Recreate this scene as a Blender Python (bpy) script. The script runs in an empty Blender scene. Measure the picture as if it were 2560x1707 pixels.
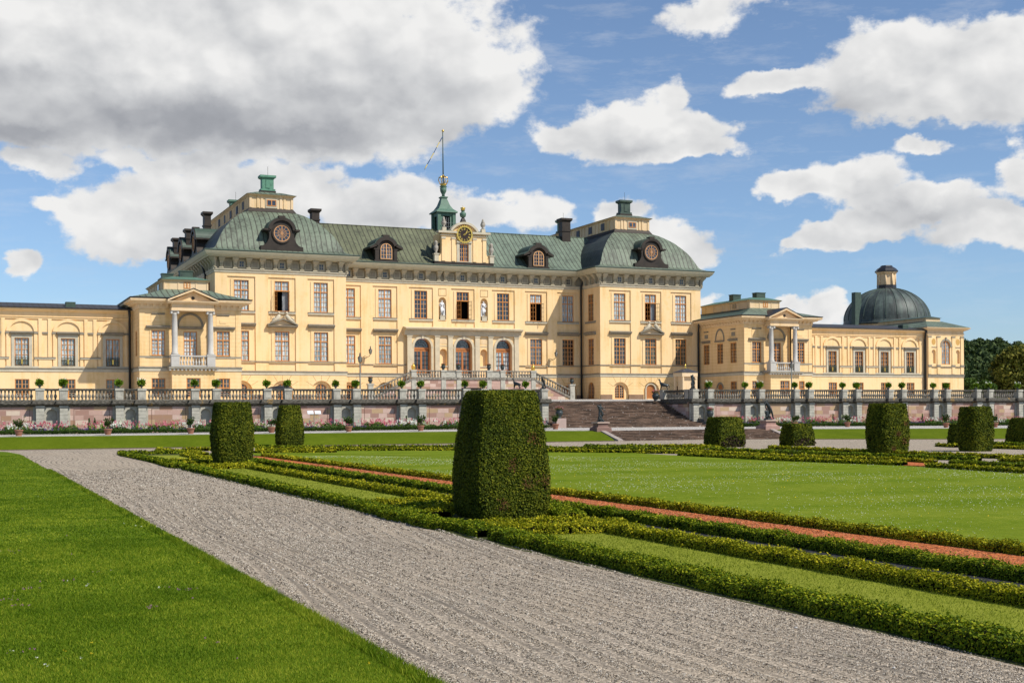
import bpy, math, random
import numpy as np
from mathutils import Matrix, Vector
random.seed(7); rng=np.random.default_rng(11)
sc=bpy.context.scene; COL=sc.collection
pi=math.pi
# ---------------------------------------------------------------- camera model
F=3174.; PSI=math.atan(1398/3174.); RHO=.00674; PX,PY=1280.,1030.6
S_,C_=math.sin(PSI),math.cos(PSI)
H=-2.456; X0=59.64
YW,YQ,YL,YP,YC=109.,135.2,140.4,145.7,150.9
def ray(px,py):
    dx,dy=px-PX,py-PY; u=(dx-RHO*dy)/F; v=-(RHO*dx+dy)/F
    return (S_+u*C_, C_-u*S_, v)
def W(px,py,Y):
    r=ray(px,py); return (r[0]/r[1]*Y, r[2]/r[1]*Y)
def zg(X,Y=0): return H-.0105*max(0,X-60)
def zm(X,Y):
    b=-1.634+.164*min(1,max(0,(Y-97.5)/8.)); return b-.007*max(0,X-60)
def G(px,py,fn=zg):
    r=ray(px,py); z=H
    for i in range(12):
        k=z/r[2]; z=fn(r[0]*k,r[1]*k)
    k=z/r[2]; return (r[0]*k,r[1]*k,z)
cam=bpy.data.cameras.new('camera'); co=bpy.data.objects.new('camera',cam); COL.objects.link(co)
cam.sensor_width=36; cam.lens=F/2560*36; cam.shift_y=(PY-853.5)/2560; cam.clip_start=.1; cam.clip_end=9000
R=Vector((C_,-S_,0)); U=Vector((0,0,1)); Fw=Vector((S_,C_,0))
cr=(R-RHO*U).normalized(); cu=(U+RHO*R).normalized()
co.matrix_world=Matrix(((cr.x,cu.x,-Fw.x,0),(cr.y,cu.y,-Fw.y,0),(cr.z,cu.z,-Fw.z,0),(0,0,0,1)))
sc.camera=co
# ---------------------------------------------------------------- node helpers
class NT:
    def __init__(s,nt): s.nt=nt; s.n=nt.nodes; s.l=nt.links
    def new(s,t,**k):
        n=s.n.new(t)
        for a,b in k.items():
            if a=='i':
                for kk,v in b.items():
                    if isinstance(v,bpy.types.NodeSocket): s.l.new(v,n.inputs[kk])
                    else: n.inputs[kk].default_value=v
            else: setattr(n,a,b)
        return n
    def math(s,op,a,b=0.,c=0.,clamp=False):
        return s.new('ShaderNodeMath',operation=op,use_clamp=clamp,i={0:a,1:b,2:c}).outputs[0]
    def vm(s,op,a,b=(0,0,0)):
        n=s.new('ShaderNodeVectorMath',operation=op,i={0:a,1:b}); return n.outputs[1] if op in('LENGTH','DISTANCE','DOT_PRODUCT') else n.outputs[0]
    def scale(s,v,sc_):
        return s.new('ShaderNodeVectorMath',operation='MULTIPLY',i={0:v,1:sc_}).outputs[0]
    def noise(s,v,scale,detail=4,rough=.55,out=0,dist=0.):
        return s.new('ShaderNodeTexNoise',i={'Vector':v,'Scale':scale,'Detail':detail,'Roughness':rough,'Distortion':dist}).outputs[out]
    def ramp(s,f,pts,interp='LINEAR'):
        n=s.new('ShaderNodeValToRGB',i={0:f}); e=n.color_ramp.elements; n.color_ramp.interpolation=interp
        while len(e)<len(pts): e.new(.5)
        for q,(p,c) in zip(e,pts):
            q.position=p; q.color=(c[0],c[1],c[2],1) if hasattr(c,'__len__') else (c,c,c,1)
        return n.outputs[0]
    def mix(s,f,a,b,blend='MIX'):
        n=s.new('ShaderNodeMix',data_type='RGBA',blend_type=blend,clamp_factor=True)
        for k,v in ((0,f),(6,a),(7,b)):
            if isinstance(v,bpy.types.NodeSocket): s.l.new(v,n.inputs[k])
            else: n.inputs[k].default_value=v if k==0 else (*v[:3],1)
        return n.outputs[2]
    def rng(s,f,a,b,c=0.,d=1.):
        return s.new('ShaderNodeMapRange',i={0:f,1:a,2:b,3:c,4:d}).outputs[0]
MATS={}
def mat(name,build,rough=.8,spec=.3,metal=0.):
    if name in MATS: return MATS[name]
    m=bpy.data.materials.new(name); m.use_nodes=True; t=NT(m.node_tree)
    b=m.node_tree.nodes['Principled BSDF']; b.inputs['Roughness'].default_value=rough
    b.inputs['Specular IOR Level'].default_value=spec; b.inputs['Metallic'].default_value=metal
    g=t.new('ShaderNodeNewGeometry'); pos=g.outputs['Position']
    r=build(t,pos,b,g)
    if r is not None:
        if isinstance(r,bpy.types.NodeSocket): t.l.new(r,b.inputs['Base Color'])
        else: b.inputs['Base Color'].default_value=(*r,1)
    MATS[name]=m; return m
def bump(t,b,h,strength=.4,dist=.02):
    n=t.new('ShaderNodeBump',i={'Strength':strength,'Distance':dist,'Height':h}); t.l.new(n.outputs[0],b.inputs['Normal'])
def varied(name,c,v=.12,scale=1.2,rough=.8,spec=.25,bm=0.,bs=8.,metal=0.,c2=None,stretch=(1,1,1)):
    def f(t,p,b,g):
        q=t.scale(p,stretch)
        n=t.noise(q,scale,6,.6); n2=t.noise(q,scale*9,3,.6)
        a=t.math('ADD',t.math('MULTIPLY',n,.7),t.math('MULTIPLY',n2,.3))
        d=c2 if c2 else tuple(x*(1-v*1.6) for x in c)
        u=tuple(min(1,x*(1+v)) for x in c)
        if bm: bump(t,b,t.noise(p,bs,5,.6),bm)
        return t.ramp(a,[(.3,d),(.5,c),(.7,u)])
    return mat(name,f,rough,spec,metal)
# ---------------------------------------------------------------- mesh builder
class MB:
    def __init__(s,T=None): s.v=[];s.f=[];s.mi=[];s.T=T;s.m=0;s.sm=[]
    def V(s,p):
        s.v.append(s.T(*p) if s.T else tuple(p)); return len(s.v)-1
    def face(s,idx,smooth=False): s.f.append(tuple(idx)); s.mi.append(s.m); s.sm.append(smooth)
    def poly(s,pts,smooth=False): s.face([s.V(p) for p in pts],smooth)
    def box(s,x0,x1,y0,y1,z0,z1):
        i=[s.V(p) for p in ((x0,y0,z0),(x1,y0,z0),(x1,y1,z0),(x0,y1,z0),(x0,y0,z1),(x1,y0,z1),(x1,y1,z1),(x0,y1,z1))]
        for q in ((3,2,1,0),(4,5,6,7),(0,1,5,4),(1,2,6,5),(2,3,7,6),(3,0,4,7)): s.face([i[k] for k in q])
    def frus(s,a,b):  # a,b = (x0,x1,y0,y1,z)
        i=[s.V(p) for r in (a,b) for p in ((r[0],r[2],r[4]),(r[1],r[2],r[4]),(r[1],r[3],r[4]),(r[0],r[3],r[4]))]
        for q in ((3,2,1,0),(4,5,6,7),(0,1,5,4),(1,2,6,5),(2,3,7,6),(3,0,4,7)): s.face([i[k] for k in q])
    def prism(s,prof,y0,y1):   # prof in (x,z), extruded in y
        a=[s.V((x,y0,z)) for x,z in prof]; b=[s.V((x,y1,z)) for x,z in prof]; n=len(prof)
        s.face(a); s.face(b[::-1])
        for k in range(n): s.face((a[k],b[k],b[(k+1)%n],a[(k+1)%n]))
    def prismx(s,prof,x0,x1):  # prof in (y,z), extruded in x
        a=[s.V((x0,y,z)) for y,z in prof]; b=[s.V((x1,y,z)) for y,z in prof]; n=len(prof)
        s.face(a[::-1]); s.face(b)
        for k in range(n): s.face((a[k],a[(k+1)%n],b[(k+1)%n],b[k]))
    def lathe(s,cx,cy,prof,seg=12,smooth=True,sq=False,sx=1.,sy=1.):
        rings=[]
        off=pi/4 if sq else 0
        for r,z in prof:
            rings.append([s.V((cx+sx*r*math.cos(2*pi*k/seg+off),cy+sy*r*math.sin(2*pi*k/seg+off),z)) for k in range(seg)])
        for a,b in zip(rings,rings[1:]):
            for k in range(seg): s.face((a[k],a[(k+1)%seg],b[(k+1)%seg],b[k]),smooth)
        s.face(rings[0][::-1]); s.face(rings[-1])
    def tube(s,pts,r,seg=6):
        P=[Vector(p) for p in pts]; rings=[]
        for i,p in enumerate(P):
            d=(P[min(i+1,len(P)-1)]-P[max(i-1,0)]).normalized()
            a=d.cross(Vector((0,0,1)));
            if a.length<.1: a=d.cross(Vector((1,0,0)))
            a.normalize(); b=d.cross(a); rr=r[i] if hasattr(r,'__len__') else r
            rings.append([s.V(tuple(p+a*rr*math.cos(2*pi*k/seg)+b*rr*math.sin(2*pi*k/seg))) for k in range(seg)])
        for a,b in zip(rings,rings[1:]):
            for k in range(seg): s.face((a[k],a[(k+1)%seg],b[(k+1)%seg],b[k]),True)
        s.face(rings[0][::-1]); s.face(rings[-1])
    def sweep(s,prof,path,closed=False):  # prof (offset outward, z); path plan points, outward = right-hand side
        n=len(path); P=[Vector(p) for p in path]; rows=[]
        def nrm(a,b): d=(b-a).normalized(); return Vector((d.y,-d.x))
        M=[]
        for i in range(n):
            if closed or 0<i<n-1:
                n1=nrm(P[i-1],P[i]); n2=nrm(P[i],P[(i+1)%n]); m=(n1+n2)/(1+n1.dot(n2))
            elif i==0: m=nrm(P[0],P[1])
            else: m=nrm(P[-2],P[-1])
            M.append(m)
        for o,z in prof: rows.append([s.V((p.x+m.x*o,p.y+m.y*o,z)) for p,m in zip(P,M)])
        e=n if closed else n-1
        for a,b in zip(rows,rows[1:]):
            for i in range(e): j=(i+1)%n; s.face((a[i],a[j],b[j],b[i]))
        if not closed:
            s.face([r[0] for r in rows]); s.face([r[-1] for r in rows][::-1])
    def wall(s,x0,x1,z0,z1,holes,d=0.,rev=.25):
        """flat wall in plane y=d with holes (xa,xb,za,zb[,arch])"""
        xs=sorted({x0,x1,*[h[0] for h in holes],*[h[1] for h in holes]}); zs=sorted({z0,z1,*[h[2] for h in holes],*[h[3] for h in holes]})
        xs=[x for x in xs if x0<=x<=x1]; zs=[z for z in zs if z0<=z<=z1]
        for xa,xb in zip(xs,xs[1:]):
            for za,zb in zip(zs,zs[1:]):
                cx,cz=(xa+xb)/2,(za+zb)/2
                if any(h[0]<cx<h[1] and h[2]<cz<h[3] for h in holes): continue
                s.poly(((xa,d,za),(xb,d,za),(xb,d,zb),(xa,d,zb)))
        for h in holes:
            xa,xb,za,zb=h[:4]
            if len(h)>4 and h[4]:
                r=(xb-xa)/2; cx=(xa+xb)/2; k=h[4]; zsp=zb-r*k; n=12
                arc=[(cx-r*math.cos(pi*i/n),zsp+r*k*math.sin(pi*i/n)) for i in range(n+1)]
                for i in range(n):
                    a,b=arc[i],arc[i+1]
                    c=(xa,zb) if i<n//2 else (xb,zb)
                    s.poly(((a[0],d,a[1]),(b[0],d,b[1]),(c[0],d,c[1])))
                    s.poly(((a[0],d,a[1]),(b[0],d,b[1]),(b[0],d+rev,b[1]),(a[0],d+rev,a[1])))
                ztop=zsp
            else:
                ztop=zb; s.poly(((xa,d,zb),(xb,d,zb),(xb,d+rev,zb),(xa,d+rev,zb)))
            s.poly(((xa,d,za),(xa,d,ztop),(xa,d+rev,ztop),(xa,d+rev,za))); s.poly(((xb,d,za),(xb,d,ztop),(xb,d+rev,ztop),(xb,d+rev,za)))
            s.poly(((xa,d,za),(xb,d,za),(xb,d+rev,za),(xa,d+rev,za)))
    def ring(s,cx,cz,r0,r1,y0,y1,a0=0.,a1=pi,n=14,kz=1.):
        pr=[]
        for i in range(n):
            A=a0+(a1-a0)*i/n; B=a0+(a1-a0)*(i+1)/n
            q=[(cx+r*math.cos(t),cz+kz*r*math.sin(t)) for r,t in ((r0,A),(r1,A),(r1,B),(r0,B))]
            s.poly([(x,y0,z) for x,z in q]); 
            s.poly([(q[1][0],y0,q[1][1]),(q[1][0],y1,q[1][1]),(q[2][0],y1,q[2][1]),(q[2][0],y0,q[2][1])])
            s.poly([(q[0][0],y0,q[0][1]),(q[0][0],y1,q[0][1]),(q[3][0],y1,q[3][1]),(q[3][0],y0,q[3][1])])
    def mesh(s,name,mats):
        me=bpy.data.meshes.new(name); me.from_pydata(s.v,[],s.f)
        mats=mats if isinstance(mats,(list,tuple)) else [mats]
        for m in mats: me.materials.append(m)
        me.polygons.foreach_set('material_index',s.mi); me.polygons.foreach_set('use_smooth',s.sm); me.update(); return me
    def build(s,name,mats,parent=None,loc=None):
        return link(name,s.mesh(name,mats),parent,loc)
def link(name,me,parent=None,loc=None,rotz=None):
    o=bpy.data.objects.new(name,me); COL.objects.link(o)
    if parent is not None: o.parent=parent
    if loc is not None: o.location=loc
    if rotz: o.rotation_euler.z=rotz
    return o
def thing(name,label,cat,loc=(0,0,0),group=None,rotz=0):
    o=link(name,None,None,loc,rotz); return tag(o,label,cat,group)
def tag(o,label,cat,group=None,kind=None):
    if label: o['label']=label
    if cat: o['category']=cat
    if group: o['group']=group
    if kind: o['kind']=kind
    return o
def struct(o): o['kind']='structure'; return o
def copy_tree(o,parent=None):
    c=o.copy(); COL.objects.link(c)
    if parent is not None: c.parent=parent
    for ch in [q for q in KIDS.get(o.name,[])]: copy_tree(ch,c)
    return c
KIDS={}
def reg(root):
    for o in COL.objects:
        pass
def clone(root,loc,label=None,group=None,scale=None,rotz=None):
    """copy a thing, its parts and their sub-parts"""
    def rec(o,par):
        c=o.copy(); COL.objects.link(c)
        if par is not None: c.parent=par
        for ch in o.children: rec(ch,c)
        return c
    r=rec(root,None); r.location=loc
    if rotz is not None: r.rotation_euler.z=rotz
    if scale is not None: r.scale=scale
    if label: r['label']=label
    if group: r['group']=group
    return r
ORD=['first','second','third','fourth','fifth','sixth','seventh','eighth','ninth','tenth','eleventh','twelfth','thirteenth','fourteenth','fifteenth','sixteenth','seventeenth','eighteenth']
# leaf cards -------------------------------------------------------------------
def cards(P,N,size,name,m,tilt=.8,aspect=1.6,bend=False):
    """one small folded leaf per point (P n,3 ; N outward)"""
    n=len(P); r=rng.normal(size=(n,3))*tilt; a=N+r; a/=np.linalg.norm(a,axis=1)[:,None]
    b=rng.normal(size=(n,3)); u=np.cross(a,b); u/=np.linalg.norm(u,axis=1)[:,None]; w=np.cross(a,u)
    s=(size*(.6+.8*rng.random(n)))[:,None] if np.isscalar(size) else (size*(.6+.8*rng.random(n)))[:,None]
    v=np.stack([P-u*s*.5, P+w*s*.5*aspect*.45, P+u*s*.5*aspect, P-w*s*.5*aspect*.45],1).reshape(-1,3)
    return rawmesh(name,v,np.arange(n*4).reshape(-1,4),m)
def rawmesh(name,v,f,m):
    me=bpy.data.meshes.new(name); k=f.shape[1]; nf=len(f)
    me.vertices.add(len(v)); me.vertices.foreach_set('co',np.ascontiguousarray(v,dtype=np.float32).ravel())
    me.loops.add(nf*k); me.loops.foreach_set('vertex_index',np.ascontiguousarray(f,dtype=np.int32).ravel())
    me.polygons.add(nf); me.polygons.foreach_set('loop_start',np.arange(nf,dtype=np.int32)*k); me.polygons.foreach_set('loop_total',np.full(nf,k,dtype=np.int32))
    me.materials.append(m); me.update(calc_edges=True); return me
def joinraw(name,items,m):
    """items: list of (verts, faces[n,4])"""
    vs=[];fs=[];o=0
    for v,f in items: vs.append(v); fs.append(f+o); o+=len(v)
    return rawmesh(name,np.concatenate(vs),np.concatenate(fs),m)
def cardarr(P,N,size,tilt=.8,aspect=1.6):
    n=len(P); a=N+rng.normal(size=(n,3))*tilt; a/=np.linalg.norm(a,axis=1)[:,None]
    b=rng.normal(size=(n,3)); u=np.cross(a,b); u/=np.linalg.norm(u,axis=1)[:,None]; w=np.cross(a,u)
    s=(size*(.6+.8*rng.random(n)))[:,None]
    v=np.stack([P-u*s*.5, P+w*s*.28*aspect, P+u*s*.5*aspect, P-w*s*.28*aspect],1).reshape(-1,3)
    return v,np.arange(n*4).reshape(-1,4)
# ================================================================ materials
def plaster(name,c,band=None):
    def f(t,p,b,g):
        n=t.noise(p,.35,5,.6); n2=t.noise(p,3.5,4,.6); st=t.noise(t.scale(p,(2.2,2.2,.18)),1.,4,.6)
        a=t.math('ADD',t.math('MULTIPLY',n,.4),t.math('ADD',t.math('MULTIPLY',n2,.15),t.math('MULTIPLY',st,.45)))
        col=t.ramp(a,[(.36,(c[0]*.86,c[1]*.80,c[2]*.66)),(.5,c),(.68,(min(1,c[0]*1.04),c[1]*1.05,c[2]*1.15))])
        pt=t.rng(t.noise(p,.8,2,.5),.68,.72)
        col=t.mix(t.math('MULTIPLY',pt,.35),col,(c[0],c[1]*.88,c[2]*.6))
        if band:
            z=t.new('ShaderNodeSeparateXYZ',i={0:p}).outputs[2]
            k=t.math('FRACT',t.math('DIVIDE',z,band)); line=t.math('LESS_THAN',k,.07)
            col=t.mix(t.math('MULTIPLY',line,.45),col,(c[0]*.55,c[1]*.45,c[2]*.35))
        bump(t,b,n2,.15,.02)
        return col
    return mat(name,f,.85,.2)
YEL=plaster('yellow_plaster',(.85,.605,.32))
YELB=plaster('yellow_plaster_ashlar',(.84,.59,.30),.42)
YELP=plaster('pale_yellow_plaster',(.74,.55,.33))
STONE=varied('sandstone_trim',(.52,.465,.35),.14,1.5,.85,.2,.2)
STONED=varied('grey_brown_stone',(.27,.24,.185),.2,2,.85,.2,.3)
GREYP=varied('grey_stone_pier',(.42,.40,.335),.2,2.2,.85,.2,.3,c2=(.23,.215,.18))
WHITE=varied('white_stone',(.66,.66,.66),.08,3,.6,.3)
GREYB=varied('balcony_grey',(.50,.475,.43),.08,2,.7,.3)
WOOD=varied('orange_window_wood',(.60,.25,.065),.12,3,.5,.3)
WOODL=varied('pale_orange_bar',(.66,.37,.17),.1,3,.5,.3)
OAK=varied('oak_door',(.45,.17,.05),.25,5,.45,.4,stretch=(6,6,.6))
BLACKM=varied('black_metal',(.018,.018,.02),.2,3,.45,.5)
DARKB=varied('dark_brown_copper',(.036,.027,.02),.35,1.4,.6,.3,.2,c2=(.016,.013,.01))
GOLD=varied('gilding',(.85,.55,.12),.15,4,.3,.5,metal=.85)
BRONZE=varied('dark_bronze',(.025,.032,.032),.4,5,.42,.6,.3,20,metal=.4,c2=(.015,.02,.02))
TERRA=varied('terracotta',(.29,.135,.085),.18,4,.8,.2,.2)
SLATE=varied('dark_slate',(.05,.05,.056),.2,2,.55,.4)
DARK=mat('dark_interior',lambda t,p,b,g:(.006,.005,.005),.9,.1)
NICHE=varied('shaded_niche_plaster',(.42,.42,.39),.1,2,.85,.2)
BLUEF=varied('blue_cloth',(.03,.08,.2),.1,3); YELF=varied('yellow_cloth',(.75,.55,.08),.1,3)
LICH=None
def dirty(t,p,b,g):
    n=t.noise(p,1.3,6,.65); n2=t.noise(t.scale(p,(1,1,3)),4,5,.7)
    col=t.ramp(n2,[(.3,(.035,.032,.026)),(.5,(.10,.092,.075)),(.7,(.25,.23,.19))])
    li=t.rng(t.noise(p,.9,4,.7),.6,.68); col=t.mix(t.math('MULTIPLY',li,.65),col,(.42,.25,.06))
    bump(t,b,n2,.4,.03); return col
DIRTY=mat('weathered_ledge_stone',dirty,.9,.15)
def railm(t,p,b,g):
    n2=t.noise(p,5,5,.7)
    bump(t,b,n2,.3,.02); return t.ramp(n2,[(.3,(.06,.053,.045)),(.5,(.21,.19,.155)),(.7,(.38,.35,.3))])
RAIL=mat('balustrade_stone',railm,.9,.15)
def brickmap(t,a,bb):
    return t.new('ShaderNodeCombineXYZ',i={0:a,1:bb,2:0.}).outputs[0]
def seam(name,ax,c,cd,w=.62,l=2.2,off=0.):
    def f(t,p,b,g):
        s=t.new('ShaderNodeSeparateXYZ',i={0:p}); across=s.outputs[ax]; oth=s.outputs[1-ax]
        up=t.math('ADD',t.math('MULTIPLY',s.outputs[2],1.),t.math('MULTIPLY',oth,.75 if ax==0 else .75))
        v=brickmap(t,t.math('ADD',up,200.),t.math('ADD',across,200.+off))
        br=t.new('ShaderNodeTexBrick',offset=.5,i={'Vector':v,'Color1':(1,1,1,1),'Color2':(.86,.86,.86,1),'Mortar':(.62,.62,.62,1),'Scale':1.,'Mortar Size':.02,'Mortar Smooth':.3,'Brick Width':l,'Row Height':w})
        n=t.noise(p,.45,6,.65); n2=t.noise(t.scale(p,(3,3,.8)),1.2,5,.65)
        a=t.math('ADD',t.math('MULTIPLY',n,.5),t.math('MULTIPLY',n2,.5))
        col=t.ramp(a,[(.36,cd),(.52,c),(.68,tuple(x*1.25 for x in c))])
        k=t.math('FRACT',t.math('DIVIDE',t.math('ADD',across,200.+off),w)); ln=t.math('LESS_THAN',k,.17)
        bump(t,b,ln,.5,.05)
        col=t.mix(1.,col,br.outputs[0],'MULTIPLY'); return t.mix(t.math('MULTIPLY',ln,.8),col,(.035,.03,.022))
    return mat(name,f,.6,.35)
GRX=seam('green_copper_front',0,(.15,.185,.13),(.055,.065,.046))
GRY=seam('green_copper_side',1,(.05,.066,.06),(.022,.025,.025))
OLX=seam('olive_copper_front',0,(.14,.15,.085),(.06,.067,.04))
BGX=seam('blue_green_copper_front',0,(.155,.20,.146),(.075,.098,.072))
BLX=seam('blackened_copper_roof',0,(.05,.05,.055),(.03,.03,.033))
GRP=varied('patina_copper',(.09,.165,.115),.2,2.5,.6,.35,c2=(.05,.12,.085))
GRD=varied('dark_patina_copper',(.05,.08,.058),.25,2,.55,.4,c2=(.02,.035,.03))
GRBRIGHT=varied('bright_verdigris',(.10,.24,.16),.25,2.5,.6,.3,c2=(.045,.11,.08))
def domem(t,p,b,g):
    n=t.noise(p,.6,5,.6); s=t.new('ShaderNodeSeparateXYZ',i={0:p})
    a=t.math('ARCTAN2',t.math('SUBTRACT',s.outputs[1],165.),t.math('SUBTRACT',s.outputs[0],X0+80.))
    k=t.math('FRACT',t.math('MULTIPLY',a,24/(2*pi))); st=t.noise(brickmap(t,t.math('MULTIPLY',a,3.),t.math('MULTIPLY',s.outputs[2],.15)),3.,3,.6)
    line=t.math('LESS_THAN',k,.06)
    kz=t.math('LESS_THAN',t.math('FRACT',t.math('MULTIPLY',s.outputs[2],2.2)),.08)
    col=t.ramp(t.math('ADD',t.math('MULTIPLY',n,.5),t.math('MULTIPLY',st,.5)),[(.38,(.028,.034,.031)),(.52,(.065,.085,.075)),(.66,(.115,.15,.125))])
    return t.mix(t.math('MULTIPLY',t.math('MAXIMUM',line,t.math('MULTIPLY',kz,.35)),.85),col,(.025,.03,.03))
DOME=mat('dome_copper',domem,.55,.4)
def sandm(t,p,b,g):
    s=t.new('ShaderNodeSeparateXYZ',i={0:p})
    v=brickmap(t,t.math('ADD',s.outputs[0],s.outputs[1]),t.math('ADD',s.outputs[2],40.))
    kw=dict(offset=.37,squash=.75,squash_frequency=3)
    br=t.new('ShaderNodeTexBrick',**kw,i={'Vector':v,'Color1':(0,0,0,1),'Color2':(1,1,1,1),'Mortar':(.5,.5,.5,1),'Scale':1.,'Mortar Size':.012,'Mortar Smooth':.1,'Brick Width':1.05,'Row Height':.40,'Bias':0.})
    n=t.noise(p,3,5,.65)
    col=t.ramp(br.outputs[0],[(0.,(.36,.215,.17)),(.17,(.48,.32,.26)),(.34,(.47,.33,.19)),(.5,(.58,.42,.35)),(.64,(.36,.22,.14)),(.78,(.50,.33,.27)),(.9,(.62,.50,.39))],'CONSTANT')
    col=t.mix(t.rng(n,.4,.8,0,.35),col,(.33,.2,.15))
    col=t.mix(t.math('MULTIPLY',br.outputs[1],.6),col,(.2,.13,.1))
    bump(t,b,br.outputs[1],-.3,.02); return col
SAND=mat('red_sandstone_blocks',sandm,.85,.2)
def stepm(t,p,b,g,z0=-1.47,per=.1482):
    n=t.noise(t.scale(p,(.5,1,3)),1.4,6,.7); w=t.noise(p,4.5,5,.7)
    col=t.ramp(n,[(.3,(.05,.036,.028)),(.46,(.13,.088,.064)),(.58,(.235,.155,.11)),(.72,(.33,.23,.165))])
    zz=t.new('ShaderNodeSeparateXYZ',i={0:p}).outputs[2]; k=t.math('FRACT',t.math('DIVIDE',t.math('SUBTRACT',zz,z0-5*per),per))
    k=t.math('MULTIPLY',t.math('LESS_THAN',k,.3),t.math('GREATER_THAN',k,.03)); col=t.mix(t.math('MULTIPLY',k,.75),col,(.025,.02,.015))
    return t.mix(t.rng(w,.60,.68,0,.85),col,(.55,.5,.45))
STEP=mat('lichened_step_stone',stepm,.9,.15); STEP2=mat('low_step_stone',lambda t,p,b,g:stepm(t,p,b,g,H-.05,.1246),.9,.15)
def rust(name,c):  # rusticated grey pier with horizontal joints
    def f(t,p,b,g):
        z=t.new('ShaderNodeSeparateXYZ',i={0:p}).outputs[2]; n=t.noise(p,2.5,5,.6)
        k=t.math('LESS_THAN',t.math('FRACT',t.math('DIVIDE',z,.29)),.12)
        col=t.ramp(n,[(.3,tuple(x*.72 for x in c)),(.5,c),(.7,tuple(x*1.12 for x in c))])
        return t.mix(t.math('MULTIPLY',k,.6),col,tuple(x*.35 for x in c))
    return mat(name,f,.9,.15)
RUST=rust('rusticated_pier_stone',(.44,.42,.35))
# glazing
def curtain(t,p,b,g):
    s=t.new('ShaderNodeSeparateXYZ',i={0:p}); q=t.math('ADD',s.outputs[0],s.outputs[1])
    w=t.math('SINE',t.math('ADD',t.math('MULTIPLY',q,21.),t.math('MULTIPLY',t.noise(p,1.3,3),9.)))
    n=t.noise(t.scale(p,(6,6,.9)),1.,4,.6); k=t.math('ADD',t.math('MULTIPLY',w,.12),n)
    b.inputs['Coat Weight'].default_value=.6; b.inputs['Coat Roughness'].default_value=.03
    k=t.math('ADD',k,t.math('MULTIPLY',t.math('SUBTRACT',t.new('ShaderNodeObjectInfo').outputs['Random'],.5),.2))
    return t.ramp(k,[(.3,(.15,.19,.20)),(.5,(.34,.41,.42)),(.68,(.62,.68,.69))])
CURT=mat('lace_curtain_behind_glass',curtain,.7,.3)
def glassd(t,p,b,g):
    n=t.math('ADD',t.noise(p,.9,3,.5),t.math('MULTIPLY',t.math('SUBTRACT',t.new('ShaderNodeObjectInfo').outputs['Random'],.5),.3)); b.inputs['Coat Weight'].default_value=.5
    bump(t,b,t.noise(p,3.,2,.5),.05,.05)
    return t.ramp(n,[(.4,(.012,.013,.016)),(.56,(.035,.034,.037)),(.7,(.12,.12,.125))])
GLASSD=mat('dark_old_glass',glassd,.06,.8)
def glassg(t,p,b,g):
    return t.ramp(t.noise(t.scale(p,(3,3,.8)),1.5,4,.6),[(.35,(.04,.045,.03)),(.6,(.11,.115,.09)),(.75,(.2,.2,.17))])
GLASSG=mat('greyish_blind_behind_glass',glassg,.15,.6)
# foliage
def leafm(name,c,c2,c3,rough=.7,spec=.1,trans=.25,zs=1.4,lf=.2):
    def f(t,p,b,g):
        r=g.outputs['Random Per Island']; n=t.noise(p,zs,4,.6)
        a=t.math('ADD',t.math('MULTIPLY',r,.5),t.math('MULTIPLY',t.math('ADD',.5,t.math('MULTIPLY',t.math('SUBTRACT',t.noise(p,zs*.35,3,.6),.5),lf/.2)),.2)); a=t.math('ADD',a,t.math('MULTIPLY',n,.3))
        col=t.ramp(a,[(.25,c),(.5,c2),(.75,c3)])
        # a little light passes through thin leaves
        tr=t.new('ShaderNodeBsdfTranslucent',i={0:t.mix(1.,col,(1.,1.15,.4),'MULTIPLY')})
        mx=t.new('ShaderNodeMixShader',i={0:trans,1:b.outputs[0],2:tr.outputs[0]})
        out=[q for q in t.n if q.type=='OUTPUT_MATERIAL'][0]; t.l.new(mx.outputs[0],out.inputs[0])
        return col
    return mat(name,f,rough,spec)
YEW=leafm('yew_foliage',(.022,.035,.003),(.072,.096,.006),(.175,.18,.012),trans=.12,lf=.5)
YEWR=leafm('browned_yew_twigs',(.05,.045,.012),(.13,.07,.025),(.22,.1,.04),trans=.15)
BOXL=leafm('box_hedge_leaves',(.035,.065,.003),(.115,.17,.006),(.33,.335,.015),trans=.2,zs=.9)
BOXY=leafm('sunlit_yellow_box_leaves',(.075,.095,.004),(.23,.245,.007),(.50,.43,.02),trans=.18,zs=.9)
FERN=leafm('fern_fronds',(.06,.11,.008),(.15,.24,.02),(.28,.38,.04))
TREEL=leafm('dark_tree_leaves',(.018,.032,.008),(.04,.065,.014),(.09,.12,.03),trans=.15,zs=.15)
TREEY=leafm('olive_tree_leaves',(.035,.045,.008),(.10,.11,.018),(.22,.2,.035),trans=.2,zs=.3)
WOODSL=leafm('forest_leaves',(.02,.036,.014),(.05,.08,.028),(.11,.145,.045),trans=.1,zs=.06)
BUSHL=leafm('bush_leaves',(.03,.06,.012),(.06,.11,.02),(.11,.17,.04))
CITR=leafm('citrus_leaves',(.015,.035,.006),(.04,.075,.015),(.09,.13,.03))
BARK=varied('bark',(.07,.05,.035),.3,3,.9,.1)
PINK=leafm('pink_petals',(.42,.05,.1),(.6,.12,.19),(.72,.32,.37),trans=.2)
WPET=leafm('white_petals',(.65,.65,.6),(.78,.78,.74),(.85,.85,.82),trans=.2)
PURP=leafm('purple_petals',(.07,.03,.14),(.13,.07,.22),(.24,.15,.33),trans=.2)
CLOV=leafm('clover_heads',(.5,.5,.42),(.68,.68,.6),(.8,.8,.72),trans=.1)
PCLOV=leafm('red_clover_heads',(.2,.07,.14),(.3,.12,.22),(.38,.2,.3),trans=.1)
YPET=leafm('yellow_petals',(.6,.4,.02),(.7,.5,.02),(.8,.6,.05),trans=.1)
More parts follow.
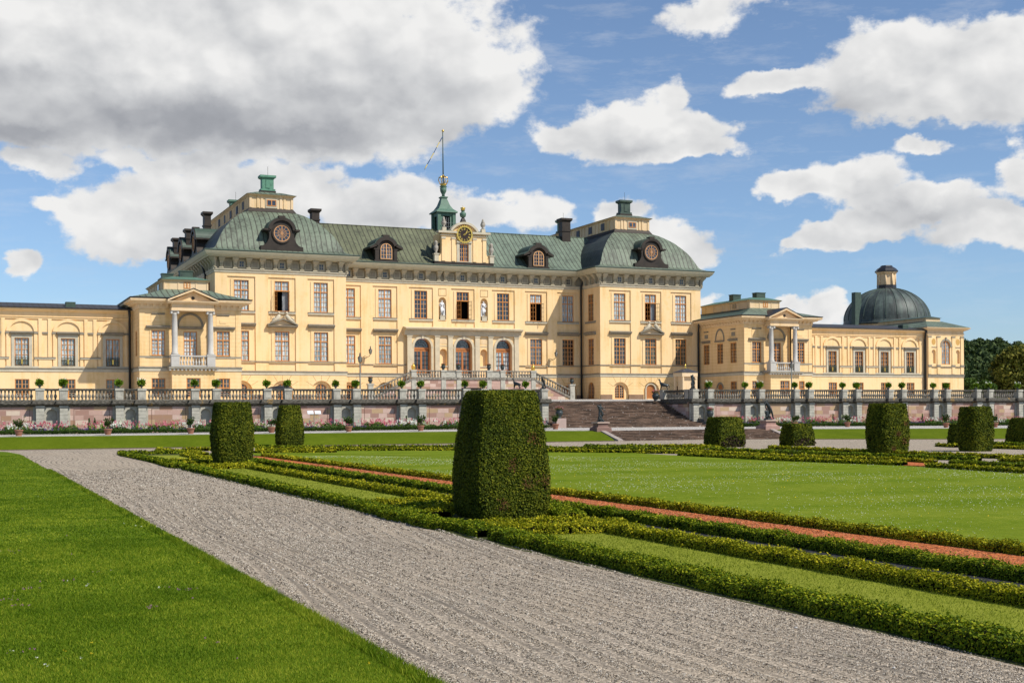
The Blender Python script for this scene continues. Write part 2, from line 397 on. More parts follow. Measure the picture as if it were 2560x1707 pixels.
def lawn(name,c,cd,cy,flow=0.,fine=1.,mow=None):
    def f(t,p,b,g):
        n=t.noise(p,.35,5,.6); n2=t.noise(p,2.6,4,.65); n3=t.noise(t.scale(p,(38,14,1)),1.,3,.7)
        a=t.math('ADD',t.math('MULTIPLY',n,.3),t.math('ADD',t.math('MULTIPLY',n2,.25),t.math('MULTIPLY',n3,.45)))
        col=t.ramp(a,[(.33,cd),(.5,c),(.66,cy)])
        if mow:
            s=t.new('ShaderNodeSeparateXYZ',i={0:p}); k=t.math('SINE',t.math('ADD',t.math('MULTIPLY',s.outputs[0],mow[0]),t.math('MULTIPLY',s.outputs[1],mow[1])))
            col=t.mix(t.rng(t.math('ADD',k,t.math('MULTIPLY',n2,2.2)),0.,2.4,0,.3),col,cy)
        bump(t,b,n3,.6,.03); return col
    return mat(name,f,.95,.02)
LAWN=lawn('lawn_grass',(.095,.150,.009),(.055,.10,.006),(.16,.21,.02))
LAWN2=lawn('parterre_lawn_grass',(.118,.172,.009),(.065,.115,.005),(.22,.25,.03),mow=(.12,1.3))
LAWN3=lawn('mown_strip_grass',(.21,.235,.028),(.15,.18,.018),(.29,.30,.05))
BANKG=lawn('bank_grass',(.09,.125,.007),(.055,.088,.004),(.135,.17,.013))
GRASSB=leafm('grass_blades',(.06,.115,.004),(.135,.215,.008),(.32,.35,.03),rough=.7,spec=.1,trans=.35,zs=1.6,lf=.9)
GRASSL=leafm('pale_grass_blades',(.17,.21,.022),(.25,.285,.034),(.36,.37,.06),rough=.7,spec=.1,trans=.35,zs=.8)
def gravel(name,c,rake=True,sc1=52.,tint=(1,1,1)):
    def f(t,p,b,g):
        v=t.new('ShaderNodeTexVoronoi',feature='F1',i={'Vector':p,'Scale':sc1,'Randomness':1.})
        v2=t.new('ShaderNodeTexVoronoi',feature='F1',i={'Vector':p,'Scale':sc1*.37,'Randomness':1.})
        s=t.new('ShaderNodeSeparateXYZ',i={0:v.outputs['Color']}); s2=t.new('ShaderNodeSeparateXYZ',i={0:v2.outputs['Color']})
        k=s.outputs[0]; big=t.noise(p,.5,4,.6); mid=t.noise(p,5,4,.65)
        col=t.ramp(k,[(0.,tuple(x*.15 for x in c)),(.3,tuple(x*.6 for x in c)),(.65,tuple(x*1.15 for x in c)),(1.,(min(.9,c[0]*2.1),min(.9,c[1]*2.05),min(.9,c[2]*2.))) ])
        col=t.mix(t.rng(s2.outputs[1],.7,1.,0,.2),col,tuple(x*.5 for x in c))
        col=t.mix(t.rng(big,.35,.7,0,.4),col,(c[0]*1.15,c[1]*1.08,c[2]*.98))
        h=t.math('MULTIPLY',v.outputs['Distance'],-.6)
        if rake:
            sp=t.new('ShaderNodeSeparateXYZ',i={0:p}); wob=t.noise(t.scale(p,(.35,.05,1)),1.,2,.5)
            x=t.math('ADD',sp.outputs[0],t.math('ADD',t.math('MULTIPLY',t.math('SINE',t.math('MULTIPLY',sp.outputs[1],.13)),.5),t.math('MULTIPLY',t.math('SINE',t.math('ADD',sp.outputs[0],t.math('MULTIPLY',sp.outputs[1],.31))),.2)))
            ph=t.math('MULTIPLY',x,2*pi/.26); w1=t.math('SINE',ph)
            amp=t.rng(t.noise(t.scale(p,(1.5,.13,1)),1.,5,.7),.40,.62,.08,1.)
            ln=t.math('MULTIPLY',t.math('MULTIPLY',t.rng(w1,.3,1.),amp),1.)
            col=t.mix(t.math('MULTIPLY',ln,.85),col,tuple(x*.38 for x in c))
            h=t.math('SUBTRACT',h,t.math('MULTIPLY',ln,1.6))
            gr=t.rng(t.noise(t.scale(p,(1.,.35,1)),.9,5,.7),.66,.74)
            col=t.mix(t.math('MULTIPLY',t.math('MULTIPLY',gr,t.rng(mid,.45,.6)),.75),col,(.10,.12,.035))
        bump(t,b,h,.55,.02); return col
    return mat(name,f,.9,.15)
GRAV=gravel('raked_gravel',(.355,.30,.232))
STN=leafm('loose_stone_grains',(.055,.045,.034),(.28,.237,.182),(.64,.575,.48),rough=.8,spec=.2,trans=0.,zs=9.,lf=.1)
CHIP=leafm('brick_chips',(.12,.035,.015),(.36,.115,.045),(.58,.27,.14),rough=.9,spec=.1,trans=0.,zs=9.)
GRAVP=gravel('fine_pale_gravel',(.42,.40,.37),False)
ORANGE=gravel('crushed_brick_gravel',(.42,.125,.04),False,22.)
BLKG=gravel('black_slate_chips',(.034,.034,.036),False,30.)
EARTH=varied('bare_earth',(.11,.08,.05),.3,4,.95,.1,.4)
# ================================================================ world & sun
sunv=Vector((.74,-1.,1.36)).normalized()
sl=bpy.data.lights.new('sun','SUN'); sl.energy=5.0; sl.angle=math.radians(.53); sl.color=(1.,.945,.85)
so=bpy.data.objects.new('sun',sl); COL.objects.link(so); so.rotation_euler=sunv.to_track_quat('Z','Y').to_euler()
so.location=(0,-50,80)
w=bpy.data.worlds.new('World'); sc.world=w; w.use_nodes=True; t=NT(w.node_tree)
for n in list(t.n): t.n.remove(n)
sky=t.new('ShaderNodeTexSky',sky_type='NISHITA',sun_disc=False,sun_elevation=math.asin(sunv.z),sun_rotation=math.atan2(sunv.x,sunv.y),altitude=50,air_density=1.,dust_density=.25,ozone_density=5.)
tc=t.new('ShaderNodeTexCoord').outputs['Generated']
sp=t.new('ShaderNodeSeparateXYZ',i={0:tc})
az=t.math('ARCTAN2',sp.outputs[0],sp.outputs[1]); el=t.math('ARCSINE',sp.outputs[2])
DEG=180/pi
azd=t.math('MULTIPLY',az,DEG); eld=t.math('MULTIPLY',el,DEG)
P2=t.new('ShaderNodeCombineXYZ',i={0:azd,1:eld,2:0.}).outputs[0]
def ae(px,py):
    r=ray(px,py); l=math.sqrt(r[0]**2+r[1]**2); return (math.atan2(r[0],r[1])*DEG, math.atan2(r[2],l)*DEG)
def wn(scale,detail,rough,off=0,st=(1,1.35,1),src=None,out=0):
    return t.noise(t.scale(t.vm('ADD',src or P2,(off,off*.7,0)),st),scale,detail,rough,out)
warp=t.vm('SUBTRACT',wn(.28,5,.6,out=1),(.5,.5,.5))
Pw=t.vm('ADD',P2,t.scale(warp,(3.6,2.6,0)))
def blobs(lst,src):
    acc=None
    for (px,py,rx,ry,k) in lst:
        a,e=ae(px,py); sx=math.degrees(math.atan(rx/F)); sy=math.degrees(math.atan(ry/F))
        d=t.vm('LENGTH',t.scale(t.vm('SUBTRACT',src,(a,e,0)),(1/sx,1/sy,0)))
        v=t.math('MULTIPLY',t.math('SUBTRACT',1.,d),k)
        acc=v if acc is None else t.math('SMOOTH_MAX',acc,v,.25)
    return acc
CL=[(300,60,760,280,1.4),(800,160,540,240,1.4),(1010,235,300,150,1.25),(200,250,600,120,1.3),(640,330,480,75,1.1),(-200,180,500,200,1.2),(700,-250,900,300,1.2),
    (90,400,130,42,.9),(430,400,200,34,.8),(350,520,190,90,1.),(560,490,200,85,1.),(740,480,160,75,1.),(960,520,220,75,1.),(1160,545,160,45,.9),(330,600,150,50,.9),(65,655,50,38,.8),(180,510,90,18,.7),(620,600,330,60,.9),
    (1580,320,190,90,1.),(1450,335,130,50,.85),(1740,320,100,55,.85),(1700,375,180,30,.8),(1680,240,60,40,.5),
    (2220,175,185,112,1.15),(2440,160,210,125,1.15),(2330,260,280,60,1.),(1970,205,150,34,.95),(2320,355,55,22,.7),
    (2150,455,150,70,1.),(2010,470,120,40,.95),(2330,495,160,50,1.),(2190,550,100,35,.85),(2480,560,160,60,1.),(2060,590,85,35,.9),(1960,615,60,20,.6),(2560,430,70,60,.9),
    (1560,540,110,40,.9),(1700,620,90,70,.85),(2080,765,60,45,.75),(1990,765,50,16,.55),(1760,760,40,15,.4),(1330,540,90,45,.5),(1780,20,150,50,.45)]
dens=blobs(CL,Pw)
nA=wn(.34,8,.62,3.); nC=wn(.22,2,.5,3.); nB=wn(.22,2,.5,3.,src=t.vm('ADD',P2,(.6,1.0,0)))
nL=wn(.16,2,.5,9.)
pw=t.scale(warp,(1.3,1.1,0))
def puff(off,det):
    v=t.new('ShaderNodeTexVoronoi',feature='F1',normalize=True,i={'Vector':t.scale(t.vm('ADD',t.vm('ADD',P2,off),pw),(1,1.3,1)),'Scale':.36,'Detail':det,'Roughness':.6,'Lacunarity':2.4})
    return t.math('SUBTRACT',1.,v.outputs['Distance'])
pf=puff((0,0,0),2.); pf2=puff((.22,.45,0),2.)
d=t.math('ADD',dens,t.math('MULTIPLY',t.math('SUBTRACT',nA,.5),1.35)); d=t.math('ADD',d,t.math('MULTIPLY',t.math('SUBTRACT',pf,.62),.8))
alpha=t.new('ShaderNodeMapRange',interpolation_type='SMOOTHSTEP',i={0:d,1:-.02,2:.28}).outputs[0]
wisp=t.math('MULTIPLY',t.rng(t.noise(t.scale(P2,(.22,.9,1)),1.,5,.68),.5,.85),.5)
alpha=t.math('MAXIMUM',alpha,t.math('MULTIPLY',wisp,t.rng(eld,2.,14.,.15,.75)))
DK=[(400,290,580,85,1.),(760,335,480,70,1.),(60,320,340,70,1.),(800,240,330,50,.5),(1100,335,150,35,.4),(480,650,300,60,.4),(620,565,240,50,.4),(2080,290,190,40,.5),(2260,325,220,28,.5),(2200,590,110,20,.3),(1600,372,160,22,.3),(960,560,200,25,.3),(2300,530,200,20,.3)]
dk=t.rng(blobs(DK,Pw),-.25,.8)
relief=t.math('ADD',t.math('MULTIPLY',t.math('SUBTRACT',nC,nB),.55),t.math('MULTIPLY',t.math('SUBTRACT',pf,pf2),.34))
relief=t.math('ADD',relief,t.math('MULTIPLY',t.math('SUBTRACT',nA,.5),.22))
br=t.math('ADD',.83,t.math('MULTIPLY',relief,t.math('SUBTRACT',1.,t.math('MULTIPLY',dk,.35))))
br=t.math('SUBTRACT',br,t.math('MULTIPLY',dk,t.math('ADD',.30,t.math('MULTIPLY',t.math('SUBTRACT',nL,.5),.3))))
br=t.math('ADD',br,t.math('MULTIPLY',t.rng(d,.1,.6,1.,0.),.07))
ccol=t.ramp(br,[(.3,(.25,.265,.30)),(.52,(.42,.435,.47)),(.72,(.70,.71,.725)),(.92,(.97,.965,.955))])
SKYS=.09
skyc=t.vm('MULTIPLY',sky.outputs[0],t.ramp(t.math('DIVIDE',eld,20.),[(0.,(1.02,1.16,1.42)),(.25,(1.2,1.27,1.40)),(.6,(1.42,1.36,1.36)),(1.,(1.5,1.40,1.36))]))
cmul=t.scale(ccol,(1/SKYS*.90,)*3)
fin=t.mix(alpha,skyc,cmul)
bg=t.new('ShaderNodeBackground',i={0:fin,1:SKYS}); out=t.new('ShaderNodeOutputWorld'); t.l.new(bg.outputs[0],out.inputs[0])
w.cycles.sampling_method='MANUAL'; w.cycles.sample_map_resolution=512
sc.view_settings.view_transform='Standard'; sc.view_settings.look='None'; sc.view_settings.exposure=.0; sc.view_settings.gamma=1
# ================================================================ palace
RL=(X0,YC,1.5)
def sub(mb,name,mats,parent,rl=RL):
    mb.v=[(x-rl[0],y-rl[1],z-rl[2]) for x,y,z in mb.v]
    return mb.build(name,mats,parent)
def front(Y): return lambda x,d,z:(X0+x,Y+d,z)
def leftf(X): return lambda x,d,z:(X0+X+d,x,z)      # wall facing -X ; x is world Y
def rightf(X): return lambda x,d,z:(X0+X-d,x,z)
WM={}
def winmesh(w,h,tr=.0,cols=2,rt=2,rb=4,arch=0.,door=False,fr=WOOD,bars=WOODL):
    key=(w,h,tr,cols,rt,rb,arch,door,fr.name)
    if key in WM: return WM[key]
    m=MB(); b=.085; x0,x1=-w/2,w/2; zt=h-(w/2*arch if arch else 0)
    m.box(x0,x0+b,.06,.16,0,zt); m.box(x1-b,x1,.06,.16,0,zt); m.box(x0+b,x1-b,.06,.16,0,b)
    if arch: m.ring(0,zt,w/2-b,w/2,.06,.16,n=12,kz=arch)
    else: m.box(x0+b,x1-b,.06,.16,h-b,h)
    def top(x): return (zt+arch*math.sqrt(max(0,(w/2-.04)**2-x*x))) if arch else h-b
    m.box(-b*.6,b*.6,.04,.15,b,top(0))
    zs=h*tr
    if tr: m.box(x0+b,x1-b,.03,.15,zs-b*.6,zs+b*.6)
    if door: m.box(x0+b,x1-b,.05,.15,.0,h*.27)
    m.m=1; k=.022
    half=(w/2-b-b*.6)
    for s in (-1,1):
        for c in range(1,cols):
            x=s*(b*.6+half*c/cols); m.box(x-k,x+k,.09,.13,b,top(abs(x)))
    def rows(za,zb,n):
        for r in range(1,n):
            z=za+(zb-za)*r/n
            xx=half+b*.6 if z<zt or not arch else math.sqrt(max(0,(w/2-.04)**2-((z-zt)/arch)**2))
            m.box(-xx,xx,.09,.13,z-k,z+k)
    if tr: rows(b,zs,rb); rows(zs,h-b,rt)
    else: rows(b,h-b,rb)
    fm=m.mesh('window_frame',[fr,bars])
    def pane(mt):
        q=MB()
        if arch:
            pts=[(x0,.14,0),(x1,.14,0)]+[(w/2*math.cos(pi*i/12),.14,zt+arch*w/2*math.sin(pi*i/12)) for i in range(13)]
            q.poly(pts)
        else: q.poly([(x0,.14,0),(x1,.14,0),(x1,.14,h),(x0,.14,h)])
        return q.mesh('pane',mt)
    WM[key]=[fm,{},pane]; return WM[key]
def window(parent,x,z,w,h,glass,plane=('f',YP),rl=RL,name='window',label=None,**k):
    wm=winmesh(w,h,**k)
    if glass.name not in wm[1]: wm[1][glass.name]=wm[2](glass)
    kd,Y=plane
    if kd=='f': loc=(X0+x-rl[0],Y-rl[1],z-rl[2]); rot=0
    elif kd=='l': loc=(X0+Y-rl[0],x-rl[1],z-rl[2]); rot=-pi/2
    o=link(name,wm[0],parent,loc,rot); link('pane',wm[1][glass.name],o)
    if label: o['label']=label
    return o
def openwin(parent,x,z,w,h,Y,left=80,right=80,glass=CURT,curt=False):
    """cross window whose two lower casements stand open"""
    tr=.68; zs=h*tr; b=.085
    m=MB(); x0,x1=-w/2,w/2
    m.box(x0,x0+b,.0,.16,0,h); m.box(x1-b,x1,.0,.16,0,h); m.box(x0+b,x1-b,.0,.16,0,b*.7); m.box(x0+b,x1-b,.06,.16,h-b,h)
    m.box(x0+b,x1-b,.0,.15,zs-b*.7,zs+b*.7); m.box(-b*.6,b*.6,.04,.15,zs,h-b); m.m=1
    for s in (-1,1): xx=s*w*.24; m.box(xx-.02,xx+.02,.09,.13,zs,h)
    zz=(zs+h)/2; m.box(x0,x1,.09,.13,zz-.02,zz+.02)
    o=m.build('window',[WOOD,WOODL],parent,(X0+x-RL[0],Y-RL[1],z-RL[2]))
    q=MB(); q.poly([(x0,.14,zs),(x1,.14,zs),(x1,.14,h),(x0,.14,h)]); q.build('pane',glass,o)
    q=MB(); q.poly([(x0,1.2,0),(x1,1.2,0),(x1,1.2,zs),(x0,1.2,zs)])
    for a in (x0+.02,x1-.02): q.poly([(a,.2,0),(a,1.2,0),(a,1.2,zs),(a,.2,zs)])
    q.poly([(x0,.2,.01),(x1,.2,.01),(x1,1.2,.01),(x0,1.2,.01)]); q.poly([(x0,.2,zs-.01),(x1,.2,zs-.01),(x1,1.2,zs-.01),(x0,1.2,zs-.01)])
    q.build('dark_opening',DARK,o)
    for s,ang in ((-1,left),(1,right)):
        if ang<=0: continue
        c=MB(); L=w/2-b; hh=zs-.1; a=math.radians(ang)
        def T(u,d,zz,s=s,a=a): return (s*(w/2-b*.5)-s*(u*math.cos(a)-d*math.sin(a)*0), -u*math.sin(a)-.02+d, zz+.04)
        c.T=T; f_=.07
        c.box(0,f_,-.02,.02,0,hh); c.box(L-f_,L,-.02,.02,0,hh); c.box(0,L,-.02,.02,0,f_); c.box(0,L,-.02,.02,hh-f_,hh)
        c.box(L/2-.02,L/2+.02,-.015,.015,0,hh)
        for r in range(1,4): c.box(0,L,-.015,.015,hh*r/4-.02,hh*r/4+.02)
        cs=c.build('casement',WOOD if s<0 else STONED,o)
    if curt:
        q=MB(); n=10
        for i in range(n):
            xa=w*.08+(w*.4)*i/n; xb=w*.08+(w*.4)*(i+1)/n
            q.poly([(xa,.35+.06*(i%2),.1),(xb,.35+.06*((i+1)%2),.1),(xb,.35+.06*((i+1)%2),zs),(xa,.35+.06*(i%2),zs)])
        q.build('curtain',varied('grey_curtain',(.33,.35,.36),.15,3),o)
    o['label']='window with both lower casements standing open'
    return o
palace=thing('palace','long pale yellow baroque palace with green copper roofs, clock gable and low side wings','palace',RL)
LV=1.40
def archgroove(m,T,cx,zc,r0,r1,n=5,a0=.55,a1=2.6):
    for i in range(n):
        a=a0+(a1-a0)*i/(n-1); c,s=math.cos(a),math.sin(a); k=.02
        p=[(cx+r0*c-k*s,zc+r0*s+k*c),(cx+r0*c+k*s,zc+r0*s-k*c),(cx+r1*c*1.0+k*s,min(zc+r1*s,4.5)-k*c),(cx+r1*c*1.0-k*s,min(zc+r1*s,4.5)+k*c)]
        m.poly([(x,-.004,z) for x,z in p])
GROOV=varied('shadow_joint_plaster',(.36,.22,.09),.1,2)
def facade(Y,x0,x1,bays,arches,portal=None):
    W1=MB(front(Y)); W2=MB(front(Y)); gr=MB(front(Y))
    pan=[(c-1.6,c+1.6,4.95,15.8) for c in bays]
    if portal: pan=[p if abs((p[0]+p[1])/2)>7 else (p[0],p[1],10.85,15.8) for p in pan]+[(-7.4,7.4,4.5,10.4),(-3.22,-2.22,11.78,14.65),(2.5,3.5,11.78,14.65)]
    W1.wall(x0,x1,4.5,16.6,pan,0,.13)
    for c in bays:
        hs=[(c-.86,c+.86,11.9,15.4)]
        if not(portal and abs(c)<7): hs.append((c-.86,c+.86,6.14,9.58))
        W1.wall(c-1.6,c+1.6,4.95 if len(hs)>1 else 10.85,15.8,hs,.13,.3)
        # eared surround, slightly proud of the panel
        for za,zb in ((11.9,15.4),)+(((6.14,9.58),) if len(hs)>1 else ()):
            W1.wall(c-1.22,c+1.22,za,zb+.14,[(c-.86,c+.86,za,zb)],.07,.06)
            W1.box(c-1.3,c+1.3,.06,.129,zb-.35,zb+.18) if False else None
    g=[(c-1.22,c+1.22,LV,3.86,1) for c in arches]
    W2.wall(x0,x1,LV,4.5,g,-.02,.3)
    for c in arches:
        W2.wall(c-1.22,c+1.22,LV,3.86,[(c-.69,c+.69,1.72,3.5,.75)],.28,.2)
        gr=MB(front(Y)); archgroove(gr,None,c,2.66,1.25,2.15); gr.v=[(a,b-.02,c_) for a,b,c_ in gr.v]; sub(gr,'arch_joints',GROOV,palace)
    sub(W1,'upper_wall',YEL,palace); sub(W2,'ground_floor_wall',YELB,palace)
    # plinth, sills, hoods
    xs=[x0]+[v for c in sorted(arches) for v in (c-1.22,c+1.22)]+[x1]
    for a,b in zip(xs[::2],xs[1::2]): p=MB(front(Y)); p.box(a,b,-.07,.1,LV,2.22); sub(p,'plinth',varied('brown_plinth_stone',(.25,.16,.10),.2,1.5,.9),palace)
    for c in bays:
        s=MB(front(Y)); h=MB(front(Y)); s.m=0; s.box(c-1.58,c+1.58,-.04,.12,11.6,11.82); s.m=1; s.box(c-1.59,c+1.59,-.09,.12,11.82,11.88); sub(s,'sill_band',[STONE,STONED],palace)
        if portal and abs(c)<7: continue
        if c in PEDB: continue
        h.prismx([(.12,10.05),(-.12,10.05),(-.16,10.15),(-.38,10.28),(-.42,10.4),(.12,10.52)],c-1.6,c+1.6); sub(h,'window_hood',STONED,palace)
PEDB=(-24.56,24.62)
BL=(-29.27,-24.56,-19.92); BR=(20.0,24.62,29.25); BC=(-15.05,-10.33,-5.6,.08,5.7,10.38,15.05)
facade(YP,-32.27,-16.87,BL,BL); facade(YP,17.08,32.29,BR,BR); facade(YC,-16.87,17.08,BC,(-15.05,-10.33,10.38,15.05),True)
# side returns
for T,x in ((leftf(17.08),17.08),):
    m=MB(T); m.wall(145.72,150.9,4.5,16.6,[(147.55,149.1,11.9,15.4),(147.55,149.1,6.14,9.58)],0,.3); sub(m,'upper_wall',YEL,palace)
    m=MB(T); m.wall(145.72,150.9,LV,4.5,[(147.4,149.3,1.72,3.9,1)],0,.3); m.box(149.3,150.9,-.06,.1,LV,2.22); m.box(145.72,147.4,-.06,.1,LV,2.22); sub(m,'ground_floor_wall',YELB,palace)
    m=MB(T); m.prismx([(.02,10.05),(-.12,10.05),(-.38,10.28),(-.42,10.4),(.02,10.52)],146.9,149.8); m.box(146.9,149.8,-.1,.05,11.6,11.85); sub(m,'window_hood',STONED,palace)
m=MB(rightf(-16.87)); m.wall(145.72,150.9,LV,16.6,[],0,.3); sub(m,'return_wall',YEL,palace)
m=MB(leftf(-32.27)); hs=[(y-.8,y+.8,za,za+3.45) for y in (149.5,156,163,170) for za in (6.14,11.9)]
m.wall(145.72,180,LV,16.6,hs,0,.3); sub(m,'side_wall',YEL,palace)
m=MB(rightf(32.29)); m.wall(145.72,180,LV,16.6,[],0,.3); sub(m,'side_wall',YEL,palace)
for y in (149.5,156,163,170): window(palace,y,11.9,1.6,3.45,GLASSD,('l',-32.27),tr=.68)
window(palace,148.32,11.9,1.55,3.5,GLASSG,('l',17.08),tr=.68); window(palace,148.32,6.14,1.55,3.44,GLASSD,('l',17.08),tr=.68)
window(palace,148.35,1.75,1.6,2.1,GLASSD,('l',17.08),arch=.9,rb=4)
def big(x,z,g,Y): return window(palace,x,z,1.72,3.5 if z>10 else 3.44,g,('f',Y+.13),tr=.68)
for x,u,l in zip(BL,('c','o','c'),'ccc'):
    if u=='o': openwin(palace,x,11.9,1.72,3.5,YP+.13,84,84,curt=True)
    else: big(x,11.9,CURT,YP)
    big(x,6.14,CURT,YP)
for x,u,l in zip(BR,'coc','dgg'):
    if u=='o': openwin(palace,x,11.9,1.72,3.5,YP+.13,55,100,curt=True)
    else: big(x,11.9,CURT,YP)
    big(x,6.14,{'d':GLASSD,'g':GLASSG}[l],YP)
for x,u,l in zip(BC,'ccdodpc','cc   dd'):
    if u=='o': openwin(palace,x,11.9,1.72,3.5,YC+.13,65,100,glass=GLASSD)
    elif u=='p': openwin(palace,x,11.9,1.72,3.5,YC+.13,35,88)
    else: big(x,11.9,CURT if u=='c' else GLASSD,YC)
    if l!=' ': big(x,6.14,CURT if l=='c' else GLASSD,YC)
for Y,bs in ((YP,BL),(YP,BR),(YC,(-15.05,-10.33,10.38,15.05))):
    for x in bs:
        if x==24.62:
            m=MB(front(Y)); m.box(x-.62,x+.62,.3,.36,LV,2.9); m.prism([(x+.62*math.cos(pi*i/10),2.9+.62*math.sin(pi*i/10)) for i in range(11)],.3,.36)
            for i in range(7): m.prism([(x-.6,1.6+i*.25),(x,1.85+i*.25),(x,1.89+i*.25),(x-.6,1.64+i*.25)],.27,.3); m.prism([(x+.6,1.6+i*.25),(x,1.85+i*.25),(x,1.89+i*.25),(x+.6,1.64+i*.25)],.27,.3)
            d=sub(m,'door',OAK,palace); d['label']='round arched oak door with herringbone boards'
            m=MB(front(Y)); m.ring(x,2.9,.66,.84,.1,.4,n=12); m.box(x-.84,x-.66,.1,.4,LV,2.9); m.box(x+.66,x+.84,.1,.4,LV,2.9); sub(m,'door_surround',STONE,d)
        else: window(palace,x,1.72,1.38,1.78,GLASSD,('f',Y+.28),arch=.75,rb=5)
# swept bands, cornices
FP=[(X0-32.27,180),(X0-32.27,YP),(X0-16.87,YP),(X0-16.87,YC),(X0+17.08,YC),(X0+17.08,YP),(X0+32.29,YP),(X0+32.29,180)]
def band(name,prof,mt,path=FP,parent=palace):
    m=MB(); m.sweep(prof,path); return sub(m,name,mt,parent)
band('plinth_band',[(0,4.52),(.07,4.52),(.07,4.86),(0,4.86)],STONE)
band('band_cap',[(0,4.86),(.15,4.87),(.15,4.95),(0,5.0)],STONED)
FPs=FP
for seg in (FP[:4],FP[4:]): band('string_course',[(0,5.98),(.10,6.0),(.10,6.1),(0,6.12)],STONED,seg)
m=MB(front(YC))
for a,b in ((-16.87,-7.62),(7.62,17.08)): m.box(a,b,-.1,.01,6.0,6.1)
sub(m,'string_course',STONED,palace)
band('frieze_moulding',[(0,16.2),(.08,16.22),(.1,16.4),(.2,16.5),(.22,16.62),(0,16.64)],STONE)
FRZ=varied('frieze_stone',(.44,.385,.27),.16,1.5,.9,.2)
FRZD=varied('frieze_ground_stone',(.29,.25,.18),.16,1.5,.9,.2)
fz=band('frieze',[(.01,16.62),(.02,17.95),(.0,18.0)],FRZD)
band('cornice',[(0,17.86),(.9,17.9),(.98,18.02),(1.12,18.1),(1.3,18.38),(1.34,18.5),(1.2,18.55)],varied('cornice_stone',(.50,.455,.32),.1,1.5,.85,.2))
band('gutter',[(1.2,18.5),(1.36,18.5),(1.4,18.6),(1.36,18.66),(1.1,18.7)],GRD)
# consoles
cm=MB()
pr=[(.15,0.),(.16,.3),(.19,.6),(.24,.85),(.33,1.02),(.36,1.22)]; dp=[.16,.2,.27,.42,.62,.72]
for (wa,za),(wb,zb),da,db in zip(pr,pr[1:],dp,dp[1:]): cm.frus((-wa,wa,-da,0,za),(-wb,wb,-db,0,zb))
for k_ in (-.07,.07): cm.box(k_-.015,k_+.015,-.3,-.16,.15,.8)
cm.prismx([(-.02,0),(-.26,0),(-.26,.14),(-.02,.14)],-.26,.26)
CM=cm.mesh('console',FRZ)
def console(x,Y,rot=0):
    link('console',CM,fz,(X0+x-RL[0],Y-RL[1],16.64-RL[2]),rot)
pm=MB(); 
fm=MB(); fm.box(-.42,.42,-.03,.02,.12,1.02); fm.m=1; fm.box(-.3,.3,-.06,-.02,.24,.9)
PANM=fm.mesh('frieze_panel',[FRZ,FRZD])
fm=MB(); fm.box(-.44,.44,-.03,.02,.1,1.05); fm.m=1; fm.box(-.25,.25,-.05,-.02,.24,.86); fm.m=2; fm.box(-.02,.02,-.07,-.04,.24,.86); fm.box(-.25,.25,-.07,-.04,.53,.57)
for s in (-1,1): fm.box(s*.27-.03,s*.27+.03,-.07,-.02,.2,.9)
FWM=fm.mesh('frieze_window',[FRZ,mat('bluish_small_panes',lambda t,p,b,g:(.05,.055,.065),.15,.5),FRZ])
def fpan(x,Y,win,rot=0,par=None):
    link('frieze_window' if win else 'frieze_panel',FWM if win else PANM,fz,(X0+x-RL[0],Y-RL[1],16.64-RL[2]),rot)
for c in (-24.56,24.62):
    for k in range(10):
        o=(-7.0,-5.45,-3.9,-2.34,-.78,.78,2.34,3.9,5.45,7.0)[k]; console(c+o,YP)
        if k<9: fpan(c+o+.78,YP,k in(1,4,7))
cs=[.78,2.35,3.25,4.82,6.38,7.97,9.57,11.13,12.7,14.27,15.83]
for s in (-1,1):
    for q in cs: console(s*q,YC)
    for a,b in zip(cs,cs[1:]):
        if b-a>1.2: fpan(s*(a+b)/2,YC,min(abs((a+b)/2-k) for k in (5.6,10.35,15.05))<.2)
fpan(0,YC,True)
for k in range(9): console(-32.27,146.6+k*1.55,-pi/2)
for k in range(3): console(17.08,146.7+k*1.55,-pi/2)
fpan(17.08,148.25-.0,True,-pi/2)
# corner brackets at angle
for x,Y,r in ((-32.27,YP,-pi/4),(-16.87,YP,pi/4),(17.08,YP,-pi/4),(32.29,YP,pi/4)): link('console',CM,fz,(X0+x-RL[0],Y-RL[1],16.64-RL[2]),r)
# pediments with reclining figures
for c in PEDB:
    m=MB(front(YP)); m.prismx([(.12,10.0),(-.2,10.0),(-.5,10.12),(-.55,10.26),(.12,10.3)],c-1.75,c+1.75)
    for s in (-1,1): m.prism([(c+s*1.78,10.26),(c+s*1.78,10.4),(c,11.12),(c,10.94)],-.5,.1)
    m.m=1; m.prism([(c-1.5,10.28),(c+1.5,10.28),(c,10.95)],-.1,.1)
    pd=sub(m,'pediment',[STONED,YELP],palace)
    g=MB(front(YP)); SC=STONE
    for s in (-1,1):
        P=[(c+s*1.45,-.35,10.52),(c+s*1.1,-.4,10.75),(c+s*.75,-.4,10.95),(c+s*.5,-.38,11.25),(c+s*.42,-.36,11.5)]
        g.tube(P,[.1,.19,.23,.27,.14],7); g.lathe(c+s*.45,-.38,[(.04,11.48),(.16,11.58),(.17,11.74),(.03,11.86)],7)
        g.tube([(c+s*.5,-.45,11.4),(c+s*.75,-.5,11.2),(c+s*.95,-.45,11.3)],.06,5); g.tube([(c+s*.9,-.4,10.9),(c+s*1.0,-.5,11.15),(c+s*1.3,-.45,10.85)],.08,5)
        g.tube([(c+s*.4,-.4,11.35),(c+s*.15,-.45,11.2)],.06,5)
    sub(g,'reclining_figures',STONE,pd)
